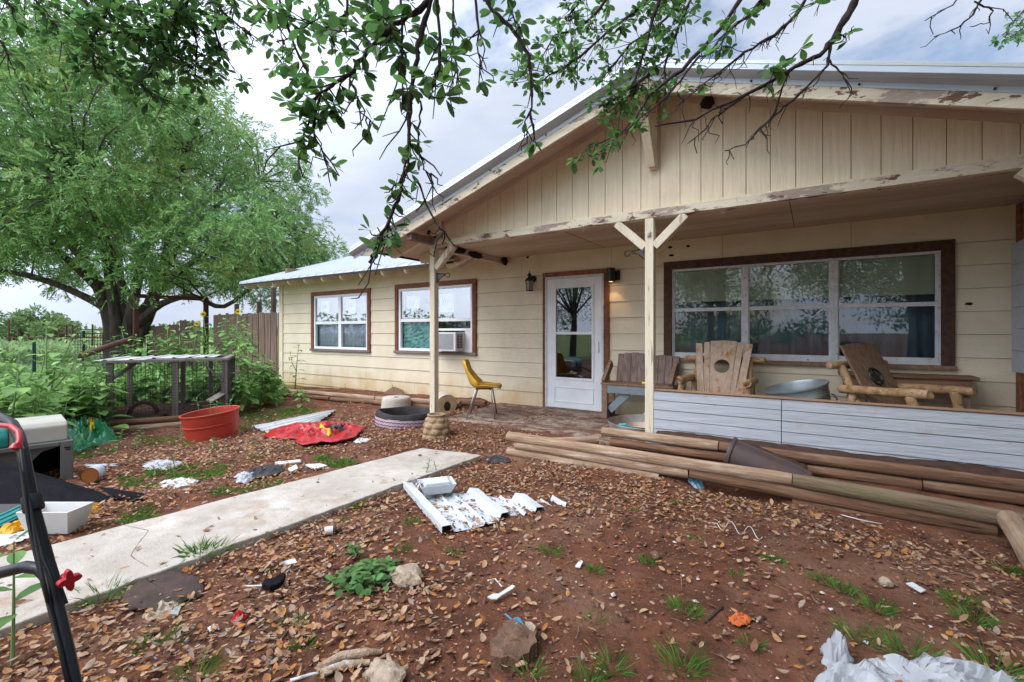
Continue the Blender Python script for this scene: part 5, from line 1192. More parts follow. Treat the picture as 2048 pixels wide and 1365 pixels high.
for k in range(48):
    a = 2*math.pi*k/48; r = .0135+.005*math.cos(4*a+.4); pts.append(c + (s1*math.cos(a)+s2*math.sin(a)*1.15)*r - axk*.006)
b = MB(); b.prism(pts, axk*.014); b.tube([c - axk*.03, c - axk*.005], .006, 10); b.build('clamp_knob', mRedPl, mw, smooth=40, bev=.002)
dk = E3 + lo_*.5
b = MB(); b.lathe([(.25,-.02),(.27,-.1),(.28,-.2),(.29,-.2)], 28, Matrix.Translation((dk.x, dk.y, .32))); b.lathe([(0,.0),(.22,.0),(.25,-.02)], 28, Matrix.Translation((dk.x, dk.y, .32))); b.build('deck', mat('red_mower_deck', (.35,.02,.02), rough=.4), mw, smooth=40)
for sx in (-1,1):
    for sy in (-1,1):
        b = MB(); b.lathe([(0,-.025),(.09,-.025),(.1,-.015),(.1,.015),(.09,.025),(0,.025)], 20, Matrix.Translation((dk.x+sx*.22, dk.y+sy*.27, .1)) @ Matrix.Rotation(rad(90),4,'X')); b.build('wheel', mTyre, mw, smooth=40)
b = MB(); b.lathe([(.1,0),(.11,.1),(.06,.14),(0,.15)], 20, Matrix.Translation((dk.x, dk.y, .32))); b.build('engine', mBlack, mw, smooth=40)
# ---------------------------------------------------------------- animal pen on a timber base
pF = V((-8.04,2.29)); pR = V((-7.34,3.46)); e1 = (pR-pF).normalized(); e2 = V((-e1.y, e1.x)); L1 = (pR-pF).length; L2 = 1.05
def PP(a, c, z): q = pF + e1*a + e2*c; return V((q.x, q.y, z))
pn = thing('animal_pen', 'low grey wooden wire mesh pen with metal sheets on top', 'pen', PP(.6,.5,-.1))
zt_, zb_ = .88, .06
for a, c in ((.03,0),(L1*.56,0),(L1,0),(0,L2),(L1*.5,L2),(L1*.78,L2),(L1,L2)):
    b = MB(); b.bar(PP(a,c,zb_-.1), PP(a,c,zt_), .075 if c == 0 else .06, .05, (e2.x,e2.y,0)); b.build('post', mPenWood, pn, bev=.004)
for p, q in ((PP(-.05,0,zt_+.02),PP(L1+.05,0,zt_+.02)),(PP(-.05,L2,zt_+.02),PP(L1+.05,L2,zt_+.02)),(PP(0,.03,zt_+.021),PP(0,L2,zt_+.021)),(PP(L1,.03,zt_+.021),PP(L1,L2,zt_+.021)),(PP(0,0,.09),PP(L1,0,.09)),(PP(0,L2,.09),PP(L1,L2,.09))):
    b = MB(); b.bar(p, q, .085, .035); b.build('rail', mPenWood, pn, bev=.003)
for p, q in ((PP(L1-.28,-.01,zt_-.02),PP(L1-.02,-.01,zt_-.30)),(PP(.05,.02,zt_-.22),PP(.26,.3,zt_-.01)),(PP(L1*.5-.2,L2,.3),PP(L1*.5,L2,.52))):
    b = MB(); b.bar(p, q, .06, .025); b.build('brace', mPenWood, pn, bev=.003)
b = MB()
def wires(A, Bv, z0, z1, s_):
    n = int((Bv-A).length/s_)
    for i in range(n+1):
        p = A.lerp(Bv, i/n); b.bar((p.x,p.y,z0), (p.x,p.y,z1), .0035, .0035, (1,0,0))
    for j in range(int((z1-z0)/s_)+1):
        z = z0+j*s_; b.bar((A.x,A.y,z), (Bv.x,Bv.y,z), .0035, .0035)
o_ = -.045
wires(PP(0,o_,0), PP(L1,o_,0), .07, zt_, .042); wires(PP(L1+.045,0,0), PP(L1+.045,L2,0), .07, zt_, .06); wires(PP(0,L2+.04,0), PP(L1,L2+.04,0), .07, zt_, .06)
b.build('wire_mesh', mWire, pn)
for i, (a0_, a1_, c0_, c1_, zz) in enumerate(((-.15,.42,-.02,1.1,.915),(.38,.85,.12,1.15,.925),(.8,1.2,.3,1.2,.92))):
    P = []
    for u in range(7):
        row = []
        for k in range(25):
            t = k/24; row.append(PP(a0_+(a1_-a0_)*t, c0_+(c1_-c0_)*u/6, zz + (.016 if k % 12 in (5,6) else 0)))
        P.append(row)
    bb = MB(); bb.grid(P); bb.build('roof_sheet', mPanelGrey, pn, solid=.003)
for i in range(3):
    z = -.10+.085*i
    o = timber(PP(-.12,-.07+.02*i,z), PP(L1*1.02,-.07+.02*i,z), .045, mLogDark if i != 1 else mLog, ('bottom timber under the front of the animal pen', 'middle timber under the front of the animal pen', 'top timber under the front of the animal pen')[i], 'timbers under the animal pen')
P = [[PP(-.1+1.5*i/14, 0+1.05*j/8, .10+.10*mnoise.noise(V((i*.5,j*.5,2)))+.05*(j/8)) for j in range(9)] for i in range(15)]
b = MB(); b.grid(P); b.build('bedding_soil', mSoil, pn, smooth=True)
b = MB(); b.tube([PP(.35+.16*math.cos(t), .22, .14+.16*math.sin(t)) for t in np.linspace(0,math.pi,12)], .03, 8); tag(b.build('half_tyre', mFelt, loc=PP(.35,.22,.1), smooth=True), 'half buried brown tyre edge inside the animal pen', 'tyre')
b = MB(); b.bar(D(418,803,6.55), D(447,786,6.9), .09, .02, (0,.4,1)); tag(b.build('leaning_board', mPenWood, loc=D(418,803,6.55)), 'short grey board leaning at right end of the pen', 'board')
# ---------------------------------------------------------------- fences and frames
gF2 = 'weathered picket panels left of the house'
def pickets(x0, x1, y, top0, top1, label, tilt=0):
    t = thing('picket_fence', label, 'fence', ((x0+x1)/2, y, -.25), gF2); n = int(abs(x1-x0)/.142); b = MB()
    for i in range(n):
        u = (i+.5)/n; x = x0+(x1-x0)*u; zt = top0+(top1-top0)*u+R.uniform(-.03,.025); yy = y+R.uniform(-.006,.006); h = .066
        zb = -.35; lean = tilt + R.uniform(-.012,.012)
        b.prism([(x-h,yy,zb),(x+h,yy,zb),(x+h+lean,yy,zt-.03),(x+h-.025+lean,yy,zt),(x-h+.025+lean,yy,zt),(x-h+lean,yy,zt-.03)], (0,.018,0))
    b.build('pickets', mFence, t)
    for z in (.2, 1.25):
        b = MB(); b.box(min(x0,x1), max(x0,x1), y+.021, y+.06, z, z+.09); b.build('rail', mFence, t)
FYY = 6.62
pickets(-11.12, -14.7, FYY, 1.80, 1.83, 'long run of grey pickets beside the house corner')
pickets(-15.6, -17.0, FYY+.03, 1.62, 1.70, 'short picket panel between the pipe legs behind the sunflowers', .03)
pickets(-17.1, -19.6, FYY+.06, 1.55, 1.50, 'low picket panel farthest from the house', -.04)
for px, d, zt, tx in ((473.5,14,2.15,'dark post above the pickets farthest left of three'),(518.5,13.6,2.2,'middle dark post above the pickets'),(547,13.0,2.55,'dark post above the pickets nearest the house eave')):
    p = D(px, 665, d); b = MB(); b.bar((p.x,p.y,-.3), (p.x,p.y,zt), .10, .10, (1,0,0)); tag(b.build('fence_post', mFence, loc=(p.x,p.y,-.3), bev=.006), tx, 'post', 'dark posts behind the pickets')
pf = thing('pipe_gateway', 'rusty square pipe goal shaped frame before the picket fence', 'frame', (-16.5,6.2,-.3))
pL, pRr = D(272,592,13.2), D(412,599,15.2)
for p in (pL, pRr):
    b = MB(); b.bar((p.x,p.y,-.35), (p.x,p.y,p.z+.06), .115, .115, (1,0,0)); b.build('upright', mRust, pf)
b = MB(); b.bar(pL, pRr, .11, .11); b.build('crossbar', mRust, pf)
dp = D(161,713,7.6); dq = D(264,678,9.6)
b = MB(); b.tube([dp, dp.lerp(dq,.45)+V((0,0,.01)), dq], .05, 10); tag(b.build('rusty_pipe', mRust, loc=dp, smooth=50), 'rusty pipe rail slanting behind the pen roof', 'pipe')
for px, py, d, m_, tx in ((167,662,11,mTPost,'black steel post standing left of the tree trunk'),(68,680,9,mat('green_post',(.02,.07,.05),rough=.6),'green steel post among sunflower leaves at left')):
    p = D(px,py,d); b = MB(); b.bar((p.x,p.y,-.3), p, .05, .045, (1,0,0)); tag(b.build('steel_post', m_, loc=(p.x,p.y,-.3)), tx, 'post')
fl = thing('pipe_fence', 'distant rusty pipe fence with thin rails across the meadow', 'fence', D(150,690,34))
for px, zt in ((18,640),(37,662),(118,659),(145,650),(133,651),(185,649),(206,668),(290,662)):
    p = D(px, zt, 34); b = MB(); b.bar((p.x,p.y,-.4), p, .09, .09, (1,0,0)); b.build('post', mRust, fl)
for y0_, y1_, x0_, x1_ in ((660,659,117,290),(667,668,117,290),(676,677,20,290),(651,650.5,133,146)):
    b = MB(); b.bar(D(x0_,y0_,34), D(x1_,y1_,34), .07, .07); b.build('rail', mRust, fl)
wf = thing('wire_fence', 'thin square mesh wire fence before the tree trunk', 'fence', D(220,700,12))
b = MB()
for k in range(7): b.bar(D(150,668+7*k,12), D(268,668+7*k,12.6), .012, .012)
for k in range(22): b.bar(D(150+5.6*k,668,12+.027*k), D(150+5.6*k,712,12+.027*k), .01, .01, (1,0,0))
b.build('mesh', mWire, wf)
# ---------------------------------------------------------------- plants
def sunflower(base, h, nl, L, label, flower=0, group='wild sunflowers around the pen', wd=.72, brm=0, m=None):
    base = V(base); t = thing('sunflower_plant', label, 'plant', base, group); b = MB(); top = base + V((R.uniform(-.12,.12)*h, R.uniform(-.12,.12)*h, h))
    mid = base.lerp(top,.5) + V((R.uniform(-.04,.04), R.uniform(-.04,.04), 0)); b.tube([base, mid, top], [.013,.010,.005], 7)
    lv = MB(); stems = [(base, mid, top, L)]
    for k in range(brm):
        u = R.uniform(.25,.7); p = base.lerp(top,u); a = R.random()*6.28; q = p + V((math.cos(a)*.35*h*.6, math.sin(a)*.35*h*.6, (1-u)*h*.75))
        b.tube([p, p.lerp(q,.5)+V((math.cos(a)*.04, math.sin(a)*.04, -.02)), q], [.008,.006,.003], 6); stems.append((p, p.lerp(q,.5), q, L*.8))
    for p0_, pm, p1_, Ls in stems:
        n = nl if p0_ is base else max(4, nl//2); a = R.random()*6
        for i in range(n):
            u = .12 + .88*(i+.6)/n if p0_ is base else .35+.65*(i+.6)/n
            p = p0_.lerp(pm, u*2) if u < .5 else pm.lerp(p1_, u*2-1); a += 2.4 + R.uniform(-.3,.3)
            l = Ls*(1.05-.6*u**2)*R.uniform(.75,1.15); ca, sa = math.cos(a), math.sin(a)
            d = V((ca, sa, R.uniform(.15,.5))); pl = l*.5; q = p + d.normalized()*pl
            b.tube([p, q], [.0035,.0025], 5)
            lv.leaf(q, V((ca, sa, R.uniform(-.25,.2))), (0,0,1), l, l*wd, R.uniform(.2,.8), prof=(.16,.82,1,.80,.48,.03), fold=.2)
        for k in range(5):
            a = R.random()*6.28; lv.leaf(p1_, V((math.cos(a)*.6, math.sin(a)*.6, .8)), (0,0,1), Ls*.35, Ls*.16, .3)
    b.build('stem', mStem, t, smooth=True); lv.build('foliage', m or mLeafSun, t, smooth=True)
    for k in range(flower):
        c = (top if k == 0 else stems[min(k, len(stems)-1)][2]) + V((0,0,.03)); fn = (TOCAM + V((R.uniform(-.4,.4),0,.35))).normalized(); s1 = fn.cross(V((0,0,1))).normalized(); s2 = s1.cross(fn)*-1
        f_ = MB()
        for q in range(13):
            a = 2*math.pi*q/13; d = s1*math.cos(a)+s2*math.sin(a); f_.leaf(c+d*.016, d+fn*.25, fn, .045, .022, 0, prof=(.4,1,.8,.1))
        ft_ = f_.build('flower', mPetal, t, smooth=True); f_ = MB(); f_.tube([c-fn*.01, c+fn*.014], [.02,.016], 10); f_.build('flower_disc', mNest, ft_)
def gb(px, d): r = ray(px, 665); p = r*d; return V((p.x, p.y, tz(p.x, p.y)-.02))
left = [(15,4.7,.95,'sunflower at the left edge behind the teal crate top'),(62,5.2,1.12,'sunflower left of the green steel post'),(112,5.7,1.45,'tallest sunflower of the left clump with yellowish top leaves'),(146,6.0,1.05,'bushy sunflower behind the beige crate shell'),(208,6.0,.72,'low big leaved sunflower covering the pen corner'),(52,6.3,1.28,'sunflower deep in the left clump near the green post'),(186,6.4,.95,'sunflower beside the left pen post'),(-12,5.6,1.1,'sunflower half cut by the left picture edge'),(95,4.9,.72,'short sunflower in front of the left clump'),(118,6.1,.7,'short sunflower behind the green sack'),(30,5.4,.85,'mid height sunflower at left behind the mower lever'),(165,6.2,.6,'small low sunflower between green sack and pen')]
for px, d, h, tx in left: sunflower(gb(px, d), h, 15, .23, tx, brm=3)
mid = [(268,9.4,1.5,'sunflower before the pipe frame left leg',0),(300,9.2,1.1,'short sunflower behind the pen roof left part',0),(340,8.8,1.52,'sunflower behind the middle of the pen roof',0),(378,9,1.55,'sunflower with small yellow flower behind the pen roof',1),(428,9.0,1.72,'tall sunflower with open yellow flower left of the tallest one',1),(456,9.0,1.78,'tallest sunflower with yellow flower before the pickets',1),(478,8.6,1.5,'leafy sunflower before the pickets near the pen',0),(497,8.0,1.12,'broad leafy sunflower right of the pen',0),(520,8.3,.92,'low leafy sunflower right of the pen by the pickets',0),(470,7.7,.7,'low sunflower at the right pen post',0),(538,8.7,.75,'small sunflower nearest the house timbers',0),(405,9.4,1.2,'sunflower before the right pipe leg',0),(322,8.6,.9,'low sunflower seen through the pen mesh',0),(360,8.4,.8,'sunflower behind the pen seen through its mesh',0),(245,8.4,.95,'sunflower seen through left part of the pen mesh',0),(440,8.2,1.0,'sunflower close behind the right end of the pen',0),(290,8.1,.75,'short sunflower close behind the pen',0)]
for px, d, h, tx, f_ in mid: sunflower(gb(px, d), h, 21, .23, tx, flower=f_, brm=4)
p = W(590, 790, 5.95); sunflower((p.x, p.y, tz(p.x,p.y)), .95, 12, .17, 'lone sunflower plant in the house bed below the lace curtain window', brm=1)
p = G(604, 815); sunflower((p.x, p.y, tz(p.x,p.y)), .32, 9, .15, 'low spreading leafy plant before the house bed timbers', brm=3, group=None)
p = G(570, 800); sunflower((p.x, p.y, tz(p.x,p.y)), .24, 8, .12, 'small pale leafy plant left of the low spreading one', brm=2, group=None)
for (px, py), h, L, n, tx in (((690,785),.16,.07,8,'small green weed in the house bed below the windows'),((787,792),.20,.06,9,'small weed behind the concrete planter'),((640,765),.18,.06,7,'spindly weed in house bed below the lace curtain window'),((850,953),.16,.05,8,'small weed sprout on the path edge behind the foam tray'),((873,948),.12,.04,6,'tiny weed on the path edge behind the foam tray'),((232,915),.30,.10,14,'feathery green weed at the left end of the pen timbers'),((285,890),.22,.09,12,'weed growing against the pen timbers'),((268,905),.14,.09,10,'low broad weed before the pen timbers'),((365,880),.16,.07,10,'weed between the pen timbers and the red tub'),((428,900),.14,.06,10,'small weed in front of the red tub'),((492,860),.16,.09,9,'weed right of the red tub'),((25,1330),.46,.17,7,'bright green broad leaved weed at left edge by the mower'),((350,940),.16,.05,10,'thin weed on the bare dirt left of the path'),((478,875),.08,.05,6,'tiny weed at the right foot of the red tub')):
    p = G(px, py); sprig((p.x, p.y, tz(p.x,p.y)), h, n, L, mWeedLeaf, tx, 'weed_plant', 'weed', 'small weeds in the yard', wd=.42)
def groundweed(px, r, n, L, label, name='weed_clump', m=None):
    c = G(*px); b = MB()
    for i in range(n):
        a = R.random()*6.28; q = r*math.sqrt(R.random()); p = c + V((q*math.cos(a), q*math.sin(a)*.8, 0)); p.z = tz(p.x,p.y)+R.uniform(.01,.09)*(1-q/r*.6)
        d = V((R.uniform(-1,1), R.uniform(-1,1), R.uniform(-.1,.5))); l = L*R.uniform(.6,1.2); b.leaf(p, d, (0,0,1), l, l*.8, .4, prof=(.3,.95,1,.5), fold=.15)
    return tag(b.build(name, m or mWeedLeaf, loc=c, smooth=True), label, 'weed')
groundweed((722,1170), .16, 130, .045, 'dark leafy ground weed left of the limestone lump')
groundweed((752,1150), .13, 90, .04, 'upper part of leafy ground weed touching the limestone lump')
groundweed((706,1112), .05, 18, .04, 'small two sprig weed above the leafy ground weed')
# grass
def tuft(px, r, h, n, label, spread=.9):
    c = G(*px); b = MB()
    wide = 2.6 if h > .12 else 1
    for i in range(int(n/wide)):
        a = R.random()*6.28; q = r*R.random()**.7; p = c + V((q*math.cos(a), q*math.sin(a), 0)); p.z = tz(p.x,p.y)-.005
        ln = R.uniform(.3,1)*spread*(.4+q/r); d = V((math.cos(a)*ln, math.sin(a)*ln, 1)).normalized(); l = h*R.uniform(.55,1.15)
        b.leaf(p, d, (math.cos(a+1.5), math.sin(a+1.5), 0.1), l, R.uniform(.003,.0055)*wide*wide**.3, R.uniform(.3,1.1), prof=(.8,1,.7,.05), fold=.1)
    return tag(b.build('grass_tuft', mGrass, loc=c, smooth=True), label, 'grass tuft', 'grass tufts in the dirt')
T_ = [((395,1115),.06,.16,60,'broad bladed tuft at path edge above the felt scrap'),((420,1108),.07,.13,60,'grass tuft leaning at the path edge near the felt scrap'),((208,1195),.08,.13,60,'grass tuft at the path edge left of the felt scrap'),((335,1225),.05,.08,25,'thin grass tuft on the felt scrap'),((320,1290),.07,.09,60,'grass tuft among leaves below the felt scrap'),((392,1352),.06,.10,50,'grass tuft at the bottom edge left of the wire'),((582,1250),.06,.06,40,'flat grass tuft right of the red scrap'),((605,1298),.04,.07,40,'grass tuft beside the bent wire'),((805,1102),.035,.07,35,'small tuft above the limestone lump'),((908,1108),.04,.06,35,'small tuft right of the ribbed panel front'),((825,1045),.035,.06,35,'tuft left of the ribbed panel'),((718,1015),.035,.07,35,'tuft beside the path above the bottle'),((690,1045),.03,.06,25,'tuft beside the path right of the bottle'),((1100,1105),.055,.06,70,'dense tuft on dirt below the ribbed panel'),((1190,1140),.04,.05,45,'tuft right of the tiny blue scrap'),((1296,1123),.045,.05,60,'tuft at the middle of the dirt'),((1388,1078),.035,.05,40,'tuft upper right below the curly ribbon'),((1548,1120),.045,.05,60,'tuft right of the curly ribbon'),((1368,1222),.06,.08,80,'bright tuft left of the orange scrap'),((1195,1240),.045,.055,45,'tuft above the bottom pale tufts'),((1225,1335),.045,.11,40,'straggly tuft at the bottom middle'),((1365,1335),.06,.12,60,'upright tuft at the bottom below the orange scrap'),((1180,1362),.06,.08,60,'tuft cut by the bottom edge at middle'),((1060,1345),.04,.10,20,'thin grey green tuft below the mud slab'),((1472,1150),.03,.045,25,'faint small tuft below the curly ribbon'),((1650,1160),.06,.05,55,'flat tuft above the white disc'),((1685,1178),.05,.06,50,'tuft right of the flat one above the disc'),((1750,1215),.07,.07,70,'wide tuft left of the white wrapper'),((1925,1205),.07,.07,70,'wide tuft right of the white wrapper'),((1945,1240),.06,.08,60,'tuft below the wide right one'),((1715,1280),.07,.10,70,'tuft above the white sheeting flap'),((1815,1310),.08,.13,80,'tall tuft behind the white sheeting'),((1985,1345),.06,.13,50,'tall tuft at bottom right corner'),((2018,1145),.04,.07,40,'tuft against the thick timber at right'),((1352,1008),.03,.05,25,'pale tuft on leaves below the front timbers'),((1268,1022),.03,.04,20,'little tuft on leaves left of the pale one'),((1500,1290),.04,.06,20,'sparse tuft right of the orange scrap'),((1940,1060),.03,.05,20,'sparse tuft near the corner timbers')]
for px, r, h, n, tx in T_: tuft(px, r*1.05, h*.88, int(n*1.7), tx)
# low weeds and grass that nobody could count
def cover(name, areas, m, kind='stuff'):
    b = MB()
    for (px, py), rx, ry, n, h, wd in areas:
        c = G(px, py)
        for i in range(n):
            a = R.random()*6.28; q = math.sqrt(R.random()); x, y = c.x+rx*q*math.cos(a), c.y+ry*q*math.sin(a)
            if mnoise.noise(V((x*5,y*5,1))) < -.12: continue
            p = V((x, y, tz(x,y)-.004)); a2 = R.random()*6.28; ln = R.uniform(.3,1.1)
            b.leaf(p, V((math.cos(a2)*ln, math.sin(a2)*ln, .9)), (math.cos(a2+1.5), math.sin(a2+1.5), .2), h*R.uniform(.5,1.2), wd*R.uniform(.7,1.3), .6, prof=(.7,1,.05), fold=.1)
    return tag(b.build(name, m, smooth=True), kind=kind)
cover('grass_cover', [((300,958),.35,.22,800,.06,.007),((360,948),.4,.2,800,.06,.007),((420,940),.3,.15,500,.05,.007),((470,985),.3,.14,500,.05,.006),((530,965),.2,.12,250,.05,.006),((670,925),.3,.12,450,.07,.009),((270,1030),.3,.12,500,.06,.006),((560,830),.8,.5,1500,.06,.009),((620,825),.7,.35,1200,.06,.009),((510,850),.5,.4,700,.06,.008),((560,890),.6,.25,500,.05,.007),((480,905),.5,.2,300,.05,.007),((700,805),.5,.15,150,.05,.008),((10,1135),.15,.1,150,.05,.006),((160,910),.3,.3,300,.08,.01),((330,885),.5,.2,300,.06,.008),((880,1300-180),.05,.04,20,.04,.005)], mGrass)
# big leaf masses: meadow herbs, far bushes, tree crowns
def leafmass(pts, dirs, L, wd, fold=.15, three=False):
    """pts (n,3), dirs (n,3), L,wd (n,) -> pointed two-quad leaves"""
    n = len(pts); d = dirs/np.linalg.norm(dirs, axis=1, keepdims=True)
    r = NR.normal(size=(n,3)); s = np.cross(d, r); s /= np.linalg.norm(s, axis=1, keepdims=True)+1e-9; u = np.cross(s, d)
    L = L[:,None]; wd = wd[:,None]
    a = pts; m = pts + d*L*.5 - u*L*.03; t = pts + d*L - u*L*.12
    vs = np.stack([a, m - s*wd/2 + u*wd*fold, m, m + s*wd/2 + u*wd*fold, t], 1).reshape(-1,3)
    k = np.arange(n)[:,None]*5
    f = np.concatenate([k+np.array([[0,2,1]]), k+np.array([[0,3,2]]), k+np.array([[1,2,4]]), k+np.array([[2,3,4]])], 0)
    return vs.tolist(), f.tolist()
def clumps(centers, radii, per, L, wd, droop=.3, flat=.7):
    c = np.repeat(np.array(centers), per, 0); r = np.repeat(np.array(radii), per)
    g = NR.normal(size=c.shape); g /= np.linalg.norm(g, axis=1, keepdims=True); q = NR.random(len(c))**.45
    off = g*(r*q)[:,None]; off[:,2] *= flat
    d = g*.6 + NR.normal(size=c.shape)*.6; d[:,2] -= droop
    n = len(c); return leafmass(c+off, d, L*(.6+.8*NR.random(n)), wd*(.6+.8*NR.random(n)))
# meadow beyond the pen
pts = []
while len(pts) < 26000:
    d = 9.5 + 45*R.random()**1.6; px = R.uniform(-120, 330 if d > 13 else 300); r = ray(px, 665)*d
    if r.y > 6.4 and r.x > -20 and r.x > -21+.0: continue
    h = (.75 if px < 150 else .5)*(1-.3*R.random())
    pts.append((r.x, r.y, tz(r.x,r.y) + h*R.random()**.7*(1+.5*mnoise.noise(V((r.x*.4, r.y*.4, 0))))))
pts = np.array(pts); n = len(pts); dr = NR.normal(size=(n,3))*.7; dr[:,2] = abs(dr[:,2])+.3
dd = np.hypot(pts[:,0], pts[:,1])
v_, f_ = leafmass(pts, dr, (.10+.004*dd)*(.6+.8*NR.random(n)), (.05+.002*dd)*(.6+.8*NR.random(n)))
mMeadow = mat('meadow_herb_leaf', (.32,.44,.21), (.25,.37,.17), .5, rough=.7, island=.4, trans=.3)
tag(mass('meadow_herbs', v_, f_, mMeadow), kind='stuff')
# undergrowth right behind the pen and along the pickets
pts = []
while len(pts) < 6000:
    px = R.uniform(215, 560); d = R.uniform(7.9, 10.6); r = ray(px, 665)*d
    if r.y > 6.0 or (px > 455 and R.random() < .55): continue
    q = PP(0,0,0); a_ = (V((r.x,r.y))-pF).dot(e1); c_ = (V((r.x,r.y))-pF).dot(e2)
    if -.1 < a_ < L1+.15 and -.1 < c_ < L2+.1: continue
    if r.x > -9.2 and r.y < 4.6 and a_ > L1: continue
    pts.append((r.x, r.y, tz(r.x,r.y) + (.75 if px < 455 else .4)*R.random()**.8*(.7+.6*abs(mnoise.noise(V((r.x*.9,r.y*.9,5)))))))
pts = np.array(pts); n = len(pts); dr = NR.normal(size=(n,3))*.7; dr[:,2] = abs(dr[:,2])*.5
v_, f_ = leafmass(pts, dr, .13*(.6+.8*NR.random(n)), .085*(.6+.8*NR.random(n)))
tag(mass('undergrowth', v_, f_, mLeafSun), kind='stuff')
pts = []
while len(pts) < 7000:
    px = R.uniform(-60, 215); d = R.uniform(5.2, 8.5); r = ray(px, 665)*d
    if px > 100 and d < 6.2: continue
    pts.append((r.x, r.y, tz(r.x,r.y) + .6*R.random()**.8))
pts = np.array(pts); n = len(pts); dr = NR.normal(size=(n,3))*.7; dr[:,2] = abs(dr[:,2])*.5
v_, f_ = leafmass(pts, dr, .13*(.6+.8*NR.random(n)), .08*(.6+.8*NR.random(n)))
tag(mass('undergrowth', v_, f_, mLeafSun), kind='stuff')
def bush(name, c, R3, nc, per, L, wd, label, cat, group=None):
    cs, rs = [], []
    for i in range(nc):
        g = NR.normal(size=3); g /= np.linalg.norm(g); q = R.random()**.4
        cs.append((c.x+R3[0]*g[0]*q, c.y+R3[1]*g[1]*q, c.z+R3[2]*(g[2]*q))); rs.append(R3[2]*.32)
    v_, f_ = clumps(cs, rs, per, L, wd, .2)
    t = thing(name, label, cat, (c.x, c.y, -.3), group); mass('crown', v_, f_, mFarLeaf, t)
    b = MB(); b.tube([(c.x,c.y,-.4), (c.x+.1,c.y,c.z)], [R3[0]*.05,R3[0]*.03], 7); b.build('trunk', mBark, t)
c = D(60,655,42); bush('distant_tree', V((c.x,c.y,1.55)), (3.2,3.2,1.9), 70, 90, .32, .16, 'rounded pale green tree in the meadow at far left', 'tree')
# far tree line round the horizon
cs, rs = [], []
for i in range(420):
    a = R.uniform(rad(95), rad(178)); d = R.uniform(150, 230); cs.append((math.cos(a)*d, math.sin(a)*d, R.uniform(.3,2.0))); rs.append(R.uniform(1.6,3))
v_, f_ = clumps(cs, rs, 26, 1.5, .9, .1); tag(mass('treeline', v_, f_, mFarLeaf), kind='stuff')
# ---------------------------------------------------------------- the big feathery tree
tb0 = V((-19.9, 6.05, -.35)); bt = thing('shade_tree', 'big spreading tree with feathery leaves and several stout stems behind the pen', 'tree', tb0)
RR = random.Random(4)
right = RGT; fwd = V((-ST,CT,0))
def TL(a, b_, z): return V((tb0.x, tb0.y, 0)) + right*a + fwd*b_ + V((0,0,z))
b = MB()
def limb(pts, r0, r1, n=10):
    P = []; pts = [V(p) for p in pts]
    for i in range(len(pts)-1):
        for k in range(4):
            t = k/4; p0 = pts[max(i-1,0)]; p1 = pts[i]; p2 = pts[i+1]; p3 = pts[min(i+2,len(pts)-1)]
            P.append(.5*((2*p1)+(p2-p0)*t+(2*p0-5*p1+4*p2-p3)*t*t+(3*p1-p0-3*p2+p3)*t**3))
    P.append(pts[-1]); m = len(P)
    b.tube(P, [r0+(r1-r0)*(i/(m-1))**.5 for i in range(m)], n); return P
nodes = []
stems = [((-.30,.0),(-.62,.1),(-1.5,.2),(-3.2,.5),6.2,.42),((-.05,-.1),(-.05,-.2),(-.4,-.5),(-1.0,-1.5),8.8,.44),((.22,.0),(.45,-.1),(.75,.3),(.6,1.2),9.0,.42),((.42,.1),(.9,.2),(1.9,-.4),(3.0,-1.2),7.0,.34),((.1,.35),(.3,.7),(.6,1.6),(1.6,3.0),7.4,.36),((-.2,.3),(-.6,.8),(-1.6,1.8),(-2.6,3.0),7.0,.32)]
for (p0_, p1_, p2_, p3_, zt, r) in stems:
    P = limb([TL(p0_[0],p0_[1],-.35), TL(p0_[0]*1.0,p0_[1],.9), TL(p1_[0],p1_[1],2.1), TL(p2_[0],p2_[1],2.1+(zt-2.1)*.45), TL(p3_[0],p3_[1],zt)], r, .07, 12); nodes += P[6:]
low = [[(.5,.0,1.55),(1.6,-.3,2.25),(2.8,-.5,2.5),(3.9,-.6,2.15),(5.2,-.6,3.1),(6.2,-.5,3.3)], [(.5,.2,2.0),(1.8,.4,3.5),(3.6,.4,4.6),(5.6,.2,5.0)], [(-.6,0,2.2),(-2.2,-.3,3.0),(-4.2,-.6,3.4),(-6,-.6,2.9)], [(.3,-.2,2.6),(.9,-1.6,4.2),(1.6,-3.2,5.2)], [(-.4,-.2,2.6),(-1.3,-1.8,4.4),(-2.6,-3.4,5.0)], [(-.7,.1,2.9),(-2.8,.4,5.0),(-5,.6,6.0)], [(.9,.2,2.8),(2.2,.8,5.4),(4.2,1.0,6.8)]]
for q in low: nodes += limb([TL(*p) for p in q], .17, .04, 9)[3:]
b.build('trunk', mBark, bt, smooth=60)
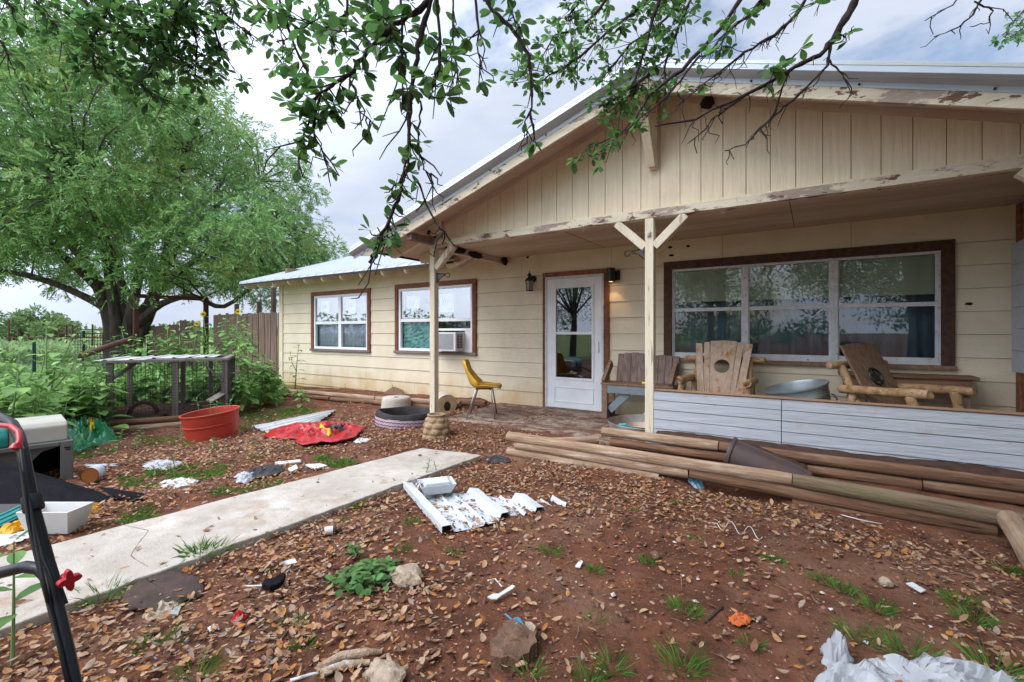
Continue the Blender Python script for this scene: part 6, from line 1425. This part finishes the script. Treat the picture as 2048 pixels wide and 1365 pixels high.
# crown: clumps inside a broad dome, each tied to the nearest limb by a thin branch
cs, rs = [], []; b = MB()
def dome(a, z):                            # half-width allowed at height z
    zt = 11.6
    return None
tries = 0
while len(cs) < 430 and tries < 40000:
    tries += 1
    a = RR.uniform(-8.4, 8.0); w_ = RR.uniform(-5.5, 5.5); z = RR.uniform(1.2, 11.8)
    side = 1 if a > 0 else -1; Wd = 8.1 if side > 0 else 8.4
    # silhouette seen from the yard: widest at 4.5 m, narrowing to the top
    top = 11.6*(1-(abs(a-(-.6))/ (Wd+.9))**2.1)
    if a > 0: top = min(top, 10.4 - .22*a - (max(0,a-3.4)**1.7)*.48)
    bot = 2.75 + .35*math.sin(a*1.7) + (.7 if abs(a) < 2.2 and w_ < 1.5 else 0) + (.5 if a < -2 else 0)
    if not (bot < z < top): continue
    e = (a/Wd)**2 + (w_/5.6)**2 + ((z-5.0)/6.9)**2
    if e > 1.08 or (e < .30 and RR.random() < .35): continue
    c = TL(a, w_, z)
    if any((V(k)-c).length < .56 for k in cs): continue
    cs.append(tuple(c)); rs.append(RR.uniform(.5, .82))
    nn_ = min(nodes, key=lambda p: (p-c).length + .25*max(0, p.z-c.z)); md = nn_.lerp(c, .55) + V((RR.uniform(-.25,.25), RR.uniform(-.25,.25), .18))
    b.tube([nn_, md, c], [.035,.022,.008], 5)
    for k in range(3):
        q = c + V((RR.uniform(-.7,.7), RR.uniform(-.7,.7), RR.uniform(-.4,.5))); b.tube([md.lerp(c,.5), q], [.012,.004], 4)
b.build('branches', mBark, bt, smooth=True)
# each frond is a drooping midrib with small paired leaflets
FR = []
for c, r in zip(cs, rs):
    for k in range(58):
        g = V((RR.gauss(0,1), RR.gauss(0,1), RR.gauss(0,.75))).normalized(); p = V(c) + g*(r*RR.random()**.5); d = (g*.7 + V((RR.gauss(0,.5), RR.gauss(0,.5), RR.gauss(-.12,.4)))).normalized(); FR.append((p, d))
base = np.array([p for p, d in FR]); dirs = np.array([d for p, d in FR]); nF = len(FR)
pp, dd_, = [], []
sidev = np.cross(dirs, NR.normal(size=(nF,3))); sidev /= np.linalg.norm(sidev, axis=1, keepdims=True)
for k in range(5):
    t = (.12 + .2*k); q = base + dirs*(.30*t); q[:,2] -= .10*t*t
    for s_ in (-1, 1):
        pp.append(q); dd_.append(dirs*.75 + s_*sidev*.7 + np.array([0,0,-.12])*(1+t))
pp = np.concatenate(pp); dd_ = np.concatenate(dd_); n = len(pp)
v_, f_ = leafmass(pp, dd_, .135*(.7+.6*NR.random(n)), .042*(.7+.6*NR.random(n)), .1)
mass('crown', v_, f_, mElmLeaf, bt)
# ---------------------------------------------------------------- live oak over the photographer
ok = thing('oak_tree', 'live oak whose leafy twigs hang over the yard from the top', 'tree', (2.3,-2.2,0))
b = MB(); twig = MB(); lf = MB()
def OAK_leaf(p, d, L):
    lf.leaf(p, d, (R.uniform(-.4,.4), R.uniform(-.4,.4), 1), L, L*R.uniform(.48,.6), R.uniform(-.1,.35), prof=(.10,.55,.88,1,.80,.25), fold=R.uniform(.02,.16))
def rosette(p, d, n, L):
    d = V(d).normalized()
    for i in range(n):
        g = V((R.gauss(0,1), R.gauss(0,1), R.gauss(0,.8))).normalized(); q = (d*.55 + g*.95).normalized()
        OAK_leaf(V(p) + g*.006, q, L*R.uniform(.55,1.02))
def obr(pts, r0, r1, leafs=0, L=.05, spread=.08, twn=0, start=0., bare=.2, nl=(5,8)):
    P0 = [D(x, y, d) for x, y, d in pts]; P = []
    for i in range(len(P0)-1):
        for k in range(4): P.append(P0[i].lerp(P0[i+1], k/4) + V((R.uniform(-1,1), R.uniform(-1,1), R.uniform(-1,1)))*.004)
    P.append(P0[-1]); m = len(P); rs_ = [r0+(r1-r0)*i/(m-1) for i in range(m)]
    twig.tube(P, [r*(1+.25*R.uniform(-1,1)) for r in rs_], 7)
    for i in range(leafs):
        t = start + (1-start)*(i+R.random())/leafs; k = min(m-2, int(t*(m-1))); p = P[k].lerp(P[k+1], R.random()); d = (P[k+1]-P[k]).normalized()
        g = V((R.gauss(0,1), R.gauss(0,1), R.gauss(-.25,.8))).normalized(); q = p + (g + d*.4)*spread*R.uniform(.25,1)
        twig.tube([p, p.lerp(q,.5)+V((0,0,-.005)), q], [.0022,.0018,.0012], 5)
        rosette(q, q-p, R.randint(*nl), L)
    for i in range(twn):
        t = R.uniform(.2,1); k = min(m-2, int(t*(m-1))); p = P[k]; d = (P[k+1]-P[k]).normalized(); g = V((R.gauss(0,.6), R.gauss(0,.6), R.gauss(-.5,.5)))
        L_ = R.uniform(.04,.13); q1 = p + (d*.5+g*.6)*L_*.45; q2 = q1 + (d*.4+g*.5+V((R.gauss(0,.5),R.gauss(0,.5),R.gauss(-.2,.4))))*L_*.35; q = q2 + (d*.5+V((R.gauss(0,.5),R.gauss(0,.5),R.gauss(-.2,.5))))*L_*.3
        twig.tube([p, q1, q2, q], [.0026,.0021,.0017,.0011], 5)
        if R.random() < .4: twig.tube([q1, q1+V((R.gauss(0,.02),R.gauss(0,.02),R.gauss(0,.02)))], [.0016,.001], 4)
    return P
d1 = 1.25
obr([(890,-90,d1),(868,-20,d1),(842,60,d1),(832,130,d1),(818,210,d1),(818,262,d1),(815,330,d1),(796,400,d1),(772,455,d1),(748,500,d1),(738,526,d1)], .008, .0032, 7, .052, .05, 5, .02)
obr([(818,240,d1),(816,300,d1),(806,350,d1),(796,395,d1),(776,450,d1),(756,490,d1)], .003, .0022, 17, .042, .045, 6, nl=(2,4))
obr([(745,470,d1),(760,480,d1),(775,482,d1)], .002, .001, 3, .04, .03, 0, nl=(2,3))
obr([(842,200,d1+.02),(838,260,d1+.02),(836,300,d1+.02),(850,340,d1),(862,352,d1)], .003, .0016, 0, twn=6)
obr([(836,360,d1),(848,400,d1),(868,440,d1),(886,462,d1),(884,478,d1)], .0035, .0016, 0, twn=5)
obr([(905,-60,d1),(840,20,d1),(790,50,d1),(745,90,d1),(708,140,d1),(672,165,d1),(640,185,d1),(622,205,d1)], .0085, .0035, 22, .05, .09, 8)
obr([(640,188,d1),(632,220,d1),(628,262,d1),(640,295,d1),(655,325,d1)], .004, .0016, 8, .042, .05, 6)
obr([(632,222,d1),(612,262,d1),(600,290,d1),(598,340,d1)], .003, .0014, 6, .04, .045, 4)
obr([(700,160,d1),(716,200,d1),(722,225,d1),(745,248,d1)], .003, .0014, 3, .045, .04, 4)
obr([(545,-40,1.5),(565,20,1.5),(590,90,1.5),(610,140,1.5),(628,170,1.5)], .005, .003, 10, .05, .08, 6)
obr([(800,-40,d1),(805,60,d1),(803,140,d1),(806,220,d1)], .004, .002, 7, .052, .06, 4)
obr([(870,-50,d1),(880,60,d1),(880,130,d1),(868,170,d1),(858,200,d1)], .005, .002, 8, .055, .07, 3, .2)
obr([(905,-40,1.35),(905,60,1.35),(912,120,1.35),(918,165,1.35)], .004, .0016, 1, twn=10)
obr([(950,-30,1.4),(955,60,1.4),(958,120,1.4),(960,178,1.4)], .004, .0014, 3, .045, .05, 6)
obr([(700,-40,1.4),(690,30,1.4),(650,60,1.4),(600,40,1.4)], .005, .002, 13, .05, .10, 4)
obr([(760,-60,1.35),(770,20,1.35),(740,70,1.35),(720,60,1.35)], .005, .002, 12, .052, .09, 4)
obr([(930,-60,1.5),(985,20,1.5),(1030,65,1.5),(1058,110,1.5),(1062,170,1.5),(1062,228,1.5),(1068,258,1.5)], .009, .0022, 9, .05, .07, 6)
obr([(1062,226,1.5),(1062,250,1.5),(1048,275,1.5)], .003, .0014, 0, twn=3)
obr([(1010,-40,1.6),(1020,20,1.6),(1040,55,1.6)], .004, .002, 7, .045, .08, 3)
# finer sprays farther out, right of centre
for q, n in (([(1360,-60,2.6),(1290,10,2.6),(1220,60,2.6),(1160,115,2.6),(1120,140,2.6),(1075,165,2.6),(1020,140,2.6)], 46), ([(1420,-60,2.7),(1330,40,2.7),(1260,90,2.7),(1200,160,2.7)], 34), ([(1330,-40,2.5),(1300,60,2.5),(1280,130,2.5),(1260,190,2.5),(1230,210,2.5)], 40), ([(1240,-50,2.8),(1200,20,2.8),(1150,60,2.8),(1110,70,2.8),(1080,120,2.8)], 36), ([(1400,-40,2.5),(1360,50,2.5),(1330,130,2.5),(1330,190,2.5)], 26), ([(1180,-50,2.4),(1160,0,2.4),(1130,40,2.4)], 14), ([(1300,150,2.5),(1240,190,2.5),(1205,215,2.5)], 16)):
    obr(q, .010, .003, int(n*1.3), .048, .15, 8)
obr([(1520,-60,2.3),(1440,60,2.3),(1365,140,2.3),(1300,190,2.3),(1272,235,2.3),(1240,270,2.3),(1200,305,2.3)], .011, .003, 10, .05, .10, 12, .5)
obr([(1240,270,2.3),(1190,290,2.3),(1150,318,2.3)], .004, .002, 7, .05, .06, 3)
obr([(1400,110,2.2),(1345,180,2.2),(1290,230,2.2),(1250,262,2.2)], .006, .002, 0, twn=10)
# mostly bare branches crossing the gable
obr([(1740,-70,1.9),(1705,10,1.9),(1672,70,1.9),(1640,110,1.9),(1590,135,1.9),(1530,170,1.9),(1460,205,1.9),(1390,238,1.9),(1310,253,1.9)], .016, .0028, 0, twn=18)
obr([(1660,90,1.9),(1655,130,1.9),(1625,165,1.9),(1570,215,1.9),(1530,250,1.9),(1490,290,1.9),(1450,302,1.9)], .0065, .002, 0, twn=10)
obr([(1580,140,1.9),(1560,190,1.9),(1540,240,1.9),(1500,275,1.9)], .004, .0016, 0, twn=6)
obr([(1658,120,1.9),(1685,150,1.9),(1702,178,1.9),(1708,190,1.9)], .0045, .0016, 0, twn=4)
obr([(1480,200,1.9),(1430,235,1.9),(1405,265,1.9),(1375,288,1.9)], .004, .0018, 0, twn=6)
obr([(1640,-50,2.1),(1600,20,2.1),(1550,70,2.1),(1490,105,2.1),(1430,150,2.1),(1350,215,2.1)], .010, .002, 3, .05, .06, 34)
obr([(1560,-50,2.2),(1500,30,2.2),(1450,70,2.2),(1400,120,2.2)], .009, .0025, 5, .055, .08, 16)
obr([(1590,110,1.85),(1560,130,1.85),(1540,140,1.85)], .004, .002, 6, .062, .06, 2, nl=(3,5))
obr([(1680,70,1.85),(1690,75,1.85),(1705,60,1.85)], .004, .002, 3, .07, .05, 2, nl=(3,4))
obr([(1650,-30,1.9),(1640,0,1.9),(1620,10,1.9)], .004, .002, 4, .055, .06, 2)
obr([(1470,20,2.1),(1450,70,2.1),(1440,90,2.1)], .004, .002, 5, .055, .07, 3)
obr([(1990,-60,2.2),(1960,0,2.2),(1945,30,2.2),(1915,55,2.2),(1868,74,2.2)], .006, .002, 0, twn=5)
obr([(1950,2,2.2),(1985,22,2.2),(1978,45,2.2),(1940,54,2.2)], .004, .0018, 0, twn=2)
obr([(1935,-30,2.2),(1905,10,2.2),(1850,42,2.2)], .004, .0018, 0, twn=3)
for q in ([(2120,-40,4.2),(2060,10,4.2),(2020,50,4.2),(2010,75,4.2)], [(2120,20,4.2),(2060,45,4.2),(2030,70,4.2)]): obr(q, .012, .003, 22, .055, .16, 3)
# dense sprays upper left
for q, n in (([(150,-60,2.2),(175,20,2.2),(200,90,2.2),(225,140,2.2),(290,175,2.2),(335,208,2.2)], 40), ([(330,-60,2.1),(322,30,2.1),(318,100,2.1),(300,150,2.1)], 34), ([(260,-60,2.2),(280,20,2.2),(300,70,2.2),(350,110,2.2),(385,140,2.2)], 36), ([(400,-60,2.1),(370,10,2.1),(340,50,2.1),(270,70,2.1),(200,60,2.1)], 40), ([(60,-60,2.2),(70,0,2.2),(110,50,2.2),(125,85,2.2)], 20), ([(-40,-60,2.2),(0,-10,2.2),(30,20,2.2)], 12), ([(-60,20,2.2),(-20,60,2.2),(8,90,2.2),(18,120,2.2)], 8), ([(420,-50,2.2),(440,20,2.2),(475,50,2.2),(500,65,2.2)], 10), ([(430,-40,2.2),(430,60,2.2),(445,110,2.2)], 6), ([(210,-50,2.1),(215,20,2.1),(180,90,2.1),(195,150,2.1)], 26), ([(480,-60,2.0),(470,-10,2.0),(460,30,2.0)], 8), ([(350,-50,2.2),(380,40,2.2),(395,90,2.2),(390,150,2.2)], 22)):
    obr(q, .009, .003, int(n*1.45), .052, .15, 10)
obr([(500,-40,1.9),(520,20,1.9),(560,60,1.9),(575,110,1.9)], .005, .002, 9, .05, .09, 6)
obr([(660,-40,2.6),(640,10,2.6),(625,50,2.6),(640,90,2.6)], .006, .003, 16, .05, .14, 6)
# heavy limbs, trunk and the rest of the crown, out of sight overhead
tr0 = V((2.3,-2.2,-.1))
hub = V((2.0,-1.7,4.6))
b.tube([tr0, tr0+V((.05,.1,1.2)), V((2.15,-1.9,2.6)), hub], [.42,.33,.30,.26], 14)
for q in ([hub, V((.9,-.6,5.0)), D(890,-90,d1)+V((.1,-.2,1.2)), D(890,-90,d1)], [hub, V((.4,-.9,5.2)), V((-1.4,.1,4.4)), D(330,-60,2.1)], [hub, V((1.5,0,4.9)), D(1740,-70,1.9)+V((.1,-.2,.9)), D(1740,-70,1.9)], [hub, V((1.3,.4,4.8)), D(1360,-60,2.6)+V((0,-.2,.9)), D(1360,-60,2.6)], [hub, V((3.4,-2.6,6.0)), V((5,-3.5,6.4))], [hub, V((2.6,-3.6,6.0)), V((3,-5.6,6.3))], [hub, V((3.4,.2,5.6)), V((4.6,1.4,5.2)), D(2120,-40,4.2)]):
    rq = [.15,.09,.05,.013][:len(q)] if len(q) == 4 else [.15,.08,.03]; Q, rr_ = [], []
    for i in range(len(q)-1):
        for k in range(7):
            t = k/7; p0, p1, p2, p3 = V(q[max(i-1,0)]), V(q[i]), V(q[i+1]), V(q[min(i+2,len(q)-1)])
            p = .5*((2*p1)+(p2-p0)*t+(2*p0-5*p1+4*p2-p3)*t*t+(3*p1-p0-3*p2+p3)*t**3); jt = .05*min(1, (i+t)*2)
            Q.append(p + V((R.uniform(-jt,jt), R.uniform(-jt,jt), R.uniform(-jt,jt)))); rr_.append(rq[i]+(rq[i+1]-rq[i])*t)
            if i > 0 and k % 2 == 0 and len(q) == 4:
                g = p + V((R.uniform(-.5,.5), R.uniform(-.6,.2), R.uniform(-.1,.4)))
                dp_ = -g.x*ST + g.y*CT
                if (g.z-CZ) > max(.05,dp_)*.80+.2 or dp_ < .05:
                    b.tube([p, p.lerp(g,.5)+V((0,0,.05)), g], [.014,.009,.004], 5)
                    for _ in range(4): rosette(g + V((R.gauss(0,.08),R.gauss(0,.08),R.gauss(0,.06))), V((R.gauss(0,1),R.gauss(0,1),.2)), 7, .055)
    Q.append(V(q[-1])); rr_.append(rq[-1]); b.tube(Q, rr_, 9)
b.build('trunk', mBark, ok, smooth=60)
twig.build('twigs', mTwigM, ok, smooth=True)
lf.build('foliage', mOakLeaf, ok, smooth=True)
cs, rs = [], []
while len(cs) < 640:
    p = V((R.uniform(-2.4,9), R.uniform(-8,6), R.uniform(1.6,8.2)))
    dep = -p.x*ST + p.y*CT
    lat = p.x*CT + p.y*ST; offr = lat > 1.13*max(dep,0)+1.3
    if not offr and dep > -1.2 and (p.z-CZ) < max(dep,0)*.80+1.1: continue
    if p.z < 3.4 and (p.x < 2.6 or p.y < -3): continue
    if p.y > 3.6 and p.x < 3.4 and p.z < 4.6: continue
    if p.x < -.6 and R.random() < .7: continue
    if (p-V((3.2,-1,4.6))).length > 6.5: continue
    cs.append(tuple(p)); rs.append(R.uniform(.5,.85))
for i in range(130): cs.append((R.uniform(-.5,4.5), R.uniform(-7.5,-3.5), R.uniform(2.5,5.2))); rs.append(R.uniform(.4,.7))
v_, f_ = clumps(cs, rs, 130, .095, .055, .1); mass('crown', v_, f_, mOakLeaf, ok)
# trees across the yard, seen in the window glass
def backtree(c, h, w_, label):
    t = thing('yard_tree', label, 'tree', c, 'trees behind the photographer'); bb = MB(); cs, rs = [], []
    bb.tube([c, c+V((.1,0,h*.25)), c+V((.2,.1,h*.7))], [.22,.18,.05], 9)
    for i in range(46):
        g = NR.normal(size=3); g /= np.linalg.norm(g); q = R.random()**.4; p = V((c.x+w_*g[0]*q, c.y+w_*g[1]*q, h*.62+h*.36*g[2]*q)); cs.append(tuple(p)); rs.append(w_*.3)
        if i % 4 == 0: bb.tube([c+V((.1,.05,h*.35)), (c+V((.1,.05,h*.4))).lerp(p,.6)+V((0,0,.2)), p], [.07,.04,.01], 5)
    bb.build('trunk', mBark, t); v_, f_ = clumps(cs, rs, 170, .12, .065, .2); mass('crown', v_, f_, mFarLeaf, t)
backtree(V((-3.5,-9,-.1)), 6.5, 2.4, 'tree across the yard mirrored in the storm door'); backtree(V((3.5,-13,-.1)), 7.5, 3, 'tree across the yard mirrored in the picture window'); backtree(V((-12,-12,-.2)), 7, 3, 'tree across the yard mirrored in the left windows')
cs, rs = [], []
for i in range(160):
    a = R.uniform(rad(180), rad(360)); d = R.uniform(40, 60); cs.append((math.cos(a)*d, math.sin(a)*d, R.uniform(.3,3.0))); rs.append(R.uniform(1.2,2.2))
v_, f_ = clumps(cs, rs, 110, .42, .26, .1); tag(mass('hedgerow', v_, f_, mFarLeaf), kind='stuff')
# ---------------------------------------------------------------- leaf litter, grit and twigs on the dirt
BL = []
for px, py, rr, w_ in ((150,1330,.5,1),(300,1270,.5,1),(500,1220,.45,.9),(560,1120,.45,1),(450,1320,.4,.9),(650,1060,.45,1),(760,1000,.3,.8),(620,1260,.3,.7),(200,1200,.35,1),(60,1270,.35,1),(980,960,.5,1),(1120,950,.45,1),(1250,985,.45,1),(1350,1010,.4,.9),(1180,1010,.4,.7),(1500,1010,.4,.9),(1480,980,.2,1.1),(1650,1060,.35,.8),(1800,1110,.35,1),(1920,1120,.3,1.1),(2010,1200,.35,.9),(2030,1300,.3,.7),(900,890,.6,.9),(700,850,.7,.8),(800,880,.5,.8),(1000,880,.5,.7),(500,900,.9,.7),(350,920,.8,.7),(620,790,1.2,.6),(900,830,.7,.7),(230,1020,.3,.9),(100,1110,.3,.9),(20,1120,.3,.9),(300,990,.4,.6),(180,1045,.25,1),(850,1330,.35,.7),(1050,1200,.4,.35),(800,1210,.4,.7),(1350,1100,.5,.25),(560,960,.4,.5),(1700,1250,.3,.35),(1450,950,.15,.6),(960,1030,.4,.6),(640,1180,.3,.8)):
    p = G(px, py); BL.append((p.x, p.y, rr, w_*(.6 if px > 1000 and py > 1020 else 1)))
BA = np.array(BL)
def dens(x, y):
    g = BA[:,3]*np.exp(-((x-BA[:,0])**2+(y-BA[:,1])**2)/(BA[:,2]**2)); return .03 + min(1.0, g.max())
pts, yaw, tl, Ls = [], [], [], []
A1W = a1; 
while len(pts) < 17500:
    x, y = R.uniform(-9, 2.2), R.uniform(.4, 6.3)
    if y > 4.15 and x > -2.7 and R.random() > .10: continue
    if y > 4.9 and x > -4.4 and R.random() > .12: continue
    if -3.95+.06*y < x < -2.9 and y < 3.8 and R.random() > .06: continue
    if math.hypot(x, y) > 9.5: continue
    if R.random() > dens(x, y)*(.55+.9*max(0, mnoise.noise(V((x*2.2, y*2.2, 8)))+.45)): continue
    z = tz(x, y) + mnoise.fractal(V((x*1.1, y*1.1, 0)), 1, 2, 4)*.03 + R.uniform(.004, .028)
    if -4.1 < x < -2.7 and y < 4.0: z = tz(x,y) + .03*0 + (.04 if (-3.95+.06*y < x < -2.9 and y < 3.8) else R.uniform(.0,.02))
    if y > 4.9 and x > -4.6: z = .112
    q = V((x,y,0))-V((a1.x,a1.y,0)); sa = q.dot(cr_)/Wt; sb = -q.dot(rd)
    if -.03 < sa < 1.03 and -.03 < sb < .98*(1-.74*min(1,sa*1.25)) + .02: z = tz(x,y) + R.uniform(.006,.024)
    pts.append((x, y, z)); yaw.append(R.random()*6.28); tl.append((R.gauss(0,.28), R.gauss(0,.28))); Ls.append(R.uniform(.026,.05) if R.random() < .6 else R.uniform(.010,.026))
n = len(pts); P = np.array(pts); Y = np.array(yaw); T2 = np.array(tl); L_ = np.array(Ls); W_ = L_*(.34+.32*NR.random(n)); C_ = L_*(NR.random(n)-.4)*.5; SK = NR.normal(size=n)*.18
prof = [(-.5,.06),(-.28,.72),(-.02,1.0),(.26,.78),(.5,.08)]
VV = []
for t, w_ in prof:
    for s_ in (-.5, 0, .5):
        lx = t*L_; ly = s_*w_*W_ + SK*L_*(4*t*t-.5)*.5; lz = C_*(4*t*t)*.8 + (abs(s_) > 0)*W_*.18*w_*np.sign(C_+1e-6) + lx*T2[:,0] + ly*T2[:,1]
        VV.append(np.stack([P[:,0]+lx*np.cos(Y)-ly*np.sin(Y), P[:,1]+lx*np.sin(Y)+ly*np.cos(Y), P[:,2]+lz], 1))
VV = np.stack(VV, 1).reshape(-1,3); k = np.arange(n)[:,None]*15; F_ = []
for i in range(4):
    for j in range(2): F_.append(k + np.array([[i*3+j, i*3+j+1, (i+1)*3+j+1, (i+1)*3+j]]))
tag(mass('leaf_litter', VV.tolist(), np.concatenate(F_,0).tolist(), mLitter), kind='stuff')
def scatter(name, N, m, fn, cond=None):
    b = MB(); c = 0
    while c < N:
        x, y = R.uniform(-8, 2.2), R.uniform(.5, 6)
        if (y > 4.2 and x > -2.7) or math.hypot(x,y) > 8: continue
        if -3.95 < x < -2.88 and y < 3.85 and R.random() > .05: continue
        if cond and not cond(x, y): continue
        z = tz(x,y) + mnoise.fractal(V((x*1.1, y*1.1, 0)), 1, 2, 4)*.03; fn(b, x, y, z); c += 1
    return tag(b.build(name, m), kind='stuff')
def peb(b, x, y, z):
    r = .0035+.016*R.random()**3; vs = [(x+r*R.uniform(.6,1.3)*dx, y+r*R.uniform(.6,1.3)*dy, z+.3*r+r*R.uniform(.5,.9)*dz) for dx,dy,dz in ((1,0,0),(0,1,0),(-1,0,0),(0,-1,0),(0,0,1),(0,0,-1))]
    b.add(vs, [(0,1,4),(1,2,4),(2,3,4),(3,0,4),(1,0,5),(2,1,5),(3,2,5),(0,3,5)])
mPeb = mat('grit', (.21,.10,.062), (.11,.05,.032), 30, rough=.95, island=.7)
scatter('gravel', 14000, mPeb, peb)
mPeb2 = mat('pale_grit', (.55,.47,.42), (.45,.36,.30), 30, rough=.9, island=.3)
scatter('pale_gravel', 420, mPeb2, peb)
def frag(b, x, y, z):
    a = R.random()*6.28; L = R.uniform(.004,.011); c, s_ = math.cos(a)*L, math.sin(a)*L; k = R.uniform(.3,.8); zz = z+R.uniform(.004,.014)
    b.add([(x-c,y-s_,zz),(x+s_*k,y-c*k,zz+R.uniform(-.002,.004)),(x+c,y+s_,zz+R.uniform(-.003,.003)),(x-s_*k,y+c*k,zz)], [(0,1,2,3)])
scatter('leaf_crumbs', 16000, mLitter, frag, lambda x, y: R.random() < .25+dens(x,y))
def twg(b, x, y, z):
    a = R.random()*6.28; L = R.uniform(.02,.10)*(1 if R.random() < .85 else 2); p = V((x,y,z+.008)); q = p + V((math.cos(a)*L, math.sin(a)*L, R.uniform(-.004,.012))); m_ = p.lerp(q,.5)+V((R.uniform(-.01,.01),R.uniform(-.01,.01),.004)); r = R.uniform(.0012,.003)
    b.tube([p, m_, q], [r,r,r*.6], 4)
scatter('twigs', 800, mat('dry_twig', (.22,.13,.09), (.12,.07,.05), 20, rough=.95, island=.5), twg)
def bit(b, x, y, z):
    s_ = R.uniform(.005,.014); a = R.random()*6.28; c, d = math.cos(a)*s_, math.sin(a)*s_; zz = z+.012
    b.add([(x-c,y-d,zz),(x+d*.7,y-c*.7,zz+.004),(x+c,y+d,zz),(x-d*.7,y+c*.7,zz+.003)], [(0,1,2,3)])
o = scatter('paper_bits', 120, mPaper, bit)
def shr(b, x, y, z):
    a = R.random()*6.28; L = R.uniform(.012,.024); b.bar((x,y,z+.012), (x+math.cos(a)*L, y+math.sin(a)*L, z+.016), .006, .003)
g0 = G(590,1215); g1 = G(470,1290); g2 = G(600,1180)
scatter('metal_bits', 90, mat('shiny_shreds', (.45,.46,.5), (.06,.06,.07), 60, rough=.35, metal=.5), shr, lambda x, y: min(math.hypot(x-g.x, y-g.y) for g in (g0, g1, g2)) < .28)
